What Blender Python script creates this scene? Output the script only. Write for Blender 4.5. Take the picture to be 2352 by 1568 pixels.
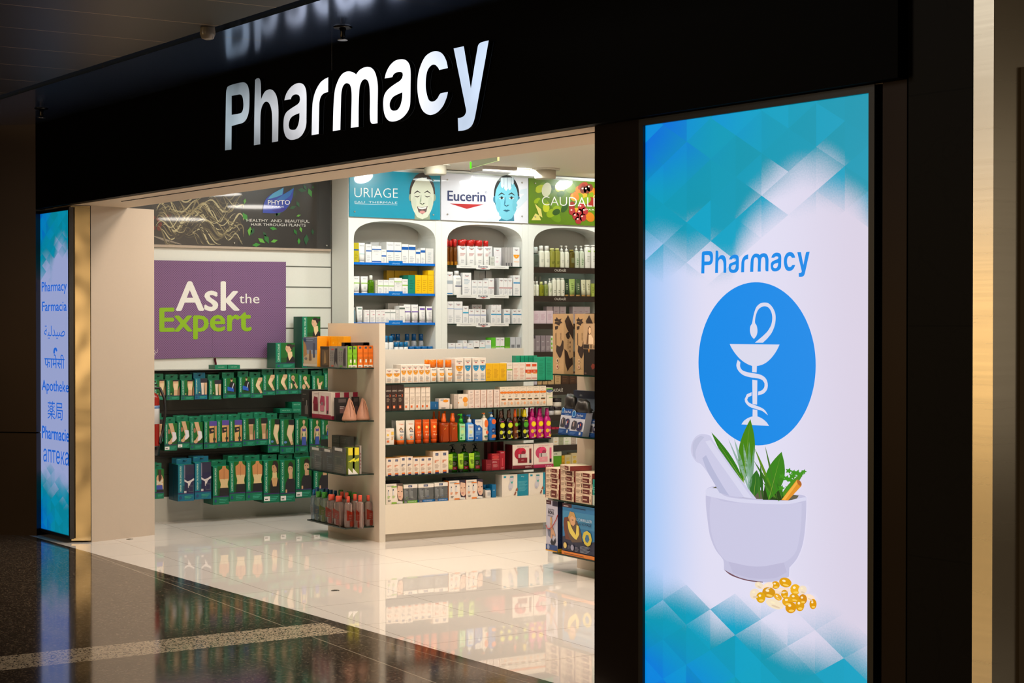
import bpy, math, random
import numpy as np
random.seed(7)
for o in list(bpy.data.objects):
    bpy.data.objects.remove(o)
SC = bpy.context.scene
COL = SC.collection
R = math.radians

# ------------------------------------------------------------------ camera
# metres; X and Y follow the grid of the shop's floor tiles, +Y into the shop, Z up.
FOC, CX, CY, HOR, EYE = 3800.0, 1176.0, 784.0, 745.0, 1.6        # pixels of the 2352x1568 frame
TH = math.atan(2376 / FOC)
PITCH = -math.atan((CY - HOR) / FOC)
cam_d = bpy.data.cameras.new('camera')
cam = bpy.data.objects.new('camera', cam_d)
COL.objects.link(cam)
cam.location = (0, 0, EYE)
cam.rotation_euler = (math.pi / 2 + PITCH, 0, math.pi / 2 - TH)
cam_d.sensor_width = 36.0
cam_d.lens = FOC / 2352 * 36
cam_d.clip_start = 0.1
cam_d.clip_end = 100
SC.camera = cam

# ------------------------------------------------------------------ view, world
SC.view_settings.view_transform = 'Standard'
SC.view_settings.look = 'None'
SC.view_settings.gamma = 1
SC.view_settings.exposure = 0.0
SC.view_settings.use_curve_mapping = False
w = bpy.data.worlds.new('world')
SC.world = w
w.use_nodes = True
w.node_tree.nodes['Background'].inputs[0].default_value = (1.0, 0.72, 0.45, 1)
w.node_tree.nodes['Background'].inputs[1].default_value = 0.012
SC.cycles.max_bounces = 7
SC.cycles.diffuse_bounces = 3
SC.cycles.glossy_bounces = 4
SC.cycles.transparent_max_bounces = 12
SC.cycles.sample_clamp_indirect = 4.0
SC.cycles.caustics_reflective = False
SC.cycles.caustics_refractive = False

# measuring: where a pixel of the photograph meets a plane of the place
_c, _s, _cp, _sp = math.cos(TH), math.sin(TH), math.cos(PITCH), math.sin(PITCH)
FW = np.array([-_c * _cp, _s * _cp, _sp])
RT = np.array([_s, _c, 0.0])
UP = np.array([_c * _sp, -_s * _sp, _cp])
CAM = np.array([0, 0, EYE])
FD = np.array([-_c, _s, 0]) + RT * (-2834 / FOC)
FD /= np.linalg.norm(FD)                       # along the shop front, away from the camera
FN = np.array([-FD[1], FD[0], 0.0])
FN = FN if FN[1] > 0 else -FN                  # into the shop, square to its front


def ray(x, y):
    return FW + RT * (x - CX) / FOC - UP * (y - CY) / FOC


def on_plane(x, y, p, n):
    r = ray(x, y)
    return CAM + r * np.dot(p - CAM, n) / np.dot(r, n)


def onX(x, y, X): return on_plane(x, y, np.array([X, 0, 0.]), np.array([1., 0, 0]))
def onY(x, y, Y): return on_plane(x, y, np.array([0, Y, 0.]), np.array([0, 1., 0]))
def onZ(x, y, Z): return on_plane(x, y, np.array([0, 0, Z]), np.array([0, 0, 1.]))
def onF(x, y, d): return on_plane(x, y, FN * d, FN)


def fac(a, d, z=0.0):
    """a point of the shop front: a along it, d behind the camera line, z up"""
    p = FD * a + FN * d
    return (p[0], p[1], z)


# ------------------------------------------------------------------ lamps
def area(name, loc, size, power, col, rot=(0, 0, 0), size_y=None, spread=None):
    l = bpy.data.lights.new(name, 'AREA')
    l.energy, l.color, l.size = power, col, size
    if size_y:
        l.shape, l.size_y = 'RECTANGLE', size_y
    else:
        l.shape = 'DISK'
    if spread:
        l.spread = spread
    o = bpy.data.objects.new(name, l)
    COL.objects.link(o)
    o.location, o.rotation_euler = loc, rot
    return o


WARM, SOFT, COOL = (1.0, 0.85, 0.70), (1.0, 0.93, 0.84), (0.93, 1.0, 0.97)
CEIL = 2.95                                    # ceiling inside the shop
for px, py in [(835, 407), (1077, 413), (1295, 423)]:     # where the header boards mirror the wall washers
    p_ = onX(px, py, -12.53)
    d_ = p_ - CAM
    d_[0] *= -1
    p_ = p_ + d_ * ((CEIL - 0.03 - p_[2]) / d_[2])
    area('wall_washer_lamp', p_, 0.17, 4.8, COOL, (0, R(36), 0))
for x, y, e_ in [(-11.6, 6.0, 14), (-11.7, 5.1, 9), (-11.9, 7.4, 5)]:
    area('aisle_lamp', (x, y, CEIL - 0.03), 0.4, e_, COOL)
for x, y in [(-9.9, 6.3), (-8.4, 7.4), (-7.0, 6.2), (-5.9, 7.5)]:
    area('shop_lamp', (x, y, CEIL - 0.03), 0.6, 18, SOFT)
for a, e_ in ((10.5, 17), (9.2, 28), (7.7, 28), (6.3, 28)):
    p = fac(a, 5.45, CEIL - 0.03)
    area('entrance_lamp', p, 0.3, e_, WARM)
# the concourse: lit shop windows across the hall
area('hall_window_lamp', (-9.5, -4.6, 1.45), 2.4, 52, (1.0, 0.64, 0.26), (R(90), 0, 0), 1.9)
area('hall_wall_lamp', (-9.5, -4.6, 4.4), 2.4, 62, (1.0, 0.95, 0.86), (R(90), 0, 0), 3.6)
area('hall_window_lamp', (-2.2, -6.4, 1.5), 2.0, 27, (1.0, 0.72, 0.40), (R(90), 0, R(30)), 2.4)
area('next_shop_lamp', (0.8, 9.2, 1.9), 2.6, 7, (1.0, 0.84, 0.62), (R(90), 0, R(138)), 2.4)

# ------------------------------------------------------------------ materials
def lin(c):
    return tuple(((v / 255) / 12.92 if v / 255 <= 0.04045 else ((v / 255 + 0.055) / 1.055) ** 2.4) for v in c[:3])


MAT = {}


class Nd:
    """a socket one can calculate with"""
    def __init__(s, nt, v): s.nt, s.v = nt, v

    def _m(s, op, a, b=None, c=None):
        n = s.nt.nodes.new('ShaderNodeMath')
        n.operation = op
        for i, x in enumerate((a, b, c)):
            if x is None:
                continue
            if isinstance(x, Nd):
                s.nt.links.new(x.v, n.inputs[i])
            else:
                n.inputs[i].default_value = x
        return Nd(s.nt, n.outputs[0])

    def __add__(s, o): return s._m('ADD', s, o)
    def __radd__(s, o): return s._m('ADD', o, s)
    def __sub__(s, o): return s._m('SUBTRACT', s, o)
    def __rsub__(s, o): return s._m('SUBTRACT', o, s)
    def __mul__(s, o): return s._m('MULTIPLY', s, o)
    def __rmul__(s, o): return s._m('MULTIPLY', o, s)
    def __truediv__(s, o): return s._m('DIVIDE', s, o)
    def floor(s): return s._m('FLOOR', s)
    def fract(s): return s._m('FRACT', s)
    def abs(s): return s._m('ABSOLUTE', s)
    def lt(s, o): return s._m('LESS_THAN', s, o)
    def gt(s, o): return s._m('GREATER_THAN', s, o)
    def max(s, o): return s._m('MAXIMUM', s, o)
    def min(s, o): return s._m('MINIMUM', s, o)

    def step(s, a, b):
        n = s.nt.nodes.new('ShaderNodeMapRange')
        n.interpolation_type = 'SMOOTHSTEP'
        s.nt.links.new(s.v, n.inputs[0])
        n.inputs[1].default_value, n.inputs[2].default_value = a, b
        return Nd(s.nt, n.outputs[0])


def mat(name, col=(200, 200, 200), rough=0.5, metal=0.0, spec=0.5, **kw):
    m = bpy.data.materials.new(name)
    m.use_nodes = True
    b = m.node_tree.nodes['Principled BSDF']
    b.inputs['Base Color'].default_value = (*lin(col), 1)
    b.inputs['Roughness'].default_value = rough
    b.inputs['Metallic'].default_value = metal
    b.inputs['Specular IOR Level'].default_value = spec
    for k, v in kw.items():
        b.inputs[k.replace('_', ' ')].default_value = v
    MAT[name] = m
    return m, m.node_tree, b


def attr_mat(name, rough, spec=0.5, noise=0.04, **kw):
    m, nt, b = mat(name, rough=rough, spec=spec, **kw)
    a = nt.nodes.new('ShaderNodeAttribute')
    a.attribute_name = 'Col'
    tc = nt.nodes.new('ShaderNodeTexCoord')
    n = nt.nodes.new('ShaderNodeTexNoise')
    n.inputs['Scale'].default_value = 60
    nt.links.new(tc.outputs['Object'], n.inputs['Vector'])
    mr = nt.nodes.new('ShaderNodeMapRange')
    mr.inputs[3].default_value = 1 - noise
    mr.inputs[4].default_value = 1 + noise
    nt.links.new(n.outputs[0], mr.inputs[0])
    mx = nt.nodes.new('ShaderNodeVectorMath')
    mx.operation = 'SCALE'
    nt.links.new(a.outputs['Color'], mx.inputs[0])
    nt.links.new(mr.outputs[0], mx.inputs['Scale'])
    nt.links.new(mx.outputs[0], b.inputs['Base Color'])
    return m


attr_mat('print', 0.42)
attr_mat('plastic', 0.22)
attr_mat('paint', 0.5, 0.3, 0.02)
attr_mat('acrylic', 0.3, 0.4, 0.0, Coat_Weight=1.0, Coat_Roughness=0.03)
attr_mat('satin', 0.38, 0.6, 0.12)
attr_mat('metal', 0.3, 0.5, 0.06, metal=1.0)


def obj_xyz(nt):
    tc = nt.nodes.new('ShaderNodeTexCoord')
    sp = nt.nodes.new('ShaderNodeSeparateXYZ')
    nt.links.new(tc.outputs['Object'], sp.inputs[0])
    return tc, [Nd(nt, sp.outputs[i]) for i in range(3)]


def mixc(nt, f, a, b):
    n = nt.nodes.new('ShaderNodeMix')
    n.data_type = 'RGBA'
    for s, x in ((n.inputs[0], f), (n.inputs[6], a), (n.inputs[7], b)):
        if isinstance(x, Nd):
            nt.links.new(x.v, s)
        elif isinstance(x, tuple):
            s.default_value = (*lin(x), 1)
        else:
            s.default_value = x
    return Nd(nt, n.outputs[2])


def noise(nt, tc, scale, detail=2, out='Object'):
    n = nt.nodes.new('ShaderNodeTexNoise')
    n.inputs['Scale'].default_value = scale
    n.inputs['Detail'].default_value = detail
    nt.links.new(tc.outputs[out], n.inputs['Vector'])
    return Nd(nt, n.outputs[0])


# glass and clear packaging: thin walls, so light passes straight on
def thin(name, tint, refl, rough, attr=False):
    m = bpy.data.materials.new(name)
    m.use_nodes = True
    nt = m.node_tree
    nt.nodes.clear()
    out = nt.nodes.new('ShaderNodeOutputMaterial')
    tr, gl, mx = (nt.nodes.new('ShaderNodeBsdf' + q) for q in ('Transparent', 'Glossy', 'Diffuse'))
    gl.inputs['Roughness'].default_value = rough
    fr = nt.nodes.new('ShaderNodeFresnel')
    fr.inputs[0].default_value = 1.45
    tr.inputs[0].default_value = (*lin(tint), 1)
    m1, m2 = nt.nodes.new('ShaderNodeMixShader'), nt.nodes.new('ShaderNodeMixShader')
    if attr:
        a = nt.nodes.new('ShaderNodeAttribute')
        a.attribute_name = 'Col'
        nt.links.new(a.outputs['Color'], tr.inputs[0])
        nt.links.new(a.outputs['Color'], mx.inputs[0])
    m1.inputs[0].default_value = refl
    nt.links.new(tr.outputs[0], m1.inputs[1])
    nt.links.new(mx.outputs[0], m1.inputs[2])
    nt.links.new(fr.outputs[0], m2.inputs[0])
    nt.links.new(m1.outputs[0], m2.inputs[1])
    nt.links.new(gl.outputs[0], m2.inputs[2])
    nt.links.new(m2.outputs[0], out.inputs[0])
    MAT[name] = m


thin('glass', (214, 236, 228), 0.0, 0.02)
thin('clear', (230, 235, 235), 0.15, 0.08, True)
thin('liquid', (230, 235, 235), 0.45, 0.08, True)
m, nt, b = mat('glass_edge', (6, 38, 30), 0.15)

# polished white floor tiles 0.65 m, laid square to the shop
m, nt, b = mat('floor_tile', rough=0.018, spec=0.62)
tc, (x, y, z) = obj_xyz(nt)
jx = ((((x + 9.83) / 0.65).fract() - 0.5).abs()).gt(0.4972)
jy = ((((y - 4.66) / 0.65).fract() - 0.5).abs()).gt(0.4972)
c = mixc(nt, noise(nt, tc, 3, 4) * 0.5, (240, 233, 227), (232, 225, 217))
c = mixc(nt, jx.max(jy) * 0.75, c, (120, 105, 88))
nt.links.new(c.v, b.inputs['Base Color'])

# dark polished terrazzo with brass dividers and a pale band
m, nt, b = mat('terrazzo', rough=0.085, spec=0.45)
tc, (x, y, z) = obj_xyz(nt)
vo = nt.nodes.new('ShaderNodeTexVoronoi')
vo.inputs['Scale'].default_value = 130
nt.links.new(tc.outputs['Object'], vo.inputs['Vector'])
sepc = nt.nodes.new('ShaderNodeSeparateColor')
nt.links.new(vo.outputs['Color'], sepc.inputs[0])
chip = Nd(nt, sepc.outputs[0])
dark = mixc(nt, chip.gt(0.86), (62, 53, 45), (120, 104, 86))
dark = mixc(nt, chip.lt(0.25), dark, (40, 34, 29))
pale = mixc(nt, chip.gt(0.70), (196, 178, 152), (70, 62, 56))
band = x.gt(-8.06) * x.lt(-7.73) * y.lt(3.84)
c = mixc(nt, band, dark, pale)
dist = x * float(FN[0]) + y * float(FN[1])
line = (((y - 3.62).abs()).lt(0.004)).max(((dist - 4.47).abs()).lt(0.002)) * (1 - band)
line = line.max(((x + 5.4).abs()).lt(0.004))
c = mixc(nt, line, c, (150, 138, 120))
nt.links.new(c.v, b.inputs['Base Color'])

# metal ceiling panels of the concourse
def ceiling_mat(name, x0, pitch, rough, perf):
    m, nt, b = mat(name, rough=rough, metal=0.45 if perf else 0.82)
    tc, (x, y, z) = obj_xyz(nt)
    j = ((((x - x0) / pitch).fract() - 0.5).abs()).gt(0.494 if perf else 0.4975)
    base = mixc(nt, noise(nt, tc, 2, 3) * 0.6, *(((68, 60, 53), (54, 48, 42)) if perf else ((128, 156, 206), (108, 132, 178))))
    if perf:
        h = ((x * 160).fract() - 0.5) * ((x * 160).fract() - 0.5) + ((y * 160).fract() - 0.5) * ((y * 160).fract() - 0.5)
        base = mixc(nt, h.lt(0.07), base, (15, 14, 13))
    c = mixc(nt, j, base, (190, 160, 125))
    nt.links.new(c.v, b.inputs['Base Color'])


ceiling_mat('ceiling_perforated', -9.73, 0.605, 0.42, True)
ceiling_mat('ceiling_smooth', -9.57, 1.365, 0.14, False)

# dark veined stone
m, nt, b = mat('stone', rough=0.5, spec=0.15)
tc, (x, y, z) = obj_xyz(nt)
n1 = noise(nt, tc, 5, 8)
vein = ((n1 - 0.5).abs()).lt(0.012)
c = mixc(nt, vein * 0.5, (24, 20, 17), (14, 11, 9))
jz = ((((z - 0.78) / 0.815).fract() - 0.5).abs()).gt(0.496)
c = mixc(nt, jz, c, (4, 3, 3))
nt.links.new(c.v, b.inputs['Base Color'])

# brushed steel
m, nt, b = mat('steel', (205, 196, 180), 0.27, 1.0)
tc, (x, y, z) = obj_xyz(nt)
mp = nt.nodes.new('ShaderNodeMapping')
mp.inputs['Scale'].default_value = (2, 2, 90)
nt.links.new(tc.outputs['Object'], mp.inputs[0])
nn = nt.nodes.new('ShaderNodeTexNoise')
nn.inputs['Scale'].default_value = 1.0
nt.links.new(mp.outputs[0], nn.inputs['Vector'])
nt.links.new((Nd(nt, nn.outputs[0]) * 0.05 + 0.24).v, b.inputs['Roughness'])
# the same steel, rolled a little wavy
m, nt, b = mat('steel_wavy', (222, 200, 160), 0.16, 1.0)
tc, (x, y, z) = obj_xyz(nt)
bp = nt.nodes.new('ShaderNodeBump')
bp.inputs['Strength'].default_value = 0.25
bp.inputs['Distance'].default_value = 0.03
nt.links.new(noise(nt, tc, 3.0, 1).v, bp.inputs['Height'])
nt.links.new(bp.outputs[0], b.inputs['Normal'])

# bronze-brown cladding
m, nt, b = mat('bronze', (58, 44, 36), 0.36, 0.6, 0.25)
tc, (x, y, z) = obj_xyz(nt)
nt.links.new(mixc(nt, noise(nt, tc, 1.3, 2), (44, 33, 26), (31, 22, 18)).v, b.inputs['Base Color'])
mat('fascia_black', (3, 3, 3), 0.6, spec=0.1)
mat('black', (9, 8, 8), 0.5)
mat('rubber', (16, 15, 15), 0.45)

# halftone purple poster
m, nt, b = mat('halftone', rough=0.5, spec=0.3)
tc, (x, y, z) = obj_xyz(nt)
u, v = (y + z) * 52, (y - z) * 52
h = (u.fract() - 0.5) * (u.fract() - 0.5) + (v.fract() - 0.5) * (v.fract() - 0.5)
nt.links.new(mixc(nt, h.lt(0.13), (134, 100, 142), (100, 70, 104)).v, b.inputs['Base Color'])

# lit things
def emit_mat(name, strength):
    m = bpy.data.materials.new(name)
    m.use_nodes = True
    nt = m.node_tree
    b = nt.nodes['Principled BSDF']
    a = nt.nodes.new('ShaderNodeAttribute')
    a.attribute_name = 'Col'
    b.inputs['Base Color'].default_value = (0.02, 0.02, 0.02, 1)
    b.inputs['Roughness'].default_value = 0.35
    nt.links.new(a.outputs['Color'], b.inputs['Emission Color'])
    b.inputs['Emission Strength'].default_value = strength
    MAT[name] = m


emit_mat('lit_print', 1.0)
emit_mat('lamp', 6.0)
emit_mat('lamp_soft', 1.3)


def lit_graphic(name, W, H, top, bot, cell, dim=None):
    """backlit poster: blue and teal lozenges at top and bottom melting into white"""
    m = bpy.data.materials.new(name)
    m.use_nodes = True
    nt = m.node_tree
    b = nt.nodes['Principled BSDF']
    tc, (x, y, z) = obj_xyz(nt)
    def cells(k, ox, tri=0.0):
        a = ((x + ox) / (cell * k))
        q = (z / (cell * k * 1.16))
        f1, f2, f3 = (a * tri).floor(), (q + a * 0.5).floor(), (q - a * 0.5).floor()
        cb = nt.nodes.new('ShaderNodeCombineXYZ')
        for i, s in enumerate((f1, f2, f3)):
            nt.links.new(s.v, cb.inputs[i])
        wn = nt.nodes.new('ShaderNodeTexWhiteNoise')
        nt.links.new(cb.outputs[0], wn.inputs['Vector'])
        return Nd(nt, wn.outputs['Value'])
    r1, r2 = cells(1.0, 0.03), cells(1.0, 0.03, 1.0)
    big = noise(nt, tc, 3.2 / cell * 0.14, 1)
    fine = noise(nt, tc, 160, 1)
    u = x / W
    # how far the colour reaches from each edge
    bump = (1 - ((u - 0.72) / 0.3) * ((u - 0.72) / 0.3)).max(0)
    reach_t = top * (1.12 - 0.52 * bump) + (r1 - 0.5) * top * 0.36 + (r2 - 0.5) * top * 0.09 + (big - 0.5) * top * 0.35 + (fine - 0.5) * 0.05
    reach_b = bot * (1.08 - 0.25 * u) + (r1 - 0.5) * bot * 0.30 + (r2 - 0.5) * bot * 0.08 + (big - 0.5) * bot * 0.4 + (fine - 0.5) * 0.05
    mt = (reach_t - (H - z)).step(-0.13, 0.08)
    mb = (reach_b - z).step(-0.13, 0.08)
    mk = mt.max(mb)
    far = ((z / H - 0.5).abs() * 2.0).step(0.66, 1.0)
    blue = ((1 - u * 1.9) * far + (r1 - 0.5) * 0.5 * far - (1 - mk) * 0.4).step(0.0, 0.95)
    col = mixc(nt, blue, (0, 150, 176), (0, 104, 226))
    col = mixc(nt, (r2 * 0.5 + r1 * 0.5).step(0.15, 0.95) * 0.55, col, (0, 172, 214))
    white = mixc(nt, u.step(-0.05, 0.34), (164, 200, 248), (225, 222, 243))
    white = mixc(nt, u.step(0.55, 1.0), white, (216, 208, 228))
    if dim:
        white = mixc(nt, 0.0, dim, dim)
    c = mixc(nt, mk, white, col)
    b.inputs['Base Color'].default_value = (0.02, 0.02, 0.02, 1)
    b.inputs['Roughness'].default_value = 0.3
    nt.links.new(c.v, b.inputs['Emission Color'])
    b.inputs['Emission Strength'].default_value = 0.68 if dim else 1.0
    MAT[name] = m


# lit letters: acrylic faces with uneven lamps inside
m = bpy.data.materials.new('lit_letter')
m.use_nodes = True
nt = m.node_tree
b = nt.nodes['Principled BSDF']
tc, (x, y, z) = obj_xyz(nt)
n1 = noise(nt, tc, 4.0, 2)
lvl = x.step(0.85, 1.5) * (1.15 - x.step(2.1, 2.8) * 0.35)
band = (1 - ((z - 0.16) / 0.30).abs()).step(0.0, 1.0)
st = 0.16 + 0.80 * lvl + (band * 0.40) * (1 - lvl * 0.6) + (n1 - 0.5) * 0.5
c = mixc(nt, x.step(0.2, 1.1), (205, 226, 238), (250, 250, 255))
c = mixc(nt, x.step(2.25, 2.75) * 0.8, c, (200, 222, 250))
nt.links.new(c.v, b.inputs['Emission Color'])
nt.links.new(st.v, b.inputs['Emission Strength'])
b.inputs['Base Color'].default_value = (0.05, 0.05, 0.05, 1)
MAT['lit_letter'] = m


# ------------------------------------------------------------------ mesh building
TXT = {}


def text_geo(s, bold=0.0):
    """flat letters: points with cap height 1, from x = 0"""
    k = (s, bold)
    if k in TXT:
        return TXT[k]
    cu = bpy.data.curves.new('t', 'FONT')
    cu.body = s
    cu.resolution_u = 3
    cu.offset = min(bold, 0.0)
    o = bpy.data.objects.new('t', cu)
    COL.objects.link(o)
    me = o.to_mesh()
    v = np.array([(p.co.x, p.co.y) for p in me.vertices]) if len(me.vertices) else np.zeros((1, 2))
    f = [tuple(p.vertices) for p in me.polygons]
    o.to_mesh_clear()
    bpy.data.objects.remove(o)
    bpy.data.curves.remove(cu)
    v[:, 0] -= v[:, 0].min()
    v /= 0.729
    n, b_ = len(v), max(bold, 0.0) * 1.4
    sh = [(2 * b_, 0), (0, 0), (b_, b_ * .6), (b_, -b_ * .6), (b_, 0)] if b_ and f else [(0, 0)]
    f = [tuple(i + n * k_ for i in q) for k_ in range(len(sh)) for q in f]
    v = np.concatenate([np.c_[v + np.array(d_), np.full(n, k_ * 0.0001)] for k_, d_ in enumerate(sh)])
    TXT[k] = (v, f, float(v[:, 0].max()) or 1.0)
    return TXT[k]


class MB:
    def __init__(s):
        s.v, s.f, s.c, s.m, s.sm = [], [], [], [], []

    def face(s, idx, col, mi=0, smooth=False):
        s.f.append(tuple(idx)); s.c.append(col); s.m.append(mi); s.sm.append(smooth)

    def poly(s, pts, col, mi=0):
        b = len(s.v)
        s.v += [tuple(map(float, p)) for p in pts]
        s.face(range(b, b + len(pts)), col, mi)

    def box(s, x0, y0, z0, x1, y1, z1, col, front=None, left=None, top=None, right=None, mi=0):
        b = len(s.v)
        s.v += [(x, y, z) for z in (z0, z1) for y in (y0, y1) for x in (x0, x1)]
        for q, c in (((0, 1, 5, 4), front), ((1, 3, 7, 5), right), ((3, 2, 6, 7), None), ((2, 0, 4, 6), left),
                     ((4, 5, 7, 6), top), ((2, 3, 1, 0), None)):
            s.face([b + i for i in q], c or col, mi)
        return s

    def prism(s, pts, h0, h1, col, top=None, axis='z', mi=0):
        """extrude an outline; axis z: pts (x,y); axis y: pts (x,z) from y=h0 to h1"""
        n, b = len(pts), len(s.v)
        for h in (h0, h1):
            s.v += [((p[0], p[1], h) if axis == 'z' else (p[0], h, p[1])) for p in pts]
        s.face(list(range(b, b + n))[::-1], col, mi)
        s.face(range(b + n, b + 2 * n), top or col, mi)
        for i in range(n):
            j = (i + 1) % n
            s.face((b + i, b + j, b + n + j, b + n + i), col, mi)
        return s

    def loft(s, rings, n=20, p=2.0, col=(200, 200, 200), cx=0.0, cy=0.0, cap=True, mi=0):
        """rings (z, rx, ry[, colour of the band above])"""
        b0 = len(s.v)
        for r in rings:
            for k in range(n):
                t = 2 * math.pi * k / n
                c, q = math.cos(t), math.sin(t)
                s.v.append((cx + r[1] * math.copysign(abs(c) ** (2 / p), c), cy + r[2] * math.copysign(abs(q) ** (2 / p), q), r[0]))
        for i in range(len(rings) - 1):
            cc = rings[i][3] if len(rings[i]) > 3 else col
            for k in range(n):
                j = (k + 1) % n
                s.face((b0 + i * n + k, b0 + i * n + j, b0 + (i + 1) * n + j, b0 + (i + 1) * n + k), cc, mi, True)
        if cap:
            s.face(list(range(b0, b0 + n))[::-1], rings[0][3] if len(rings[0]) > 3 else col, mi)
            e = b0 + (len(rings) - 1) * n
            s.face(range(e, e + n), rings[-1][3] if len(rings[-1]) > 3 else col, mi)
        return s

    def tube(s, pts, r, col, n=8, mi=0):
        pts = [np.array(p, float) for p in pts]
        b0 = len(s.v)
        prev = None
        for i, p in enumerate(pts):
            d = pts[min(i + 1, len(pts) - 1)] - pts[max(i - 1, 0)]
            d /= np.linalg.norm(d)
            a = prev if prev is not None else (np.array([0, 0, 1.]) if abs(d[2]) < 0.9 else np.array([1., 0, 0]))
            u = np.cross(d, a); u /= np.linalg.norm(u)
            v = np.cross(d, u)
            prev = np.cross(u, d)
            rr = r[i] if isinstance(r, (list, tuple)) else r
            for k in range(n):
                t = 2 * math.pi * k / n
                s.v.append(tuple(p + u * rr * math.cos(t) + v * rr * math.sin(t)))
        for i in range(len(pts) - 1):
            for k in range(n):
                j = (k + 1) % n
                s.face((b0 + i * n + k, b0 + i * n + j, b0 + (i + 1) * n + j, b0 + (i + 1) * n + k), col, mi, True)
        s.face(list(range(b0, b0 + n)), col, mi)
        e = b0 + (len(pts) - 1) * n
        s.face(range(e, e + n), col, mi)
        return s

    # ---- printing on a face: fr maps (u, v, layer) to a point
    def decals(s, fr, W, H, items, mi=0, step=0.00035):
        for k, it in enumerate(items):
            e = (k + 1) * step
            t = it[0]
            if t == 'r':
                _, a, b, c, d, col = it
                s.poly([fr(a * W, b * H, e), fr(c * W, b * H, e), fr(c * W, d * H, e), fr(a * W, d * H, e)], col, mi)
            elif t == 'e':
                _, a, b, rx, rz, col = it
                s.poly([fr((a + rx * math.cos(q * math.pi / 12)) * W, (b + rz * math.sin(q * math.pi / 12)) * H, e) for q in range(24)], col, mi)
            elif t == 'o':       # a true circle, radius a share of the width
                _, a, b, rx, col = it
                s.poly([fr(a * W + rx * W * math.cos(q * math.pi / 14), b * H + rx * W * math.sin(q * math.pi / 14), e) for q in range(28)], col, mi)
            elif t == 'p':
                s.poly([fr(q[0] * W, q[1] * H, e) for q in it[1]], it[2], mi)
            elif t == 'k':       # a smooth outline
                s.poly([fr(q[0] * W, q[1] * H, e) for q in smooth(it[1])], it[2], mi)
            elif t == 'l':       # small print too fine to read
                _, a, c, b, d, n, col = it
                for i in range(n):
                    q = b + (d - b) * i / max(n, 1)
                    t_ = (d - b) / max(n, 1) * 0.45
                    cc = a + (c - a) * (0.72 + 0.28 * ((i * 7) % 3) / 2)
                    s.poly([fr(a * W, q * H, e), fr(cc * W, q * H, e), fr(cc * W, (q + t_) * H, e), fr(a * W, (q + t_) * H, e)], col, mi)
            elif t == 't':       # text centred on (cx, base) with cap height (share of H), at most wmax of W
                _, txt, cx, bz, ch, col = it[:6]
                wm = it[6] if len(it) > 6 else 0.9
                bold = it[7] if len(it) > 7 else 0.0
                v, f, tw = text_geo(txt, bold)
                sy = ch * H
                sx = min(sy, wm * W / tw)
                s.text(fr, v, f, cx * W - tw * sx / 2, bz * H, sx, sy, e, col, mi)
            elif t == 'T':       # text filling x0..x1 exactly
                _, txt, x0, x1, bz, ch, col = it[:7]
                v, f, tw = text_geo(txt, it[7] if len(it) > 7 else 0.0)
                s.text(fr, v, f, x0 * W, bz * H, (x1 - x0) * W / tw, ch * H, e, col, mi)
            elif t == 'v':       # text running up: x = right edge of letters' feet, z0..z1
                _, txt, x, z0, z1, ch, col = it[:7]
                v, f, tw = text_geo(txt, it[7] if len(it) > 7 else 0.0)
                sx, sy = (z1 - z0) * H / tw, ch * W
                b0 = len(s.v)
                s.v += [tuple(fr(x * W - p[1] * sy, z0 * H + p[0] * sx, e + p[2])) for p in v]
                for q in f:
                    s.face([b0 + i for i in q], col, mi)

    def text(s, fr, v, f, u0, v0, sx, sy, e, col, mi=0):
        b0 = len(s.v)
        s.v += [tuple(map(float, fr(u0 + p[0] * sx, v0 + p[1] * sy, e + p[2]))) for p in v]
        for q in f:
            s.face([b0 + i for i in q], col, mi)

    def build(s, name, mats, parent=None, loc=None, rz=0.0):
        me = bpy.data.meshes.new(name)
        me.from_pydata(s.v, [], s.f)
        if isinstance(mats, str):
            mats = [mats]
        for q in mats:
            me.materials.append(MAT[q])
        at = me.color_attributes.new('Col', 'FLOAT_COLOR', 'CORNER')
        buf = []
        for f, c in zip(s.f, s.c):
            buf += [*lin(c), 1.0] * len(f)
        at.data.foreach_set('color', buf)
        me.polygons.foreach_set('material_index', s.m)
        me.polygons.foreach_set('use_smooth', s.sm)
        me.update()
        return link(name, me, parent, loc, rz)


def link(name, me, parent=None, loc=None, rz=0.0):
    o = bpy.data.objects.new(name, me)
    COL.objects.link(o)
    if parent is not None:
        o.parent = parent
    if loc is not None:
        o.location = [float(q) for q in loc]
    o.rotation_euler[2] = rz
    return o


def smooth(pts, sub=4, ang=38):
    """round off an outline but keep its sharp corners"""
    P = [np.array(p, float) for p in pts]
    n = len(P)
    out = []
    def corner(i):
        a, b = P[i] - P[i - 1], P[(i + 1) % n] - P[i]
        return math.degrees(math.acos(max(-1, min(1, np.dot(a, b) / (np.linalg.norm(a) * np.linalg.norm(b) + 1e-12))))) > ang
    cs = [corner(i) for i in range(n)]
    for i in range(n):
        p1, p2 = P[i], P[(i + 1) % n]
        L = np.linalg.norm(p2 - p1)
        t1 = (p2 - p1) if cs[i] else (p2 - P[i - 1]) * L / (np.linalg.norm(p1 - P[i - 1]) + L)
        t2 = (p2 - p1) if cs[(i + 1) % n] else (P[(i + 2) % n] - p1) * L / (np.linalg.norm(P[(i + 2) % n] - p2) + L)
        for k in range(sub):
            t = k / sub
            out.append(tuple((2 * t ** 3 - 3 * t ** 2 + 1) * p1 + (t ** 3 - 2 * t ** 2 + t) * t1 + (-2 * t ** 3 + 3 * t ** 2) * p2 + (t ** 3 - t ** 2) * t2))
    return out


def tag(o, label=None, cat=None, group=None, kind=None):
    if label: o['label'] = label
    if cat: o['category'] = cat
    if group: o['group'] = group
    if kind: o['kind'] = kind
    return o


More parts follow.
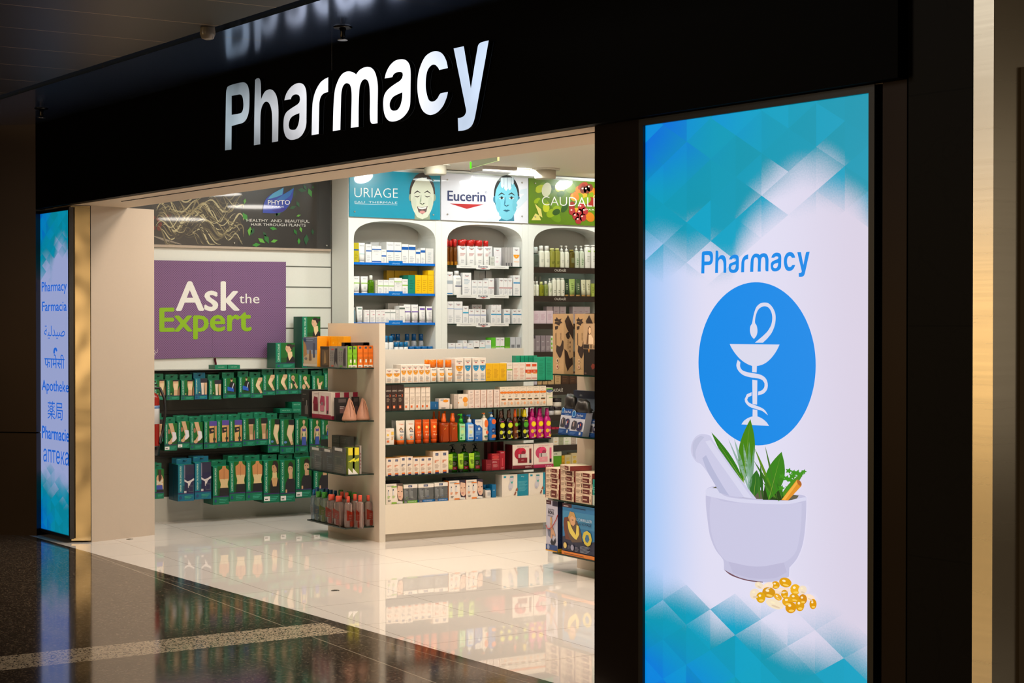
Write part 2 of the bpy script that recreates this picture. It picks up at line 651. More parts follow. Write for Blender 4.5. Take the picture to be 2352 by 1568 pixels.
def empty(name, loc=(0, 0, 0), rz=0.0):
    o = bpy.data.objects.new(name, None)
    COL.objects.link(o)
    o.empty_display_size = 0.05
    o.location = [float(q) for q in loc]
    o.rotation_euler[2] = rz
    return o


def copy_tree(o, parent=None):
    c = o.copy()
    COL.objects.link(c)
    if parent is not None:
        c.parent = parent
    for ch in list(o.children):
        copy_tree(ch, c)
    return c


def struct(o, label=None):
    return tag(o, label, kind='structure')


FRZ = math.atan2(-FD[1], -FD[0])               # turn of the shop front; local +x runs towards the camera side
WHITE = (232, 230, 224)

# ------------------------------------------------------------------ the setting
def slab(name, pts, z0, z1, mt, col=WHITE, label=None):
    mb = MB()
    mb.prism(pts, z0, z1, col)
    return struct(mb.build(name, mt), label)


def fq(*ad):
    return [fac(a, d)[:2] for a, d in ad]


slab('floor', fq((13.2, 4.56), (-3, 4.56)) + [(3, 11.0), (-13.3, 11.0)], -0.06, 0.0, 'floor_tile', label='polished cream floor tiles of the shop')
slab('floor', fq((19, -9), (-6, -9), (-6, 4.559), (19, 4.559)), -0.06, 0.0, 'terrazzo', label='dark polished terrazzo floor of the concourse with a pale band')
ZC = 3.113
slab('ceiling', fq((20, -1.2), (6.5, -1.2), (6.5, 3.83), (20, 3.83)), ZC, ZC + 0.04, 'ceiling_perforated', label='dark perforated metal ceiling panels of the concourse')
slab('ceiling', fq((20, 3.91), (-6, 3.91), (-6, 4.66), (20, 4.66)), ZC, ZC + 0.04, 'ceiling_smooth', label='smooth reflecting ceiling strip above the shop front')
slab('trim_1', fq((20, 3.78), (-6, 3.78), (-6, 3.96), (20, 3.96)), ZC + 0.10, ZC + 0.14, 'black', label='black recessed channel along the concourse ceiling')
slab('ceiling', fq((13.5, 5.101), (-3, 5.101)) + [(3, 11.0), (-13.3, 11.0)], CEIL, CEIL + 0.05, 'paint', (238, 226, 204), label='cream ceiling inside the shop')

# black fascia, its lower edge and the painted soffit behind it
mb = MB()
mb.prism(fq((12.29, 4.60), (3.885, 4.60), (3.885, 4.66), (12.29, 4.66)), 2.474, ZC, (3, 3, 3))
struct(mb.build('wall_front', 'fascia_black'), 'matte black fascia above the shop entrance')
slab('wall_soffit', fq((12.0, 4.66), (3.9, 4.66), (3.9, 5.10), (12.0, 5.10)), 2.472, 3.10, 'paint', (226, 206, 182), label='painted soffit of the entrance')
slab('trim_2', fq((11.04, 4.785), (4.2, 4.785), (4.2, 4.792), (11.04, 4.792)), 2.468, 2.4725, 'black', label='dark groove for the shutter in the soffit')
p = onF(762, 112, 4.598)
aa = float(p @ FD)
slab('trim_3', fq((aa, 4.596), (aa - 0.007, 4.596), (aa - 0.007, 4.5995), (aa, 4.5995)), 2.98, ZC, 'steel', label='thin bright joint in the black fascia')

# left of the entrance: return wall, bronze wall of the concourse, steel strip
P1, P2 = (-11.937, 3.818), (-12.10, 4.36)
slab('wall_left', [P1, P2, (-13.1, 4.36), fac(13.1, 4.79)[:2]], 0, 2.4719, 'paint', (196, 180, 163), label='plain cream wall at the left of the entrance')
q0, q1 = (-12.53, 3.585), (-16.9, -0.67)
slab('wall_far', [q0, q1, (q1[0] - 0.1, q1[1] + 0.1), (q0[0] - 0.1, q0[1] + 0.1)], 0, 0.775, 'bronze', label='lower dark bronze cladding of the concourse')
slab('wall_far', [q0, q1, (q1[0] - 0.1, q1[1] + 0.1), (q0[0] - 0.1, q0[1] + 0.1)], 0.785, ZC, 'bronze', label='upper dark bronze cladding of the concourse')
slab('trim_4', [(-12.010, 3.692), (-11.938, 3.814), (-11.99, 3.84), (-12.06, 3.70)], 0.012, 2.468, 'steel_wavy', label='polished steel strip beside the narrow light box')
slab('trim_5', [(-11.938, 3.814), (-11.936, 3.818), (-11.96, 3.835), (-11.96, 3.825)], 0.0, 2.47, 'black', label='dark joint beside the steel strip')

# right of the entrance
slab('wall_right', fq((5.626, 4.65), (5.318, 4.65), (5.318, 4.74), (5.626, 4.74)), 0, 2.4735, 'bronze', label='dark bronze panel between the entrance and the large light box')
slab('wall_right', fq((5.625, 4.741), (3.45, 4.741), (3.45, 5.25), (5.625, 5.25)), 0, 2.4715, 'paint', (226, 206, 182), label='pier behind the large light box')
slab('wall_right', fq((4.000, 4.655), (3.889, 4.655), (3.889, 4.74), (4.000, 4.74)), 0, 2.4735, 'bronze', label='bronze strip at the far side of the large light box')
slab('wall_stone', fq((3.874, 4.645), (3.572, 4.645), (3.572, 4.74), (3.874, 4.74)), 0, ZC, 'stone', label='dark veined stone pier')
slab('trim_6', fq((3.887, 4.66), (3.56, 4.66), (3.56, 4.741), (3.887, 4.741)), 0, ZC, 'black', label='dark joint around the stone pier')
slab('wall_steel', fq((3.558, 4.60), (3.476, 4.60), (3.30, 9.5), (3.558, 9.5)), 0, ZC, 'steel', label='brushed steel column')

# the shop's walls
SX = -12.88
mb = MB()
mb.box(SX - 0.06, 4.361, 1.203, SX, 6.218, CEIL, (226, 226, 218))
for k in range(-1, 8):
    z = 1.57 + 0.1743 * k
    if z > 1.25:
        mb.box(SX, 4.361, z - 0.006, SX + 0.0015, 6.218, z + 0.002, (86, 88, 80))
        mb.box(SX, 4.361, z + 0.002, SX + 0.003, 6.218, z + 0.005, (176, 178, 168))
struct(mb.build('wall_slats', 'paint'), 'white slat wall above the hanging cartons')
mb = MB()
mb.box(SX - 0.06, 4.361, 0.2, SX - 0.01, 6.218, 1.203, (74, 74, 66))
for z in (0.38, 0.55, 0.72, 0.9, 1.06):
    mb.box(SX - 0.01, 4.361, z - 0.004, SX - 0.007, 6.218, z + 0.004, (40, 40, 36))
struct(mb.build('wall_slats', 'satin'), 'grey slat wall behind the hanging cartons')
slab('baseboard_left', [(SX - 0.06, 4.361), (SX + 0.0, 4.361), (SX + 0.0, 6.218), (SX - 0.06, 6.218)], 0, 0.2, 'paint', (196, 194, 184))
slab('wall_shop', [(-13.2, 6.219), (SX - 0.02, 6.219), (SX - 0.02, 10.8), (-13.2, 10.8)], 0, CEIL, 'paint', (214, 214, 208), label='wall behind the shelving bays')
slab('wall_back', [(SX, 10.6), (2, 10.6), (2, 10.8), (SX, 10.8)], 0, CEIL, 'paint', (220, 214, 204), label='back wall of the shop')
slab('wall_side', [(-5.0, 4.98), (-4.8, 4.98), (-4.8, 10.6), (-5.0, 10.6)], 0, CEIL, 'paint', (220, 210, 196), label='right-hand wall inside the shop')


# ------------------------------------------------------------------ shop sign
def px_local(d, aL, z0, off=(0, 0), sc=1.0):
    """frame on the shop front: pixels of a blown-up view to local x, y, z"""
    def f(u, v, e=0.0):
        p = onF(off[0] + u / sc, off[1] + v / sc, d)
        return (aL - float(p @ FD), -e, float(p[2]) - z0)
    return f


GL = {  # outlines of the lettering, with holes after the first outline
 'P': [[(62,975),(66,760),(70,520),(73,470),(82,440),(100,428),(150,412),(200,402),(225,402),(245,415),(258,440),(267,490),(268,560),(266,620),(258,670),(245,705),(228,730),(205,745),(160,757),(118,770),(116,967)],
       [(118,515),(160,507),(188,503),(203,512),(212,535),(217,580),(216,615),(210,640),(198,658),(180,664),(118,675)]],
 'h': [[(306,932),(309,700),(315,380),(330,368),(345,365),(356,375),(362,395),(365,430),(366,545),(380,510),(400,478),(425,463),(445,460),(470,472),(492,505),(505,550),(512,610),(513,700),(510,898),(458,907),(460,800),(459,690),(455,640),(445,600),(430,573),(412,563),(395,570),(378,595),(367,630),(362,670),(360,760),(359,923)]],
 'a': [[(563,552),(570,520),(585,485),(605,455),(630,430),(660,412),(690,407),(715,413),(732,430),(744,460),(749,500),(750,560),(749,700),(748,750),(740,790),(722,830),(695,862),(660,880),(620,886),(595,878),(575,858),(562,825),(556,785),(556,735),(562,690),(575,660),(600,635),(640,608),(675,585),(690,568),(695,545),(692,520),(680,507),(660,502),(640,508),(625,522),(617,543)],
       [(690,660),(640,682),(615,705),(603,735),(599,765),(605,790),(618,800),(640,802),(658,797),(675,770),(685,735),(690,700)]],
 'r': [[(793,847),(796,700),(800,590),(806,545),(820,490),(840,445),(865,405),(895,378),(933,358),(932,482),(905,490),(885,503),(870,525),(860,560),(857,600),(854,760),(852,836)]],
 'm': [[(972,812),(976,650),(983,520),(993,450),(1010,400),(1035,350),(1065,320),(1100,308),(1130,312),(1155,323),(1169,334),(1185,310),(1210,288),(1240,274),(1270,270),(1300,280),(1325,310),(1342,360),(1351,420),(1352,480),(1350,600),(1349,745),(1310,751),(1295,743),(1287,720),(1284,660),(1285,560),(1283,470),(1278,420),(1268,390),(1250,375),(1230,378),(1212,400),(1200,435),(1195,480),(1190,600),(1189,775),(1124,785),(1128,650),(1131,520),(1127,455),(1115,420),(1095,408),(1075,412),(1055,440),(1044,490),(1041,560),(1037,700),(1035,802)]],
 'a2': [[(1410,368),(1420,325),(1440,280),(1470,240),(1505,215),(1550,206),(1585,212),(1610,235),(1624,270),(1629,330),(1628,420),(1626,560),(1622,600),(1608,640),(1580,680),(1545,710),(1510,726),(1470,731),(1440,722),(1418,695),(1404,655),(1398,605),(1398,555),(1406,510),(1425,475),(1455,445),(1500,412),(1535,390),(1557,365),(1563,340),(1560,320),(1545,313),(1520,314),(1498,323),(1482,338),(1474,357)],
        [(1559,484),(1490,517),(1468,540),(1454,570),(1452,600),(1460,625),(1475,638),(1495,640),(1520,630),(1540,600),(1552,560),(1558,520)]],
 'c': [[(1943,280),(1870,297),(1862,280),(1850,265),(1835,253),(1815,252),(1790,270),(1770,305),(1760,350),(1756,410),(1758,460),(1768,510),(1780,545),(1795,560),(1815,563),(1835,555),(1855,535),(1870,508),(1884,493),(1943,482),(1938,510),(1925,550),(1905,595),(1875,635),(1845,660),(1800,676),(1765,668),(1735,645),(1715,610),(1698,550),(1687,480),(1685,420),(1690,350),(1703,290),(1725,230),(1755,180),(1795,150),(1835,138),(1875,145),(1905,170),(1930,220)]],
 'y': [[(1992,115),(2077,96),(2137,452),(2195,100),(2205,78),(2225,63),(2288,47),(2180,650),(2165,720),(2145,765),(2115,792),(2080,805),(2031,811),(2027,703),(2055,697),(2078,685),(2093,662),(2097,640),(2090,600)]],
}


def tess(loops):
    """fill an outline with holes: a 2D curve gives the faces"""
    cu = bpy.data.curves.new('t', 'CURVE')
    cu.dimensions, cu.fill_mode = '2D', 'BOTH'
    for lp in loops:
        sp = cu.splines.new('POLY')
        sp.points.add(len(lp) - 1)
        for q, p in zip(sp.points, lp):
            q.co = (p[0], p[1], 0, 1)
        sp.use_cyclic_u = True
    o = bpy.data.objects.new('t', cu)
    COL.objects.link(o)
    me = o.to_mesh()
    v = [(p.co.x, p.co.y) for p in me.vertices]
    f = [tuple(p.vertices) for p in me.polygons]
    o.to_mesh_clear()
    bpy.data.objects.remove(o)
    bpy.data.curves.remove(cu)
    return v, f


SA, SZ, SD = 9.25, 2.66, 4.57
fr = px_local(SD, SA, SZ, (500, 80), 3.675)
GLYPH = {}
for k, loops in GL.items():
    loc2 = [[(q[0], q[2]) for q in (fr(*p) for p in lp)] for lp in loops]
    loc2 = [smooth(lp, 4) for lp in loc2]
    GLYPH[k] = (loc2, tess(loc2))
gx = [q[0] for l, _ in GLYPH.values() for lp in l for q in lp]
GX0, GX1 = min(gx), max(gx)
sign = tag(empty('sign_lettering', fac(SA, SD, SZ), FRZ), 'large white lit letters spelling Pharmacy on the black fascia', 'sign')
for k, (loops, (v, f)) in GLYPH.items():
    mb = MB()
    b0 = len(mb.v)
    mb.v += [(p[0], 0.0, p[1]) for p in v]
    for q in f:
        mb.face([b0 + i for i in q], WHITE, 0)
    for lp in loops:                         # returns of the letter
        b0 = len(mb.v)
        n = len(lp)
        mb.v += [(p[0], 0.0, p[1]) for p in lp] + [(p[0], 0.029, p[1]) for p in lp]
        for i in range(n):
            j = (i + 1) % n
            mb.face((b0 + i, b0 + j, b0 + n + j, b0 + n + i), (30, 32, 34), 1)
    mb.build('letter', ['lit_letter', 'satin'], sign)


# ------------------------------------------------------------------ light boxes
def light_box(a0, a1, zb, zt, fw, label, gname, gpar, depth=0.075):
    """bezel, back housing and lit graphic, origin at the lower left corner of the graphic"""
    root = tag(empty('light_box', fac(a0, 4.65, zb), FRZ), label, 'light box')
    W, H = a0 - a1, zt - zb
    mb = MB()
    for x0, z0, x1, z1 in ((-fw, -min(fw, zb), 0, H + fw), (W, -min(fw, zb), W + fw, H + fw), (0, H, W, H + fw), (0, -min(fw, zb), W, 0)):
        mb.box(x0, -0.012, z0, x1, depth, z1, (26, 20, 17))
    mb.build('frame', 'satin', root)
    mb = MB()
    mb.box(0.0, 0.01, 0, W, depth, H, (20, 20, 20))
    mb.build('housing', 'satin', root)
    lit_graphic(gname, W, H, *gpar)
    mb = MB()
    mb.poly([(0, 0, 0), (W, 0, 0), (W, 0, H), (0, 0, H)], WHITE)
    mb.build('graphic_panel', gname, root, (0, 0.002, 0))
    return root, W, H


A0, A1 = 5.291, 4.052
rbox, BW, BH = light_box(A0, A1, 0.03, 2.442, 0.028, 'large light box with a pharmacy poster beside the entrance', 'poster_glow', (0.44, 0.39, 0.143))
BLUE = (0, 138, 232)
LOGO = (218, 218, 238)
mb = MB()
# wording in the same lettering as the sign
f2 = px_local(4.65, A0, 0.03)
x0, x1 = f2(1611, 600)[0], f2(1860, 600)[0]
k = (x1 - x0) / (GX1 - GX0)
zb = f2(1611, 628)[2]
yk = (f2(1611, 577)[2] - zb) / (GLYPH['P'][0][0] and (max(q[1] for q in GLYPH['P'][0][0]) - min(q[1] for q in GLYPH['P'][0][0])))
pz = min(q[1] for q in GLYPH['P'][0][0])
for loops, (v, f) in GLYPH.values():
    b0 = len(mb.v)
    mb.v += [(x0 + (p[0] - GX0) * k, -0.0008, zb + (p[1] - pz) * yk) for p in v]
    for q in f:
        mb.face([b0 + i for i in q], BLUE)
mb.build('wording', 'lit_print', rbox)
# blue disc with the cup and the serpent
mb = MB()
g4 = px_local(4.65, A0, 0.03, (1560, 540), 3.136)
pl, pr, pt, pb = g4(140, 927), g4(985, 927), g4(562, 338), g4(562, 1514)
ccx, ccz, crx, crz = (pl[0] + pr[0]) / 2, (pt[2] + pb[2]) / 2, (pr[0] - pl[0]) / 2, (pt[2] - pb[2]) / 2
mb.poly([(ccx + crx * math.cos(t * math.pi / 48), -0.001, ccz + crz * math.sin(t * math.pi / 48)) for t in range(96)], BLUE)
LOG = [
 [(366,783),(725,787),(710,820),(685,860),(650,900),(610,928),(560,942),(525,940),(480,920),(440,890),(405,850),(380,812)],
 [(528,940),(562,942),(560,988),(528,985)], [(529,1040),(565,1045),(563,1220),(531,1215)], [(532,1253),(565,1258),(566,1306),(531,1304)],
 [(450,1362),(470,1335),(500,1315),(530,1305),(566,1305),(600,1320),(630,1345),(650,1373)],
 [(540,747),(522,725),(512,690),(515,655),(527,635),(535,590),(545,550),(560,515),(585,492),(612,485),(645,490),(675,520),(693,560),(697,600),(690,650),(670,700),(640,740),(605,774),(547,774),(600,730),(640,690),(665,645),(673,600),(668,560),(650,525),(625,512),(600,515),(575,532),(560,560),(550,600),(549,632),(560,650),(566,690),(558,725)],
 [(424,897),(443,915),(441,945),(455,970),(490,985),(545,995),(590,1005),(625,1030),(640,1070),(635,1110),(610,1140),(570,1152),(572,1125),(595,1118),(615,1095),(617,1065),(600,1042),(565,1030),(510,1022),(460,1005),(425,970),(414,935)],
 [(524,1130),(524,1155),(500,1165),(492,1185),(505,1205),(545,1222),(590,1240),(620,1260),(642,1297),(600,1265),(560,1253),(510,1235),(480,1205),(474,1180),(490,1145)],
]
for lp in LOG:
    v, f = tess([smooth(lp, 3) if len(lp) > 4 else lp])
    b0 = len(mb.v)
    mb.v += [g4(p[0], p[1], 0.0018) for p in v]
    for q in f:
        mb.face([b0 + i for i in q], LOGO)
mb.build('emblem', 'lit_print', rbox)
# mortar, pestle, herbs and capsules
mb = MB()
g2 = px_local(4.65, A0, 0.03, (1560, 900), 2.9025)
def art(pts, col, e, sub=3):
    v, f = tess([smooth(pts, sub) if sub > 1 else pts])
    b0 = len(mb.v)
    mb.v += [g2(p[0], p[1], e) for p in v]
    for q in f:
        mb.face([b0 + i for i in q], col)
def oval(cx, cy, rx, ry, col, e, ang=0.0):
    c, s = math.cos(ang), math.sin(ang)
    art([(cx + rx * math.cos(t) * c - ry * math.sin(t) * s, cy + rx * math.cos(t) * s + ry * math.sin(t) * c) for t in [i * math.pi / 12 for i in range(24)]], col, e, 1)
def leaf(x0, y0, x1, y1, wd, col, e, rib=None):
    dx, dy = x1 - x0, y1 - y0
    L = math.hypot(dx, dy); nx, ny = -dy / L, dx / L
    ws = [0.0, .55, .9, 1, .85, .5, 0]
    up = [(x0 + dx * i / 6 + nx * wd * ws[i], y0 + dy * i / 6 + ny * wd * ws[i]) for i in range(7)]
    dn = [(x0 + dx * i / 6 - nx * wd * ws[i], y0 + dy * i / 6 - ny * wd * ws[i]) for i in range(5, 0, -1)]
    art(up + dn, col, e, 2)
    if rib:
        art([(x0 + nx * 1.5, y0 + ny * 1.5), (x1, y1), (x0 - nx * 1.5, y0 - ny * 1.5)], rib, e + 0.0003, 1)
BOWL = [(178,655),(180,760),(190,850),(205,950),(225,1010),(250,1060),(290,1110),(298,1130),(300,1180),(340,1215),(400,1240),(470,1258),(560,1268),(640,1262),(700,1245),(733,1230),(736,1170),(780,1120),(810,1060),(830,990),(843,880),(849,760),(848,700),(835,690),(800,683),(600,690),(400,670),(245,628),(200,636)]
art(BOWL, (196, 194, 222), 0.0012)
art([(205,790),(215,930),(250,1040),(310,1120),(400,1150),(560,1160),(690,1140),(770,1080),(800,990),(815,860),(818,740),(600,745),(300,730),(215,690)], (203, 201, 228), 0.0015)
art([(330,1130),(520,1165),(700,1135),(720,1200),(640,1240),(480,1240),(360,1205)], (190, 187, 216), 0.0017)
art([(300,1182),(340,1217),(400,1242),(470,1260),(560,1270),(560,1264),(470,1252),(400,1234),(345,1208)], (120, 84, 96), 0.0019)
art([(178,655),(200,640),(245,630),(300,690),(420,712),(560,722),(730,722),(800,708),(846,700),(848,722),(740,745),(560,745),(400,735),(280,712),(180,690)], (216, 215, 238), 0.0019)
art([(222,640),(245,630),(275,672),(400,700),(520,712),(735,722),(788,708),(800,690),(760,683),(500,650)], (96, 92, 74), 0.0022)
leaf(660, 730, 840, 525, 22, (74, 140, 30), 0.0025)
for x0, y0, x1, y1, wd, c in ((430,600,478,180,54,(66,132,18)),(440,610,218,268,24,(46,122,22)),(600,720,686,398,62,(52,130,26)),(500,700,520,520,40,(40,108,34)),(470,690,470,330,13,(124,166,136)),(468,660,370,310,11,(150,182,170)),(470,640,330,310,7,(150,178,170)),(475,640,430,340,11,(160,190,178)),(480,640,505,350,9,(120,160,130)),(640,700,505,370,9,(96,140,30)),(655,710,500,455,8,(60,112,26)),(660,720,575,355,7,(70,116,40)),(650,710,560,600,8,(80,130,40)),(640,715,530,500,9,(52,104,28)),(690,715,660,560,10,(60,118,34)),(560,715,545,480,9,(36,92,30)),(540,715,530,560,9,(64,120,40)),(700,700,650,600,11,(44,112,26))):
    leaf(x0, y0, x1, y1, wd, c, 0.0028, (150, 176, 70) if wd > 20 else None)
art([(575,610),(640,600),(690,640),(700,720),(560,718)], (28, 62, 22), 0.0026)
for x, y, r in ((690,560,18),(720,575,22),(745,585,20),(760,560,24),(735,525,20),(790,540,24),(815,545,20),(835,530,16),(765,535,18),(685,640,20),(730,640,18)):
    art([(x + r * (1 + 0.35 * (-1) ** i) * math.cos(i * math.pi / 5), y + r * 0.8 * (1 + 0.35 * (-1) ** i) * math.sin(i * math.pi / 5)) for i in range(10)], (60, 146, 30), 0.0032, 1)
art([(685,720),(790,582),(820,625),(730,722)], (226, 146, 44), 0.0036, 1)
art([(690,716),(790,590),(800,600),(712,720)], (244, 176, 70), 0.0039, 1)
oval(806, 605, 22, 12, (176, 100, 40), 0.0042, 1.0)
art([(125,290),(150,280),(190,282),(215,292),(235,330),(300,420),(400,560),(520,712),(450,705),(340,690),(275,672),(240,610),(190,530),(150,480),(120,465),(95,430),(83,390),(88,345),(105,310)], (204, 203, 230), 0.0045)
art([(160,440),(190,520),(240,610),(275,672),(340,690),(300,630),(230,510),(185,420)], (184, 186, 216), 0.0048)
art([(180,330),(215,320),(300,440),(400,580),(490,706),(440,702),(340,560),(240,420)], (216, 215, 238), 0.0048)
art([(95,350),(112,315),(150,290),(175,300),(140,340),(115,400),(120,450),(98,425)], (192, 193, 220), 0.0048)
PW, PA = (243, 224, 198), (226, 160, 14)
for x, y, rx, ry, c, an in ((540,1287,30,22,PW,0.5),(597,1295,40,26,(250,226,206),-0.5),(512,1345,34,36,PW,0),(650,1285,28,26,PA,0),(715,1268,42,32,PA,0.3),(605,1335,44,36,(214,150,22),0.2),(690,1325,62,20,(250,222,200),-0.15),(830,1318,28,30,PW,0.4),(782,1315,34,36,(240,178,30),0),(710,1345,24,28,PA,0),(665,1365,30,20,(236,170,40),0.6),(775,1370,34,30,PA,0.2),(730,1395,36,32,(232,168,24),0),(832,1380,28,34,(214,140,20),0),(880,1370,38,22,(252,226,204),0.5),(900,1412,24,34,(224,152,6),0),(552,1368,31,36,(224,166,12),0),(645,1412,62,30,(246,228,196),0.35),(812,1420,30,40,(222,158,14),0),(752,1435,36,38,(220,150,8),0)):
    oval(x, y, rx, ry, c, 0.005 + y * 1e-6, an)
    oval(x - rx * 0.2, y - ry * 0.35, rx * 0.28, ry * 0.22, (252, 236, 196), 0.0065, an)
    oval(x + rx * 0.1, y + ry * 0.55, rx * 0.5, ry * 0.2, (250, 206, 92) if c[2] < 100 else (228, 204, 172), 0.0065, an)
mb.build('still_life', 'lit_print', rbox)

lbox, LW, LH = light_box(12.252, 11.655, 0.05, 2.438, 0.022, 'narrow light box listing pharmacy in eight languages', 'strip_glow', (0.34, 0.36, 0.08, (178, 190, 240)), 0.02)
mb = MB()
f3 = px_local(4.65, 12.252, 0.05)
INK = (24, 96, 200)
def ptext(s, x0, x1, yb, yt, bold=0.0, ink=INK, hk=1.0):
    a, b, t = f3(x0, yb), f3(x1, yb), f3(x0, yt)
    v, f, tw = text_geo(s, bold)
    h = (t[2] - a[2]) * hk
    mb = MB()
    mb.text(lambda u, q, e: (u, -e, q), v, f, a[0], a[2], (b[0] - a[0]) / tw, h, 0.001, ink)
    if '\u092b' in s:
        a = f3(cxx(233), cy(672))
        mb.tube([(a[0] + 0.026 * math.cos(t), -0.001, a[2] + 0.03 * math.sin(t)) for t in [math.pi * (0.1 + 0.2 * i) for i in range(6)]], 0.007, INK, 5)
    mb.build('wording', 'lit_print', lbox)
def cy(y): return 440 + y / 1.8225
def cxx(x): return x / 1.8225
ptext('Pharmacy', cxx(175), cxx(280), cy(418), cy(376), 0.012)
ptext('Farmacia', cxx(177), cxx(280), cy(500), cy(458), 0.012)
ptext('\ufe94\ufef4\ufedf\ufeaa\ufef4\ufebb', cxx(186), cxx(272), cy(604), cy(560), 0.0)
ptext('\u092b\u093e\u092e\u0947\u0938\u0940', cxx(187), cxx(271), cy(736), cy(690), 0.006)
ptext('Apotheke', cxx(176), cxx(288), cy(830), cy(784), 0.012)
ptext('\u85ac\u5c40', cxx(200), cxx(263), cy(944), cy(884), 0.0)
ptext('Pharmacie', cxx(177), cxx(290), cy(1030), cy(976), 0.022)
ptext('\u0430\u043f\u0442\u0435\u043a\u0430', cxx(182), cxx(288), cy(1128), cy(1056), 0.0)



# ------------------------------------------------------------------ shop fittings
def wpart(mb, name, mats, root):
    q = root.location
    mb.v = [(a - q[0], b - q[1], c - q[2]) for a, b, c in mb.v]
    return mb.build(name, mats, root)


def prism_x(mb, pts, x0, x1, col):
    b, n = len(mb.v), len(pts)
    for x in (x0, x1):
        mb.v += [(x, p[0], p[1]) for p in pts]
    mb.face(list(range(b, b + n)), col)
    mb.face(list(range(b + n, b + 2 * n))[::-1], col)
    for i in range(n):
        j = (i + 1) % n
        mb.face((b + i, b + n + i, b + n + j, b + j), col)


def glass_shelf(x0, y0, x1, y1, z, root, t=0.009):
    mb = MB()
    mb.box(x0, y0, z - t, x1, y1, z, (210, 230, 225), mi=1)
    mb.m[4] = mb.m[5] = 0
    return wpart(mb, 'glass_shelf', ['glass', 'glass_edge'], root)


GXF, GY0, GY1 = -10.81, 5.655, 7.122
G_Z = [1.167, 0.964, 0.712, 0.482]
E_Z = [1.282, 0.893, 0.501, 0.112]
def gondola(px, py, w, length, label, phrase_x0, shelves, ends):
    """end panel facing the entrance, shelves along its right-hand side, glass shelves on the end"""
    root = tag(empty('gondola', (px - w / 2, py + 0.025, 0)), label, 'shelving')
    mb = MB(); mb.box(px - w, py, 0, px, py + 0.05, 1.61, (222, 214, 200), front=(206, 190, 172))
    wpart(mb, 'end_panel', 'paint', root)
    mb = MB(); mb.box(px - w / 2 - 0.025, py + 0.05, 0.06, px - w / 2 + 0.025, py + length, 1.41, (232, 228, 218))
    wpart(mb, 'back_panel', 'paint', root)
    mb = MB(); mb.box(px - w, py + 0.05, 0.056, px - 0.005, py + length - 0.03, 0.272, (232, 222, 204))
    wpart(mb, 'base', 'paint', root)
    mb = MB(); mb.box(px - w + 0.05, py + 0.05, 0, px - 0.03, py + length - 0.06, 0.056, (176, 166, 150))
    wpart(mb, 'plinth', 'paint', root)
    for z in shelves:
        glass_shelf(px - w / 2 + 0.025, py + 0.05, px - 0.01, py + length + 0.005, z, root)
    for z in ends:
        glass_shelf(phrase_x0, py - 0.237, px - 0.085, py, z, root)
    return root


gondola(-10.80, 5.605, 0.865, 1.512, 'white double-sided display gondola in the middle of the shop', -11.54, G_Z, E_Z)
R_Z = [1.282, 0.893, 0.472, 0.128]
gondola(-8.13, 6.13, 0.865, 1.512, 'white gondola half hidden behind the dark bronze panel', -8.93, [], R_Z)

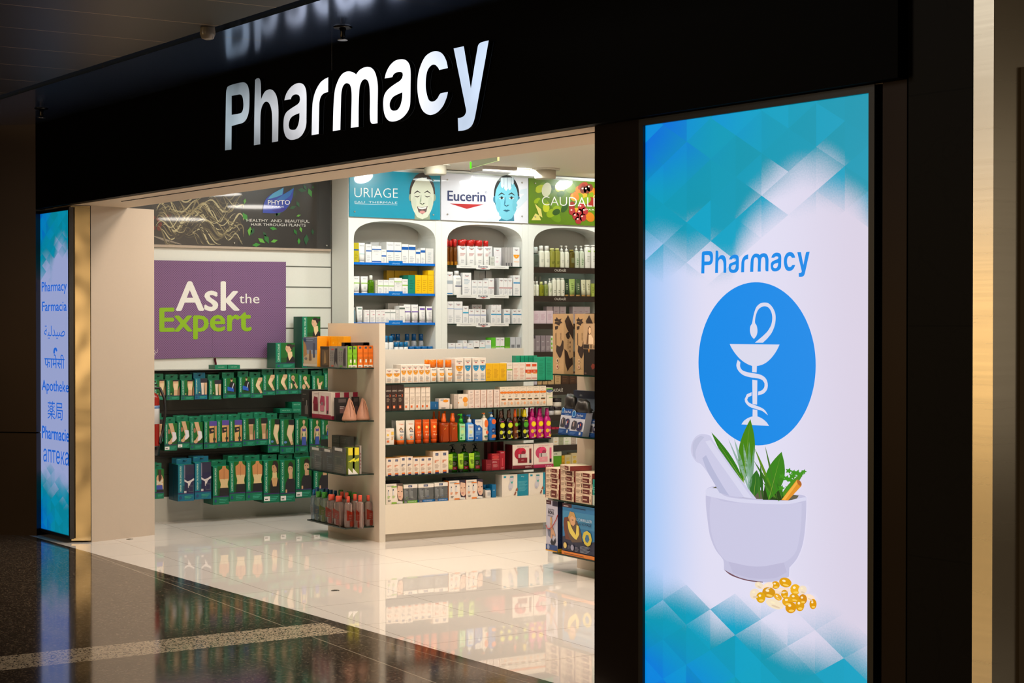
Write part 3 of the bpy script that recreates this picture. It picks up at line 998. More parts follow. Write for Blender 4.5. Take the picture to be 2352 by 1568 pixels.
# shelving bays along the wall
XF, XB = -12.544, -12.86
UPR = [(6.219, 6.27), (7.06, 7.177), (7.954, 8.074), (8.85, 8.97)]
B_Z = [2.117, 1.857, 1.607, 1.352]
C_Z = B_Z + [1.055, 0.775, 0.645, 0.50, 0.30]
BAYN = ['turquoise', 'blue-faced', 'grape']
for i, nm in enumerate(['bay of white shelves with blue edges under the turquoise poster', 'bay of white shelves under the poster of the blue-tinted face', 'bay of dark-edged shelves under the grape poster']):
    ya, yb = UPR[i][1], UPR[i + 1][0]
    lo = UPR[i][0] if i == 0 else (UPR[i][0] + UPR[i][1]) / 2
    hi = (UPR[i + 1][0] + UPR[i + 1][1]) / 2 if i < 2 else UPR[3][1]
    root = tag(empty('shelving_bay', (-12.7, (lo + hi) / 2, 0)), nm, 'shelving', 'white arched shelving bays')
    ww = (236, 238, 232)
    for a, b in ((lo, ya), (yb, hi)):
        mb = MB(); mb.box(XB, a + 0.0005, 0, XF, b - 0.0005, 2.499, ww); wpart(mb, 'side_panel', 'paint', root)
    mb = MB(); mb.box(XB - 0.012, ya, 0, XB, yb, 2.499, (206, 206, 200)); wpart(mb, 'back_panel', 'paint', root)
    mb = MB(); mb.box(XB, lo + 0.0005, 2.4995, XF - 0.006, hi - 0.0005, 2.925, ww); mb.box(XB, lo + 0.0005, 2.925, XF + 0.01, hi - 0.0005, 2.943, ww); wpart(mb, 'header_panel', 'paint', root)
    mid, a = (ya + yb) / 2, (yb - ya) / 2
    arc = [(mid + a * math.copysign(abs(math.cos(t)) ** (2 / 2.7), math.cos(t)), 2.31 + 0.172 * abs(math.sin(t)) ** (2 / 2.7)) for t in [math.pi * k / 24 for k in range(25)]]
    mb = MB(); prism_x(mb, [(ya, 2.4985), (yb, 2.4985)] + arc, XF - 0.24, XF - 0.002, ww); wpart(mb, 'arch', 'paint', root)
    for k, z in enumerate(B_Z if i < 2 else C_Z):
        sh = glass_shelf(XB, ya, XF - 0.012, yb, z, root)
        q = (XF - 0.012, ya + 0.002, z)
        mb = MB()
        def sfr(u, v, e):
            return (XF - 0.010 + 0.004 + e, mid + u, z + v)
        if i == 0:
            mb.box(XF - 0.011, ya + 0.002, z - 0.010, XF - 0.006, yb - 0.002, z + 0.010, (0, 108, 206))
            mb.box(XF - 0.006, mid - 0.06, z - 0.012, XF - 0.0055, mid + 0.075, z + 0.028, (0, 112, 200))
            v, f, tw = text_geo('URIAGE')
            mb.text(lambda u, q_, e: (XF - 0.005 + e, mid + u, z + q_), v, f, -0.03, -0.001, 0.075 / tw, 0.014, 0, (150, 205, 245))
        elif i == 1:
            mb.box(XF - 0.011, ya + 0.10, z - 0.022, XF - 0.008, yb - 0.14, z + 0.006, (234, 234, 230))
            mb.box(XF - 0.008, mid - 0.09, z - 0.030, XF - 0.006, mid + 0.05, z + 0.010, (240, 240, 238))
            v, f, tw = text_geo('Eucerin', 0.02)
            mb.text(lambda u, q_, e: (XF - 0.005 + e, mid + u, z + q_), v, f, -0.068, -0.014, 0.095 / tw, 0.019, 0, (30, 40, 80))
            mb.poly([(XF - 0.005, mid - 0.055, z - 0.018), (XF - 0.005, mid - 0.018, z - 0.026), (XF - 0.005, mid + 0.02, z - 0.018)], (190, 40, 40))
            for s_ in (-0.25, 0.10):
                mb.box(XF - 0.008, mid + s_, z - 0.010, XF - 0.0075, mid + s_ + 0.11, z - 0.006, (190, 190, 192))
        else:
            h = 0.05 if k != 4 else 0.095
            mb.box(XF - 0.011, ya + 0.002, z - h, XF - 0.006, yb - 0.002, z + 0.001, (46, 36, 30))
            if k in (0, 1, 4):
                v, f, tw = text_geo('CAUDAL\u00cdE')
                c_ = mid - 0.10 if k < 2 else 8.33
                mb.text(lambda u, q_, e: (XF - 0.005 + e, c_ + u, z + q_), v, f, -0.06, -h * 0.70, 0.125 / tw, 0.022 if k < 2 else 0.03, 0, (232, 226, 214))
        q = root.location
        mb.v = [(a_ - q[0], b_ - q[1], c_ - q[2]) for a_, b_, c_ in mb.v]
        mb.build('price_rail', 'plastic', sh)
slab('trim_7', [(XB, 6.22), (XF - 0.03, 6.22), (XF - 0.03, 8.97), (XB, 8.97)], 2.9431, 2.9499, 'black', label='shadow gap above the header boards')
slab('wall_shop', [(XB - 0.05, 8.971), (XF, 8.971), (XF, 10.59), (XB - 0.05, 10.59)], 0, CEIL, 'paint', (226, 226, 220), label='wall beyond the shelving bays')


# ------------------------------------------------------------------ boards and posters
def fpx(X, off, sc, root):
    q = np.array(root.location)
    def f(u, v, e=0.0):
        p = onX(off[0] + u / sc, off[1] + v / sc, X)
        return tuple(p + np.array([e, 0, 0]) - q)
    return f


def pshape(mb, f, pts, col, e, sub=3):
    v, fc = tess([smooth(pts, sub) if sub > 1 else pts])
    b = len(mb.v)
    mb.v += [f(p[0], p[1], e) for p in v]
    for q in fc:
        mb.face([b + i for i in q], col)


def pell(mb, f, cx, cy_, rx, ry, col, e, ang=0.0, n=24):
    c, s = math.cos(ang), math.sin(ang)
    mb.poly([f(cx + rx * math.cos(t) * c - ry * math.sin(t) * s, cy_ + rx * math.cos(t) * s + ry * math.sin(t) * c, e) for t in [2 * math.pi * i / n for i in range(n)]], col)


def ptx(mb, f, s, x0, x1, yb, yt, col, e=0.003, bold=0.0, yb1=None):
    v, fc, tw = text_geo(s, bold)
    b = len(mb.v)
    yb1 = yb if yb1 is None else yb1
    for p in v:
        t = p[0] / tw
        mb.v.append(f(x0 + t * (x1 - x0), yb + t * (yb1 - yb) - p[1] * (yb - yt), e + p[2]))
    for q in fc:
        mb.face([b + i for i in q], col)


def stroke(mb, f, pts, w0, col, e):
    P = [np.array(p, float) for p in pts]
    n = len(P)
    L, Rr = [], []
    for i in range(n):
        d = P[min(i + 1, n - 1)] - P[max(i - 1, 0)]
        d /= np.linalg.norm(d) + 1e-9
        w = w0 * math.sin(math.pi * (0.08 + 0.84 * i / (n - 1)))
        L.append(P[i] + np.array([-d[1], d[0]]) * w)
        Rr.append(P[i] - np.array([-d[1], d[0]]) * w)
    for i in range(n - 1):
        mb.poly([f(*q, e) for q in (L[i], L[i + 1], Rr[i + 1], Rr[i])], col)


def board(name, X, ya, yb, za, zb, label, bg, root_only=False, studs=()):
    root = tag(empty(name, (X, (ya + yb) / 2, za)), label, 'poster')
    mb = MB()
    mb.box(X - 0.010, ya, za, X, yb, zb, bg)
    wpart(mb, 'board', 'acrylic', root)
    for y, z in studs:
        mb = MB()
        mb.loft([(0, 0.007, 0.007), (0.006, 0.0075, 0.0075), (0.009, 0.004, 0.004)], 12, col=(210, 208, 200))
        mb.v = [(X + c, y + a, z + b) for a, b, c in mb.v]
        wpart(mb, 'stud', 'metal', root)
    return root


def face(mb, f, cx, cy_, rx, ry, skin, shade, hair, lip, e, closed):
    pell(mb, f, cx, cy_ - 0.18 * ry, rx * 1.10, ry * 0.92, hair, e)
    for s in (-1, 1):
        pell(mb, f, cx + s * rx * 1.02, cy_ + 0.02 * ry, rx * 0.13, ry * 0.16, shade, e + 0.0003)
    pshape(mb, f, [(cx - rx * .62, cy_ + ry * .60), (cx + rx * .62, cy_ + ry * .60), (cx + rx * .66, cy_ + ry * 1.02), (cx - rx * .66, cy_ + ry * 1.02)], shade, e + 0.0002, 1)
    pshape(mb, f, [(cx, cy_ - ry * .88), (cx + rx * .55, cy_ - ry * .78), (cx + rx * .90, cy_ - ry * .40), (cx + rx * .97, cy_ + ry * .05), (cx + rx * .84, cy_ + ry * .50), (cx + rx * .45, cy_ + ry * .90), (cx, cy_ + ry), (cx - rx * .45, cy_ + ry * .90), (cx - rx * .84, cy_ + ry * .50), (cx - rx * .97, cy_ + ry * .05), (cx - rx * .90, cy_ - ry * .40), (cx - rx * .55, cy_ - ry * .78)], skin, e + 0.0006)
    for s in (-1, 1):
        pell(mb, f, cx + s * rx * .70, cy_ + ry * .28, rx * .20, ry * .30, tuple(int(a * .86 + b * .14) for a, b in zip(skin, shade)), e + 0.0008)
        stroke(mb, f, [(cx + s * rx * .16, cy_ - ry * .19), (cx + s * rx * .42, cy_ - ry * .27), (cx + s * rx * .72, cy_ - ry * .16)], ry * .035, hair, e + 0.0011)
        ey = cy_ - ry * .04
        if closed:
            stroke(mb, f, [(cx + s * rx * .2, ey - ry * .02), (cx + s * rx * .42, ey + ry * .035), (cx + s * rx * .68, ey - ry * .01)], ry * .025, hair, e + 0.0012)
        else:
            pell(mb, f, cx + s * rx * .42, ey, rx * .21, ry * .055, (214, 226, 230), e + 0.0012)
            pell(mb, f, cx + s * rx * .42, ey, rx * .10, ry * .055, hair, e + 0.0014)
            stroke(mb, f, [(cx + s * rx * .2, ey + ry * .01), (cx + s * rx * .42, ey - ry * .065), (cx + s * rx * .66, ey)], ry * .022, hair, e + 0.0015)
    stroke(mb, f, [(cx - rx * .10, cy_ - ry * .1), (cx - rx * .15, cy_ + ry * .18), (cx - rx * .2, cy_ + ry * .28)], rx * .06, shade, e + 0.0011)
    stroke(mb, f, [(cx - rx * .24, cy_ + ry * .27), (cx, cy_ + ry * .34), (cx + rx * .24, cy_ + ry * .27)], ry * .035, shade, e + 0.0012)
    for s in (-1, 1):
        pell(mb, f, cx + s * rx * .11, cy_ + ry * .295, rx * .05, ry * .02, hair, e + 0.0014)
    if closed:      # a wide laugh
        pshape(mb, f, [(cx - rx * .46, cy_ + ry * .42), (cx, cy_ + ry * .46), (cx + rx * .46, cy_ + ry * .40), (cx + rx * .34, cy_ + ry * .66), (cx, cy_ + ry * .78), (cx - rx * .32, cy_ + ry * .68)], (104, 84, 84), e + 0.0013)
        pshape(mb, f, [(cx - rx * .38, cy_ + ry * .445), (cx, cy_ + ry * .475), (cx + rx * .38, cy_ + ry * .425), (cx + rx * .30, cy_ + ry * .52), (cx, cy_ + ry * .55), (cx - rx * .30, cy_ + ry * .53)], (240, 242, 236), e + 0.0016)
        pell(mb, f, cx, cy_ + ry * .68, rx * .24, ry * .065, lip, e + 0.0016)
    else:
        pshape(mb, f, [(cx - rx * .32, cy_ + ry * .53), (cx - rx * .1, cy_ + ry * .49), (cx, cy_ + ry * .505), (cx + rx * .1, cy_ + ry * .49), (cx + rx * .32, cy_ + ry * .53), (cx, cy_ + ry * .61)], lip, e + 0.0013)
        stroke(mb, f, [(cx - rx * .3, cy_ + ry * .53), (cx, cy_ + ry * .545), (cx + rx * .3, cy_ + ry * .53)], ry * .012, hair, e + 0.0015)


HX = -12.530
# turquoise board
b1 = board('poster', HX, 6.222, 7.097, 2.508, 2.906, 'turquoise poster with a laughing woman above the shelving', (0, 150, 182), studs=[(6.27, 2.55), (7.03, 2.85), (7.03, 2.55)])
f = fpx(HX, (760, 360), 3.266, b1)
mb = MB()
ptx(mb, f, 'URIAGE', 176, 502, 303, 226, (236, 244, 246), 0.001, -0.012, 309)
ptx(mb, f, 'EAU  THERMALE', 178, 498, 346, 330, (226, 240, 244), 0.001, -0.005, 352)
mb.poly([f(178, 350, 0.001), f(498, 360, 0.001), f(498, 363, 0.001), f(178, 353, 0.001)], (220, 238, 242))
face(mb, f, 685, 302, 88, 166, (222, 226, 206), (150, 164, 138), (44, 34, 32), (214, 150, 148), 0.001, True)
mb.build('print', 'acrylic', b1)
# white board with the blue-tinted face
b2 = board('poster', HX, 7.108, 8.004, 2.508, 2.915, 'white poster with a blue-tinted woman touching her face', (224, 224, 234), studs=[(7.17, 2.86), (7.17, 2.56), (7.94, 2.87), (7.94, 2.57)])
f = fpx(HX, (1000, 340), 3.137, b2)
mb = MB()
ptx(mb, f, 'Eucerin', 86, 362, 377, 302, (22, 38, 92), 0.001, 0.022, 386)
ptx(mb, f, '\u00ae', 356, 374, 326, 310, (22, 38, 92), 0.001)
pshape(mb, f, [(103, 399), (350, 406), (226, 438)], (178, 30, 36), 0.001, 1)
face(mb, f, 512, 366, 84, 156, (112, 186, 206), (58, 122, 148), (34, 36, 40), (44, 116, 142), 0.001, False)
for x, y0, y1, w_ in ((482, 212, 285, 12), (508, 212, 305, 13), (534, 212, 300, 12), (555, 212, 262, 9)):
    pshape(mb, f, [(x - w_, y0), (x + w_, y0), (x + w_, y1 - 12), (x, y1 + 4), (x - w_, y1 - 12)], (206, 220, 232), 0.0032, 2)
    mb.poly([f(x + w_ - 2, y0, 0.0034), f(x + w_ + 1, y0, 0.0034), f(x + w_ + 1, y1 - 20, 0.0034), f(x + w_ - 2, y1 - 20, 0.0034)], (120, 150, 172))
pshape(mb, f, [(660, 290), (612, 300), (600, 330), (640, 330), (596, 372), (582, 395), (592, 412), (580, 425), (584, 440), (604, 428), (640, 392), (662, 372)], (204, 216, 228), 0.0032)
pshape(mb, f, [(362, 524), (400, 495), (436, 482), (446, 462), (456, 464), (460, 486), (472, 496), (470, 510), (440, 526)], (206, 218, 230), 0.0032)
mb.build('print', 'acrylic', b2)
# grape board
b3 = board('poster', HX, 8.015, 8.95, 2.508, 2.915, 'green poster of blurred vine leaves and grapes', (92, 128, 18), studs=[(8.08, 2.87), (8.08, 2.57)])
f = fpx(HX, (1000, 340), 3.137, b3)
mb = MB()
rg = random.Random(4)
for k in range(46):
    x = rg.uniform(712, 1235); y = rg.uniform(262, 500)
    c = rg.choice([(60, 104, 14), (150, 178, 18), (196, 206, 40), (40, 84, 20), (176, 190, 24), (108, 150, 16)])
    if x > 960: c = rg.choice([(208, 122, 26), (172, 60, 34), (150, 40, 30), (226, 160, 40), (120, 150, 20), (196, 90, 44)])
    pell(mb, f, x, y, rg.uniform(18, 46), rg.uniform(16, 40), c, 0.001 + k * 0.00003, rg.uniform(0, 3))
pell(mb, f, 800, 300, 34, 52, (214, 216, 184), 0.0026, 0.2)
for x, y in ((985, 455), (1010, 490), (1040, 465), (1030, 520), (1062, 500), (1075, 455), (1050, 425), (1090, 300), (1065, 300), (1110, 285)):
    pell(mb, f, x, y, 24, 28, (170, 46, 50) if y > 350 else (118, 50, 36), 0.0028)
    pell(mb, f, x - 6, y - 9, 7, 6, (236, 200, 190), 0.003)
pshape(mb, f, [(690, 520), (720, 470), (770, 500), (760, 440), (715, 400), (760, 520)], (226, 214, 120), 0.0028)
ptx(mb, f, 'CAUDAL\u00cdE', 766, 1196, 412, 342, (240, 240, 230), 0.0034, -0.01, 424)
ptx(mb, f, 'PARIS', 1080, 1172, 448, 437, (232, 230, 220), 0.0034, 0, 451)
mb.build('print', 'acrylic', b3)

# dark hair-care board on the slat wall
b4 = board('poster', SX + 0.028, 4.40, 6.205, 2.246, 2.935, 'dark hair-care poster with blond curls and green leaves', (40, 40, 40), studs=[(5.32, 2.275), (6.165, 2.275)])
mb = MB(); mb.box(SX + 0.004, 4.40, 2.226, SX + 0.032, 6.205, 2.2455, (178, 160, 142)); wpart(mb, 'lower_rail', 'satin', b4)
f = fpx(SX + 0.028, (340, 400), 3.409, b4)
mb = MB()
pshape(mb, f, [(30, 240), (740, 170), (700, 560), (30, 552)], (54, 50, 47), 0.0008, 1)
pshape(mb, f, [(1330, 50), (1338, 50), (1338, 355), (1330, 355)], (34, 34, 34), 0.0008, 1)
rg = random.Random(11)
for k in range(130):
    x0, y0 = rg.uniform(60, 640), rg.uniform(180, 470)
    wv, ln, sl = rg.uniform(18, 46), rg.uniform(120, 260), rg.uniform(-0.5, 0.9)
    ph = x0 * 0.017 + y0 * 0.006
    c = rg.choice([(150, 138, 102), (120, 110, 82), (190, 180, 140), (96, 88, 68), (78, 72, 58), (134, 124, 92), (68, 62, 52)])
    pts = [(x0 + ln * t / 12 * .8, min(548, max(165, y0 + sl * ln * t / 16 + wv * math.sin(ph + t * 0.55)))) for t in range(13)]
    pts = [(min(745, p_[0]), p_[1]) for p_ in pts]
    stroke(mb, f, pts, rg.uniform(2, 7), c, 0.0012 + k * 0.000013)
for k in range(9):
    pell(mb, f, rg.uniform(30, 200), rg.uniform(310, 430), rg.uniform(12, 26), rg.uniform(10, 20), (112, 48, 40), 0.0012 + k * 0.00003, rg.uniform(0, 3))
stroke(mb, f, [(30, 480), (120, 510), (260, 548)], 9, (142, 132, 118), 0.0016)
LF = [(740, 300, 780, 370), (760, 190, 752, 235), (800, 410, 790, 485), (830, 420, 800, 480), (860, 500, 915, 540), (910, 470, 945, 545), (960, 530, 1015, 515), (900, 450, 925, 490), (815, 555, 880, 550), (1010, 300, 1005, 330), (1040, 300, 990, 325), (1170, 120, 1240, 130), (1255, 110, 1280, 180), (1160, 210, 1185, 260), (1120, 140, 1140, 95), (1160, 330, 1195, 318), (1140, 430, 1165, 475), (1190, 410, 1200, 455), (1180, 500, 1180, 550), (1240, 470, 1235, 555), (1285, 430, 1290, 475), (1290, 90, 1290, 115), (950, 420, 1010, 430), (1215, 80, 1240, 125), (1105, 270, 1160, 250)]
for k, (x0, y0, x1, y1) in enumerate(LF):
    d = (x1 - x0, y1 - y0); L = math.hypot(*d); n_ = (-d[1] / L * L * .24, d[0] / L * L * .24)
    pshape(mb, f, [(x0, y0), (x0 + d[0] * .45 + n_[0], y0 + d[1] * .45 + n_[1]), (x1, y1), (x0 + d[0] * .45 - n_[0], y0 + d[1] * .45 - n_[1])], rg.choice([(30, 110, 44), (52, 144, 48), (24, 84, 50), (96, 170, 60)]), 0.0038)
pshape(mb, f, [(897, 303), (903, 240), (925, 190), (975, 150), (1060, 105), (1058, 158), (1140, 108), (1130, 180), (1105, 240), (1060, 290), (1000, 305)], (24, 62, 178), 0.0042, 3)
pshape(mb, f, [(935, 195), (975, 152), (1060, 106), (1050, 160), (1000, 180)], (70, 164, 214), 0.0045, 2)
pshape(mb, f, [(1000, 200), (1058, 160), (1138, 110), (1110, 170), (1060, 205)], (18, 110, 196), 0.0045, 2)
pshape(mb, f, [(1010, 305), (1060, 288), (1085, 262), (960, 280)], (32, 34, 150), 0.0045, 2)
ptx(mb, f, 'PHYTO', 936, 1110, 238, 201, (244, 246, 250), 0.005, 0.012)
ptx(mb, f, 'PARIS', 972, 1062, 260, 248, (230, 236, 246), 0.005)
ptx(mb, f, 'HEALTHY  AND  BEAUTIFUL', 770, 1262, 371, 348, (226, 226, 222), 0.005, 0, 380)
ptx(mb, f, 'HAIR THROUGH PLANTS', 804, 1232, 403, 381, (226, 226, 222), 0.005, 0, 410)
mb.build('print', 'acrylic', b4)

# purple poster in two sheets
ask = tag(empty('poster', (SX + 0.01, 5.2, 1.32)), 'purple halftone poster reading Ask the Expert on the slat wall', 'poster')
f = fpx(SX + 0.016, (340, 400), 3.409, ask)
for a, b in (((10, 672, 504, 681), (10, 1447, 504, 1432)), ((505, 681, 1080, 686), (505, 1432, 1080, 1436))):
    mb = MB()
    pts = [f(a[0], a[1]), f(a[2], a[3]), f(b[2], b[3]), f(b[0], b[1])]
    back = [(p[0] - 0.004, p[1], p[2]) for p in pts]
    v0 = len(mb.v)
    mb.v += pts + back
    for q in ((3, 2, 1, 0), (4, 5, 6, 7), (0, 1, 5, 4), (1, 2, 6, 5), (2, 3, 7, 6), (3, 0, 4, 7)):
        mb.face([v0 + i for i in q], WHITE)
    o = mb.build('sheet', 'halftone', ask)
    # halftone runs in the sheet's own plane
mb = MB()
ptx(mb, f, 'Ask', 216, 720, 1066, 828, (232, 230, 224), 0.0012, 0.022, 1064)
mb.build('lettering', 'print', ask)
mb = MB()
ptx(mb, f, 'the', 714, 872, 1010, 930, (232, 230, 224), 0.0012, 0.0)
mb.build('lettering', 'print', ask)
mb = MB()
ptx(mb, f, 'Expert', 88, 810, 1230, 1036, (134, 180, 0), 0.0016, 0.024, 1224)
mb.build('lettering', 'print', ask)
mb = MB()
ptx(mb, f, '\u062e\u0644', 38, 74, 1390, 1366, (232, 230, 224), 0.0012)
mb.build('lettering', 'print', ask)
mb = MB()
ptx(mb, f, 'd', 44, 56, 1416, 1398, (232, 230, 224), 0.0012)
mb.build('lettering', 'print', ask)

mb = MB()
g1 = fpx(SX + 0.022, (340, 400), 3.409, ask)
mb.tube([g1(522, 1440), g1(530, 1480), g1(530, 1522)], [0.011, 0.009, 0.011], (92, 10, 34), 8)
mb.build('strap', 'print', ask)


# ------------------------------------------------------------------ goods
def carton(bg, items=(), side=None, sidebg=None, top=None, lid=None):
    """a printed folding carton; its front looks to -y, the side one sees is at -x"""
    def mk(name, w_, d, h):
        mb = MB()
        mb.box(0, 0, 0, w_, d, h, sidebg or bg, front=bg, left=sidebg or bg, top=top or bg)
        mb.decals(lambda u, v, e: (u, -e, v), w_, h, items)
        if side:
            mb.decals(lambda u, v, e: (-e, d - u, v), d, h, side)
        return mb.build(name, 'print')
    return mk


def tube(body, cap, items=(), capf=0.15, mt='plastic'):
    """a squeezed tube standing on its cap"""
    def mk(name, w_, d, h):
        root = empty(name)
        c, dd = capf * h, d / 2
        rg_ = [(c, w_ * .40, dd * .9), (c + (h - c) * .3, w_ * .43, dd * .78), (c + (h - c) * .65, w_ * .47, dd * .45), (h * .955, w_ * .5, dd * .1), (h, w_ * .5, dd * .09)]
        mb = MB(); mb.loft(rg_, 22, 2.3, body, w_ / 2, dd)
        def yf(v):
            for a, b in zip(rg_, rg_[1:]):
                if v <= b[0]:
                    t = max(0, (v - a[0]) / (b[0] - a[0]))
                    return dd - (a[2] + t * (b[2] - a[2]))
            return dd
        mb.decals(lambda u, v, e: (u, yf(v) - e - 0.0006, v), w_, h, items)
        mb.build('body', mt, root)
        mb = MB(); mb.loft([(0, w_ * .37, dd * .88), (c * .9, w_ * .39, dd * .9), (c, w_ * .36, dd * .85)], 20, 2.3, cap, w_ / 2, dd)
        mb.build('cap', 'plastic', root)
        return root
    return mk


def bottle(body, cap, items=(), style='cap', hb=0.78, p=2.6, mt='plastic', neck=0.3, prof=None, capr=0.3, cap2=None, band=None):
    """body with rounded shoulders; cap, spray, pump or flip top"""
    def mk(name, w_, d, h):
        root = empty(name)
        H, a, b = hb * h, w_ / 2, d / 2
        pr = prof or [(0, .92), (.03, 1), (.5, 1), (.82, 1), (.92, .9), (.97, .66), (1, neck * 1.2)]
        rg_ = [(z * H, a * k, b * (k if k < .7 else (.6 + .4 * k)), *((c,) if c else ())) for z, k, c in [(q + (None,))[:3] for q in pr]]
        mb = MB(); mb.loft(rg_, 22, p, body, a, b)
        def yf(v):
            for q, r_ in zip(rg_, rg_[1:]):
                if v <= r_[0]:
                    t = max(0, (v - q[0]) / (r_[0] - q[0] + 1e-9))
                    return b - (q[2] + t * (r_[2] - q[2]))
            return b
        mb.decals(lambda u, v, e: (u, yf(v) - e - 0.0005, v), w_, H, items)
        mb.build('body', mt, root)
        mb = MB()
        r = w_ * capr
        if style == 'cap':
            mb.loft([(H - .001, r, r), (h * .985, r * .97, r * .97), (h, r * .85, r * .85)], 18, 2, cap, a, b)
            mb.build('cap', 'plastic', root)
        elif style == 'spray':
            k = (h - H)
            mb.loft([(H, r, r), (H + k * .4, r, r), (H + k * .45, r * .8, r * .8), (h - k * .1, r * .74, r * .74), (h, r * .6, r * .6)], 18, 2, cap, a, b)
            mb.tube([(a, b - r * .7, h - k * .25), (a, b - r * .95, h - k * .25)], r * .16, cap, 8)
            mb.build('spray_cap', 'plastic', root)
        elif style == 'pump':
            k = (h - H)
            mb.loft([(H, r, r), (H + k * .38, r * .95, r * .95), (H + k * .42, r * .4, r * .4), (H + k * .7, r * .34, r * .34)], 16, 2, cap2 or cap, a, b)
            mb.build('collar', 'plastic', root)
            mb = MB()
            mb.loft([(H + k * .70, r * .62, r * .62), (h * .995, r * .72, r * .72), (h, r * .66, r * .66)], 16, 2, cap, a, b)
            mb.tube([(a, b, h - k * .10), (a - w_ * .34, b - d * .1, h - k * .09), (a - w_ * .42, b - d * .1, h - k * .18)], [r * .3, r * .26, r * .2], cap, 8)
            mb.build('pump_head', 'plastic', root)
        return root
    return mk


def jar(body, lid, items=(), hb=0.62):
    def mk(name, w_, d, h):
        root = empty(name)
        a, H = w_ / 2, hb * h
        mb = MB(); mb.loft([(0, a * .94, a * .94), (h * .04, a, a), (H, a, a)], 22, 2, body, a, a)
        mb.decals(lambda u, v, e: (u, a - math.sqrt(max(0, a * a - (u - a) ** 2)) - e, v), w_, H, items)
        mb.build('body', 'plastic', root)
        mb = MB(); mb.loft([(H, a * 1.0, a * 1.0), (h * .97, a * 1.0, a * 1.0), (h, a * .95, a * .95)], 22, 2, lid, a, a)
        mb.build('lid', 'plastic', root)
        return root
    return mk


def window_box(head, foot, tubes_, foot_text, footc2):
    """a clear box with a printed head and foot and two tubes inside"""
    def mk(name, w_, d, h):
        root = empty(name)
        mb = MB()
        mb.box(0, 0, h * .13, w_, d, h * .80, (226, 230, 232))
        mb.build('window', 'clear', root)
        mb = MB(); mb.box(-.0005, -.0005, h * .80, w_ + .0005, d + .0005, h, head)
        mb.decals(lambda u, v, e: (u, -.0005 - e, v), w_, h, [('r', .34, .85, .62, .97, (34, 46, 92)), ('l', .37, .59, .87, .96, 3, (190, 200, 220))])
        mb.build('head_card', 'print', root)
        mb = MB(); mb.box(-.0005, -.0005, 0, w_ + .0005, d + .0005, h * .13, foot, front=foot)
        mb.decals(lambda u, v, e: (u, -.0005 - e, v), w_, h, [('r', 0.02, 0, .27, .13, footc2), ('t', 'FREE', .145, .04, .05, (235, 235, 240), .2), ('t', foot_text, .62, .045, .05, (235, 238, 240), .6)])
        mb.build('foot_card', 'print', root)
        for k, c in enumerate(tubes_):
            x = w_ * (.18 + .36 * k)
            mb = MB()
            mb.loft([(h * .13, w_ * .08, d * .2), (h * .24, w_ * .09, d * .2)], 16, 2, (60, 70, 80) if k else c, x + w_ * .14, d * .45)
            mb.loft([(h * .24, w_ * .11, d * .2), (h * .55, w_ * .13, d * .13), (h * .77, w_ * .14, d * .03)], 18, 2.2, (236, 238, 238), x + w_ * .14, d * .45)
            mb.decals(lambda u, v, e: (x + u, d * .2 - e, v), w_ * .28, h, [('r', .3, .64, .7, .72, (34, 46, 92)), ('r', .2, .26, .8, .33, c), ('l', .2, .75, .4, .58, 4, (170, 176, 186))])
            mb.build('tube', 'plastic', root)
        return root
    return mk


ORD = ['first', 'second', 'third', 'fourth', 'fifth', 'sixth', 'seventh', 'eighth', 'ninth', 'tenth']
NUM = ['zero', 'one', 'two', 'three', 'four', 'five', 'six', 'seven', 'eight', 'nine', 'ten', 'eleven', 'twelve']


def which(i, n):
    if n == 1: return ''
    if n == 2: return ('left of two', 'right of two')[i]
    if n == 3: return ('leftmost of three', 'middle of three', 'rightmost of three')[i]
    if i == 0: return 'leftmost of ' + NUM[n]
    if i == n - 1: return 'rightmost of ' + NUM[n]
    return ORD[i] + ' from left of ' + NUM[n]


class Shelf:
    def __init__(s, ax, plane, z, phrase, lim=None, fit=None):
        s.ax, s.plane, s.z, s.phrase, s.lim, s.fit = ax, plane, z, phrase, lim, fit


def run(sh, px, n, yt, mk, desc, name, cat, d=0.06, off=0.0, gap=0.0015, z=None, turn=0.0, zt=None, h=None):
    """n like goods side by side between two pixel columns, their tops at pixel row yt"""
    z = sh.z if z is None else z
    pl = sh.plane - off if sh.ax == 'X' else sh.plane + off
    spans = [(px[0] + (px[1] - px[0]) * i / n, px[0] + (px[1] - px[0]) * (i + 1) / n) for i in range(n)] if not isinstance(px[0], tuple) else list(px)
    n = len(spans)
    ws, first, out = [], None, []
    at = (lambda x, y: onX(x, y, pl)) if sh.ax == 'X' else (lambda x, y: onY(x, y, pl))
    ix = 1 if sh.ax == 'X' else 0
    pos = [(at(a, yt)[ix], at(b, yt)[ix]) for a, b in spans]
    if sh.fit:                       # keep the goods between the uprights of their bay
        lo0, hi0 = at(sh.fit[0], yt)[ix], at(sh.fit[1], yt)[ix]
        pos = [tuple(sh.lim[0] + (q - lo0) * (sh.lim[1] - sh.lim[0]) / (hi0 - lo0) for q in ab) for ab in pos]
    w_ = sum(b - a for a, b in pos) / n - gap
    hh = h if h else float(at((spans[0][0] + spans[-1][1]) / 2, yt)[2]) - z
    for i, (a, b) in enumerate(pos):
        if first is None:
            first = o = mk(name, w_, d, hh)
        else:
            o = copy_tree(first)
        c = (a + b) / 2 - w_ / 2
        if sh.lim:
            c = min(max(c, sh.lim[0] + .001), sh.lim[1] - w_ - .001)
        if sh.ax == 'X':
            o.location = (pl, c, z + 0.0004)
            o.rotation_euler[2] = math.pi / 2 + turn
        else:
            o.location = (c, pl, z + 0.0004)
            o.rotation_euler[2] = turn
        q = which(i, n)
        tag(o, ', '.join(x for x in (desc, q, sh.phrase) if x), cat, f'{desc}, {sh.phrase}' if n > 1 else None)
        out.append(o)
    return out


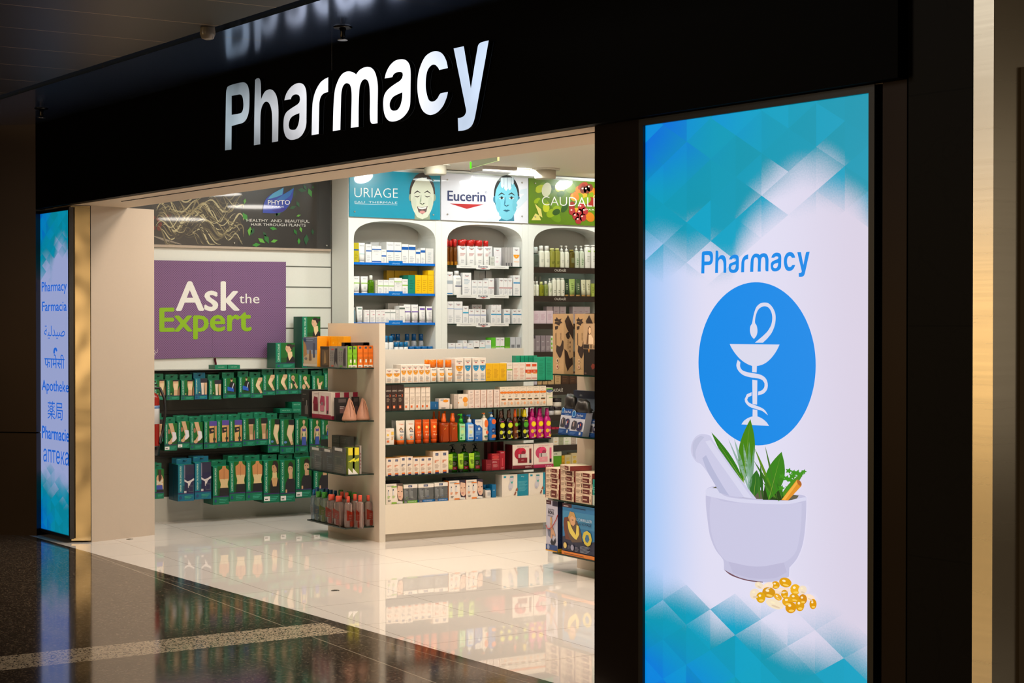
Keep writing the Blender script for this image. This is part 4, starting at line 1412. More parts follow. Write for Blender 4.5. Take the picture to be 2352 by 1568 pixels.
INKG, NAVY = (120, 122, 130), (34, 46, 92)
GS = [Shelf('X', GXF - 0.022, z, 'centre gondola ' + nm) for z, nm in zip(G_Z + [0.272], ['top shelf', 'second shelf', 'third shelf', 'fourth shelf', 'base'])]
G1, G2, G3, G4, G5 = GS
# --- top shelf: sun care
def sunbox(big, c, txt=None):
    it = [('t', 'Eucerin', .5, .84, .075, (70, 60, 70), .62, .015), ('p', [(.28, .815), (.72, .815), (.5, .77)], (190, 60, 60)),
          ('p', [(.06, .68)] + [(.5 + .44 * math.cos(t), .68 - .24 * math.sin(t)) for t in [math.pi * k / 12 for k in range(13)]] + [(.94, .68)], c),
          ('p', [(.2, .68)] + [(.5 + .3 * math.cos(t), .68 - .15 * math.sin(t)) for t in [math.pi * k / 12 for k in range(13)]] + [(.8, .68)], tuple(int(v * .86) for v in c)),
          ('t', '50' if c[0] > 150 else 'after', .5, .58, .06 if c[0] > 150 else .03, (252, 240, 220), .5, .01), ('l', .2, .8, .12, .36, 4, (176, 170, 170)), ('r', .2, .07, .8, .085, c)]
    if txt: it += [('t', txt, .56, .36, .06, (40, 36, 40), .5, .02), ('r', .02, .28, .98, .295, c)]
    return carton((238, 228, 216), it, sidebg=(226, 216, 206), top=(240, 228, 214))
OR, YE, SKY = (238, 162, 52), (240, 184, 60), (50, 152, 204)
run(G1, (885.5, 919.5), 2, 847, sunbox(0, OR), 'low white carton with orange sun', 'sunscreen_carton', 'carton', .07)
run(G1, (920.5, 988.5), 5, 837, sunbox(0, OR), 'slim white carton with orange sun', 'sunscreen_carton', 'carton', .12)
suncap = bottle((240, 232, 220), (244, 124, 14), [('t', 'Eucerin', .55, .80, .08, (70, 60, 70), .6, .015), ('p', [(.2, .6), (.92, .6), (.85, .45), (.56, .4), (.27, .45)], OR), ('t', '50', .56, .49, .07, (250, 238, 216), .4), ('l', .25, .85, .1, .34, 3, (230, 150, 60))], 'cap', .68, 3, capr=.42)
run(G1, [(989, 1004), (1006, 1022.5), (1025, 1041)], 3, 826.5, suncap, 'white bottle with orange cap', 'sunscreen_bottle', 'bottle', .045)
run(G1, [(978, 990), (993, 1007), (1008, 1021)], 3, 826, suncap, 'orange-capped bottle in back row', 'sunscreen_bottle', 'bottle', .045, off=.09)
run(G1, (1045.5, 1064.5), 1, 823, sunbox(1, OR, 'KIDS'), 'tall white carton for kids with orange sun', 'sunscreen_carton', 'carton', .2)
run(G1, [(1065.5, 1083.4), (1084.5, 1101.8), (1102.6, 1114)], 3, 821.5, sunbox(1, SKY), 'tall white carton with blue sun', 'sunscreen_carton', 'carton', .2)
yel = carton((236, 184, 22), [('t', 'URIAGE', .5, .84, .05, (226, 160, 30), .7), ('l', .2, .8, .2, .72, 7, (206, 150, 20))])
run(G1, (1115, 1163.5), 3, 834.5, yel, 'plain yellow carton', 'care_carton', 'carton', .09)
wbar = carton((236, 226, 210), [('t', 'URIAGE', .5, .84, .06, (150, 130, 120), .7), ('r', .02, .58, .98, .64, (120, 186, 50)), ('l', .15, .85, .1, .5, 5, (190, 176, 164))])
run(G1, (1164, 1177), 1, 833, wbar, 'white carton with thin green bar', 'care_carton', 'carton', .1)
wpk = carton((238, 224, 210), [('t', 'URIAGE', .5, .85, .06, (222, 150, 130), .7), ('l', .15, .85, .1, .75, 8, (224, 176, 156))])
run(G1, (1178, 1206), 2, 833, wpk, 'white carton with pale red print', 'care_carton', 'carton', .1)
wor = carton((238, 226, 212), [('r', .12, .78, .88, .92, (220, 84, 44)), ('r', .0, .42, 1, .60, (214, 78, 34)), ('r', .3, .37, .95, .41, (240, 170, 30)), ('t', '50', .5, .46, .1, (244, 220, 200), .6), ('r', .1, .1, .9, .14, (220, 100, 80))])
run(G1, (1206.5, 1234), 2, 832.5, wor, 'white carton with orange-red blocks', 'care_carton', 'carton', .1)
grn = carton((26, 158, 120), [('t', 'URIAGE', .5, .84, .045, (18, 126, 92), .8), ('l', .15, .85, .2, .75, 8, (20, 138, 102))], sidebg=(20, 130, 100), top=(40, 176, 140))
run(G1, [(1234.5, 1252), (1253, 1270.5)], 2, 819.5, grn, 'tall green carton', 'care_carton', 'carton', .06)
run(G1, [(1184.5, 1194.5), (1195.5, 1205), (1206, 1214), (1215, 1224), (1225, 1233.5)], 5, 816.5, grn, 'green carton in back row', 'care_carton', 'carton', .06, off=.16)
# --- second shelf
lrb = carton((52, 32, 26), [('t', 'LIERAC', .5, .74, .055, (226, 214, 200), .84), ('t', 'SUNIFIC', .32, .55, .04, (226, 214, 200), .44), ('t', '3', .72, .53, .10, (226, 96, 40), .4, .02), ('l', .15, .7, .34, .5, 4, (150, 130, 110)), ('r', .22, .08, .56, .19, (232, 100, 34)), ('t', '50', .39, .10, .06, (250, 226, 200), .3)])
run(G2, (885.5, 927.5), 3, 883.5, lrb, 'dark brown carton with orange square', 'sunscreen_carton', 'carton', .09)
lrw = carton((238, 224, 208), [('t', 'LIERAC', .5, .72, .05, (160, 140, 124), .86), ('l', .1, .9, .28, .62, 6, (196, 176, 158)), ('r', .12, .1, .5, .2, (230, 112, 48)), ('r', .0, .985, 1, 1, (206, 120, 80))])
run(G2, [(928.5, 940.8), (941, 953.5), (954, 966), (966.5, 979), (979.5, 986)], 5, 889, lrw, 'slim white carton with orange square', 'sunscreen_carton', 'carton', .09)
run(G2, (987, 1008.5), 1, 923, carton((14, 92, 148), [('t', '/', .68, .3, .4, (230, 236, 240), .2)], top=(20, 120, 180)), 'small blue carton lying down', 'care_carton', 'carton', .07, turn=.12)
run(G2, (1008.5, 1033), 1, 915, carton((236, 220, 208), [('e', .62, .76, .26, .13, (240, 150, 40)), ('l', .12, .5, .78, .95, 2, (130, 150, 170)), ('r', .2, .05, .6, .14, (110, 100, 96))]), 'small white carton with orange oval', 'care_carton', 'carton', .06)
run(G2, (1034, 1038.5), 1, 928, carton((226, 214, 198)), 'tiny cream carton', 'care_carton', 'carton', .04)
run(G2, (1043, 1051.5), 1, 905, carton((206, 190, 176), [('l', .1, .9, .1, .9, 8, (186, 166, 154))]), 'narrow beige carton beside the white ones', 'care_carton', 'carton', .06)
run(G2, (1052, 1075), 1, 905, carton((240, 226, 212), [('t', 'SVR', .25, .70, .1, (120, 110, 110), .34, .01), ('o', .72, .60, .25, (240, 152, 44)), ('o', .75, .28, .19, (244, 190, 120)), ('o', .04, .4, .06, (240, 152, 44))]), 'white carton with two orange circles', 'sunscreen_carton', 'carton', .07)
svr = carton((240, 222, 210), [('t', 'SVR', .5, .85, .06, (150, 130, 130), .6, .01), ('l', .15, .85, .25, .8, 8, (206, 180, 168)), ('o', .62, .09, .09, (220, 140, 140)), ('r', .96, 0, 1, 1, (226, 140, 96))])
run(G2, [(1076, 1089), (1090, 1103), (1104, 1117.5), (1119, 1133), (1134, 1148)], 5, 895, svr, 'slim white carton with orange edge', 'sunscreen_carton', 'carton', .08)
bio = carton((240, 226, 206), [('t', 'BIONNEX', .5, .91, .035, (150, 170, 150), .9), ('e', .5, .70, .22, .09, (238, 226, 206)), ('e', .5, .70, .24, .11, (120, 90, 60)), ('e', .5, .70, .22, .10, (240, 226, 206)), ('p', [(0, .74), (.2, .77), (.5, .75), (.8, .77), (1, .74), (1, .68), (.8, .655), (.5, .665), (.2, .655), (0, .68)], (238, 124, 30)), ('l', .3, .7, .50, .56, 2, (140, 130, 120)), ('r', .18, .36, .84, .41, (40, 60, 40)), ('r', .18, .335, .84, .36, (232, 130, 70)), ('l', .1, .42, .08, .28, 4, (210, 190, 170)), ('e', .72, .18, .18, .07, (238, 176, 130))])
run(G2, (1148.8, 1254.3), 7, 887, bio, 'white carton with orange wave', 'sunscreen_carton', 'carton', .08)
run(G2, (1255, 1269.5), 1, 890, carton((238, 228, 208), [('r', 0, .78, 1, .96, (96, 176, 40)), ('e', .5, .82, .5, .09, (24, 62, 120)), ('t', 'Cetaphil', .5, .79, .06, (240, 240, 240), .86), ('r', .4, .43, .98, .46, (100, 180, 50)), ('l', .1, .9, .62, .7, 2, (190, 200, 160))]), 'white carton with blue and green head', 'care_carton', 'carton', .08)
run(G2, [(1057.5, 1063.5), (1064, 1069), (1069.5, 1075)], 3, 896.5, carton((30, 32, 28)), 'small black carton in back row', 'care_carton', 'carton', .05, off=.16)
# --- third shelf
kid = carton((238, 226, 212), [('t', 'Calypso', .5, .84, .07, (226, 110, 50), .7), ('o', .45, .60, .24, (242, 190, 60)), ('o', .45, .60, .13, (250, 220, 100)), ('r', .1, .38, .95, .41, (120, 110, 110)), ('r', .2, .14, .65, .28, (226, 112, 60)), ('t', '30', .43, .17, .07, (250, 226, 210), .3)])
run(G3, (886, 905), 1, 984, carton((238, 226, 212), [('t', 'Calypso', .28, .84, .06, (226, 110, 50), .5), ('o', .26, .60, .13, (242, 190, 60)), ('o', .26, .60, .07, (250, 222, 110)), ('l', .05, .5, .34, .42, 2, (120, 110, 110)), ('r', .1, .14, .42, .27, (226, 112, 60)), ('r', .66, .6, .96, .8, (244, 200, 90)), ('l', .66, .96, .3, .55, 3, (226, 170, 100))]), 'low white carton with yellow sun', 'sunscreen_carton', 'carton', .06)
kids_t = [('t', 'Calypso', .56, .82, .055, (232, 106, 40), .5), ('o', .5, .58, .19, (210, 200, 190)), ('p', [(.26, .6), (.5, .72), (.74, .6), (.66, .58), (.5, .64), (.34, .58)], (150, 110, 70)), ('t', 'Kids', .58, .50, .07, (40, 70, 120), .46, .02), ('l', .3, .8, .36, .44, 2, (150, 150, 150)), ('o', .5, .28, .13, (238, 120, 50)), ('t', '40', .5, .26, .04, (250, 226, 200), .2)]
kt = tube((240, 230, 216), (238, 104, 24), kids_t, .17)
run(G3, [(912, 933), (934.5, 955.5)], 2, 965.5, kt, 'white tube on orange cap', 'sunscreen_tube', 'tube', .045)
run(G3, (902, 915), 1, 964.5, tube((150, 152, 146), (226, 100, 24), (), .17), 'grey tube on orange cap in back row', 'sunscreen_tube', 'tube', .045, off=.07)
ot = tube((226, 84, 10), (222, 78, 8), [('t', 'Calypso', .5, .84, .06, (246, 170, 110), .8), ('o', .5, .68, .19, (250, 190, 90)), ('o', .5, .68, .12, (252, 214, 120)), ('l', .2, .8, .46, .52, 2, (246, 180, 130)), ('o', .38, .36, .12, (246, 170, 120)), ('l', .54, .85, .33, .38, 2, (246, 180, 130))], .16)
run(G3, [(955.7, 971.5), (973.6, 989.5), (991.4, 1007.5)], 3, 963, ot, 'bright orange tube', 'sunscreen_tube', 'tube', .045)
osp = bottle((206, 78, 14), (238, 96, 10), [('t', 'Calypso', .62, .80, .09, (252, 190, 120), .6), ('o', .6, .62, .22, (250, 170, 60)), ('o', .6, .62, .14, (252, 214, 110)), ('l', .38, .86, .38, .5, 3, (252, 190, 130)), ('o', .5, .22, .13, (250, 200, 180)), ('p', [(.2, .04), (.98, .04), (.92, .2), (.9, .8), (.96, .95), (.3, .95), (.26, .5)], (222, 90, 20))][:6], 'spray', .70, 3.2, 'liquid', capr=.27)
run(G3, [(1012.5, 1032), (1033, 1052)], 2, 949, osp, 'orange spray bottle', 'spray_bottle', 'bottle', .045)
run(G3, [(994, 1006), (1007, 1017.5), (1020, 1030)], 3, 944.5, osp, 'orange spray bottle in back row', 'spray_bottle', 'bottle', .045, off=.10)
pump_prof = [(0, .86), (.03, .95), (.25, 1), (.55, .88), (.8, .95), (.93, .8), (1, .5)]
run(G3, (1052.5, 1071.5), 1, 950, bottle((16, 112, 30), (40, 180, 30), [('r', .16, .08, .84, .9, (160, 224, 170)), ('t', 'Calypso', .5, .74, .09, (226, 90, 60), .5), ('o', .5, .50, .2, (196, 228, 150)), ('l', .3, .7, .3, .38, 2, (110, 160, 120)), ('o', .34, .17, .12, (30, 140, 60))], 'pump', .70, 3, 'plastic', prof=pump_prof, capr=.24), 'green pump bottle with pale label', 'pump_bottle', 'bottle', .05)
run(G3, (1072.5, 1090.5), 1, 952, bottle((64, 144, 224), (36, 104, 176), [('r', .14, .08, .86, .9, (206, 226, 240)), ('t', 'Calypso', .5, .74, .09, (220, 100, 90), .5), ('o', .5, .50, .2, (226, 232, 170)), ('l', .3, .7, .3, .38, 2, (110, 150, 190)), ('r', .2, .12, .8, .22, (80, 150, 220))], 'pump', .70, 3, 'plastic', prof=pump_prof, capr=.24, cap2=(230, 234, 236)), 'light blue pump bottle with white collar', 'pump_bottle', 'bottle', .05)
run(G3, (1064, 1076), 1, 951.5, bottle((40, 96, 150), (52, 120, 190), (), 'pump', .70, 3, 'plastic', capr=.26, cap2=(70, 110, 160)), 'dark blue pump bottle in back row', 'pump_bottle', 'bottle', .05, off=.08)
run(G3, (1091, 1108), 1, 963, carton((24, 96, 180), [('p', [(0, .8), (.3, .72), (.6, .74), (1, .58), (1, 1), (0, 1)], (228, 226, 220)), ('t', 'Calypso', .5, .87, .06, (40, 80, 150), .7), ('o', .55, .56, .16, (190, 214, 240)), ('l', .1, .9, .3, .5, 4, (130, 180, 226)), ('r', .22, .10, .28, .18, (240, 240, 240)), ('r', .16, .13, .34, .155, (240, 240, 240))]), 'blue carton with white wavy head', 'sunscreen_carton', 'carton', .06)
run(G3, (1108, 1122.5), 1, 948, bottle((240, 228, 210), (238, 116, 24), [('e', .62, .74, .3, .17, (238, 116, 50)), ('l', .3, .8, .46, .54, 2, (170, 150, 130)), ('e', .75, .36, .2, .08, (226, 100, 60)), ('r', .3, .14, .85, .22, (70, 110, 80)), ('r', .5, .06, .62, .16, (90, 70, 50))], 'pump', .83, 2.6, 'plastic', capr=.2, cap2=(238, 226, 206)), 'white bottle with orange pump', 'pump_bottle', 'bottle', .05)
run(G3, (1123.5, 1141), 1, 946.5, bottle((16, 100, 182), (24, 96, 170), [('o', .62, .80, .3, (228, 104, 52)), ('o', .58, .42, .26, (30, 44, 96)), ('l', .42, .74, .38, .46, 2, (190, 200, 226)), ('p', [(.3, .1), (.86, .12), (.9, .22), (.6, .26), (.34, .22)], (220, 130, 60))], 'pump', .83, 2.6, 'plastic', capr=.2, cap2=(230, 232, 230)), 'blue bottle with orange dot', 'pump_bottle', 'bottle', .05)
def oil(body, cap, dot, dot2, arcc):
    return bottle(body, cap, [('o', .52, .66, .34, dot), ('o', .52, .66, .22, tuple(min(255, int(v * 1.1)) for v in dot)), ('p', [(.3, .80), (.5, .84), (.74, .80), (.74, .825), (.5, .865), (.3, .825)], arcc), ('o', .34, .34, .24, dot2), ('l', .5, .86, .3, .42, 3, (214, 214, 190)), ('p', [(.5, .08), (.66, .24), (.78, .1), (.9, .2), (.86, .06)], dot2), ('l', .2, .8, .05, .1, 1, (226, 226, 226))], 'spray', .74, 2.4, 'plastic', prof=[(0, .9), (.03, 1), (.75, 1), (.88, .86), (.97, .56), (1, .5)], capr=.27)
LIM = (200, 206, 40)
run(G3, [(1146, 1162), (1164, 1180)], 2, 942, oil((16, 15, 14), (74, 40, 24), LIM, LIM, (200, 60, 140)), 'black spray bottle with lime dot', 'spray_bottle', 'bottle', .045)
run(G3, [(1131, 1140), (1141, 1150), (1154, 1163), (1170, 1178)], 4, 939.5, oil((16, 15, 14), (58, 30, 22), LIM, LIM, (200, 60, 140)), 'black spray bottle in back row', 'spray_bottle', 'bottle', .045, off=.10)
run(G3, (1180.5, 1192), 1, 939.5, oil((92, 42, 18), (226, 88, 16), (120, 190, 50), (150, 90, 30), (60, 40, 20)), 'brown spray bottle with green dot', 'spray_bottle', 'bottle', .045)
run(G3, (1199.5, 1216.5), 1, 939.5, oil((16, 18, 14), (232, 204, 20), (70, 150, 40), LIM, (190, 210, 40)), 'black spray bottle with yellow cap', 'spray_bottle', 'bottle', .045)
run(G3, [(1189.5, 1197.5), (1197, 1206)], 2, 938.5, oil((16, 18, 14), (226, 196, 20), (70, 150, 40), LIM, (190, 210, 40)), 'yellow-capped black bottle in back row', 'spray_bottle', 'bottle', .045, off=.07)
mg = oil((190, 10, 120), (186, 10, 112), (240, 200, 30), (240, 186, 40), (220, 60, 150))
run(G3, [(1217.5, 1233.5), (1234.3, 1250), (1252, 1267.5)], 3, 937.5, mg, 'magenta spray bottle with yellow dot', 'spray_bottle', 'bottle', .045)
run(G3, [(1203, 1213), (1214, 1224), (1228, 1238), (1241, 1250.5)], 4, 936, mg, 'magenta spray bottle in back row', 'spray_bottle', 'bottle', .045, off=.10)
# --- fourth shelf
def isis(ink):
    return carton((236, 220, 202), [('r', .30, .80, .70, .92, NAVY), ('l', .34, .66, .82, .9, 3, (150, 160, 190)), ('t', '50', .3, .48, .07, ink, .3, .02), ('l', .2, .85, .55, .62, 2, ink), ('l', .2, .8, .24, .44, 4, (200, 180, 166)), ('r', .26, .03, .74, .14, (232, 120, 44)), ('r', .26, .0, .74, .06, (40, 40, 100))], top=(232, 140, 60))
run(G4, (886.5, 919), 2, 1052, isis((230, 120, 60)), 'short white carton with navy stamp', 'sunscreen_carton', 'carton', .12)
run(G4, (919.2, 948), 2, 1048.5, isis((60, 70, 120)), 'white carton with blue numerals', 'sunscreen_carton', 'carton', .12)
run(G4, (948.6, 994), 3, 1050, isis((230, 110, 60)), 'white carton with orange numerals', 'sunscreen_carton', 'carton', .12)
run(G4, (994.6, 1030), 2, 1035.7, isis((230, 120, 60)), 'tall white carton with navy stamp', 'sunscreen_carton', 'carton', .12)
gp = bottle((58, 140, 14), (18, 22, 16), [('t', 'LIERAC', .6, .72, .07, (220, 236, 200), .7), ('r', .28, .30, .78, .55, (60, 44, 30)), ('l', .34, .74, .33, .52, 4, (190, 200, 170)), ('r', .3, .1, .84, .26, (206, 24, 70)), ('t', '1+', .56, .13, .1, (250, 230, 236), .4, .02)], 'pump', .72, 3.4, 'liquid', capr=.25)
run(G4, [(1034, 1053), (1060, 1079), (1086, 1105)], 3, 1020, gp, 'green pump bottle with black head', 'pump_bottle', 'bottle', .05, off=.05)
lt = tube((168, 214, 50), (26, 30, 20), [('t', 'LIERAC', .5, .80, .05, (120, 160, 30), .8), ('l', .25, .8, .42, .68, 7, (60, 80, 30)), ('r', .2, .5, .27, .66, (40, 50, 20))], .17)
run(G4, [(1031, 1042), (1054, 1068), (1079, 1093)], 3, 1042, lt, 'lime tube on black cap', 'cream_tube', 'tube', .04)
RD, RD2 = (140, 18, 34), (98, 12, 26)
run(G4, (1116, 1129), 1, 1056, carton((120, 14, 30), [('l', .2, .9, .2, .7, 3, (150, 50, 60))]), 'small dark red carton', 'care_carton', 'carton', .06)
run(G4, (1129.3, 1147.7), 1, 1042, carton((150, 20, 38), [('r', 0, .96, 1, 1, (206, 70, 60)), ('e', .5, .80, .42, .12, (190, 56, 56)), ('r', .04, .65, .96, .68, (220, 130, 110)), ('t', 'LIERAC', .36, .46, .09, (230, 190, 190), .6), ('l', .15, .8, .18, .38, 5, (206, 130, 130))]), 'red carton with rounded window', 'care_carton', 'carton', .06)
run(G4, (1148, 1160), 1, 1036, carton((158, 16, 36), [('t', 'LIERAC', .5, .90, .05, (236, 210, 210), .86), ('r', .42, .2, .60, .62, (196, 70, 80)), ('l', .2, .8, .04, .14, 3, (206, 130, 130))], top=(186, 60, 70)), 'slim tall red carton', 'care_carton', 'carton', .05)
run(G4, [(1119.5, 1127), (1133.5, 1142), (1148.5, 1157)], 3, 1014.5, carton((104, 14, 26)), 'dark red box end in back row', 'care_carton', 'carton', .05, off=.22)
def gift(t, ink, jarc, jarl, pet, slim, foot):
    return carton((234, 218, 206), [('t', t, .52, .88, .06, ink, .8), ('e', .34, .62, .25, .24, pet), ('e', .46, .70, .18, .16, tuple(min(255, int(v * 1.15)) for v in pet)), ('o', .52, .64, .1, tuple(int(v * .8) for v in pet)), ('r', .28, .44, .66, .60, (206, 196, 190)), ('r', .34, .44, .42, .60, (120, 110, 110)), ('r', .25, .24, .70, .45, jarc), ('t', 'LIERAC', .48, .34, .03, (240, 226, 220), .3), ('r', .80, .22, .90, .82, slim), ('r', .80, .22, .90, .36, (40, 30, 40)), ('r', 0, 0, 1, .14, foot), ('t', 'LIERAC', .76, .03, .075, (238, 214, 214), .42)],
                  side=[('r', 0, 0, 1, .14, foot)], sidebg=(90, 12, 24), top=(236, 222, 210))
run(G4, (1177, 1225), 1, 1020.5, gift('MAGNIFICENCE', (120, 110, 112), (128, 12, 34), 0, (176, 24, 56), (124, 44, 50), (112, 10, 34)), 'white gift box with dark red jar', 'gift_box', 'box', .11)
run(G4, (1225.8, 1271), 1, 1018, gift('HYDRAGENIST', (214, 130, 150), (226, 150, 160), 0, (196, 60, 100), (216, 100, 136), (176, 34, 84)), 'white gift box with pink jar', 'gift_box', 'box', .11)
# --- base ledge
def lady(hairc, acc):
    return carton((238, 226, 212), [('k', [(.62, 1), (1, 1), (1, 0), (.6, 0), (.72, .12), (.66, .4), (.66, .62)], hairc), ('k', [(.70, .9), (.98, .84), (1, .3), (.9, .16), (.76, .22), (.68, .44), (.66, .66)], (226, 186, 160)), ('e', .74, .60, .05, .02, (60, 50, 50)), ('e', .93, .60, .05, .02, (60, 50, 50)), ('e', .81, .34, .08, .025, (196, 110, 110)), ('p', [(.62, .02), (.72, .14), (.98, .1), (.98, 0)], (226, 224, 220)), ('l', .06, .6, .88, .95, 1, (140, 150, 150)), ('r', .32, .82, .62, .87, acc), ('r', .11, .44, .18, .68, (214, 214, 216)), ('r', .12, .64, .17, .70, (40, 50, 80)), ('r', .38, .44, .46, .72, (214, 214, 216)), ('r', .39, .66, .45, .74, (40, 50, 80)), ('l', .08, .24, .30, .42, 3, acc), ('l', .36, .54, .30, .42, 3, acc), ('r', .32, .02, .62, .09, acc), ('l', .1, .3, .13, .24, 2, (90, 90, 90))], sidebg=acc, top=(30, 34, 46))
run(G5, (886, 925.5), 1, 1110.5, lady((90, 74, 64), (130, 186, 40)), 'white box with woman and green accents', 'cream_set_box', 'box', .09)
run(G5, (927, 958.5), 1, 1112.5, window_box((236, 228, 216), (108, 172, 40), [(120, 180, 50), (226, 226, 222)], 'CLEANSING GEL', (70, 72, 84)), 'clear set box with green foot', 'cream_set_box', 'box', .07)
run(G5, (961, 996), 1, 1111, window_box((236, 228, 216), (10, 106, 176), [(226, 226, 230), (30, 110, 190)], 'CLEANSING GEL', (60, 66, 90)), 'clear set box with blue foot beside green one', 'cream_set_box', 'box', .07)
run(G5, (998, 1028.5), 1, 1108, window_box((236, 228, 216), (10, 106, 176), [(226, 226, 230), (30, 110, 190)], 'CLEANSING GEL', (60, 66, 90)), 'clear set box with blue foot beside orange ones', 'cream_set_box', 'box', .07)
run(G5, [(1030, 1070), (1071, 1108.5)], 2, 1102, lady((50, 40, 60), (234, 128, 40)), 'white box with smiling woman and orange accents', 'cream_set_box', 'box', .08)
run(G5, [(1022, 1062), (1062.5, 1098)], 2, 1095.5, carton((26, 30, 44), [('t', 'ISISPHARMA', .62, .93, .03, (120, 130, 150), .6)]), 'dark display tray behind the smiling women', 'display_tray', 'tray', .05, off=.10)
run(G5, (886.5, 919), 1, 1104, carton((22, 34, 36), [('t', 'ISISPHARMA', .5, .93, .03, (90, 140, 110), .6)]), 'dark display tray behind the green-accented box', 'display_tray', 'tray', .05, off=.12)
run(G5, (1117, 1130), 1, 1122, bottle((234, 230, 224), (10, 112, 160), [('l', .2, .8, .3, .8, 5, (150, 160, 170))], 'cap', .88, 2, 'plastic', capr=.45), 'small white roll-on with blue cap', 'roll_on', 'bottle', .04)
run(G5, (1130.5, 1139.5), 1, 1112.5, carton((0, 106, 158), [('l', .2, .9, .55, .62, 1, (190, 210, 220))]), 'slim blue carton by the roll-on', 'care_carton', 'carton', .06)
run(G5, [(1111, 1119), (1119.5, 1130)], 2, 1112.5, jar((200, 200, 196), (10, 96, 146)), 'jar with blue lid in back row', 'cream_jar', 'jar', .05, off=.06)
vit = carton((238, 228, 214), [('r', .58, 0, 1, 1, (10, 138, 166)), ('t', 'Vitry', .78, .86, .06, (206, 230, 232), .3), ('l', .62, .96, .22, .7, 9, (90, 180, 196)), ('r', .06, .86, .15, .94, (30, 150, 180)), ('k', [(.28, .82), (.3, .94), (.38, .96), (.44, .92), (.44, .80), (.40, .68), (.42, .5), (.38, .36), (.30, .28), (.25, .34), (.24, .5), (.29, .66)], (206, 204, 214)), ('r', .30, .86, .43, .91, (20, 130, 130)), ('p', [(.31, .70), (.37, .56), (.43, .72), (.37, .66)], (30, 170, 160)), ('k', [(.44, .06), (.50, .22), (.54, .18), (.50, .04)], (150, 90, 66)), ('k', [(.50, .26), (.56, .38), (.60, .34), (.58, .22)], (160, 96, 70)), ('e', .30, .34, .05, .05, (190, 188, 200))], sidebg=(224, 214, 202))
run(G5, (1153, 1213.5), 1, 1089, vit, 'white and teal box with foot file', 'device_box', 'box', .10)
run(G5, (1214.3, 1271), 1, 1085, vit, 'white and teal device box by the stacked cartons', 'device_box', 'box', .10)


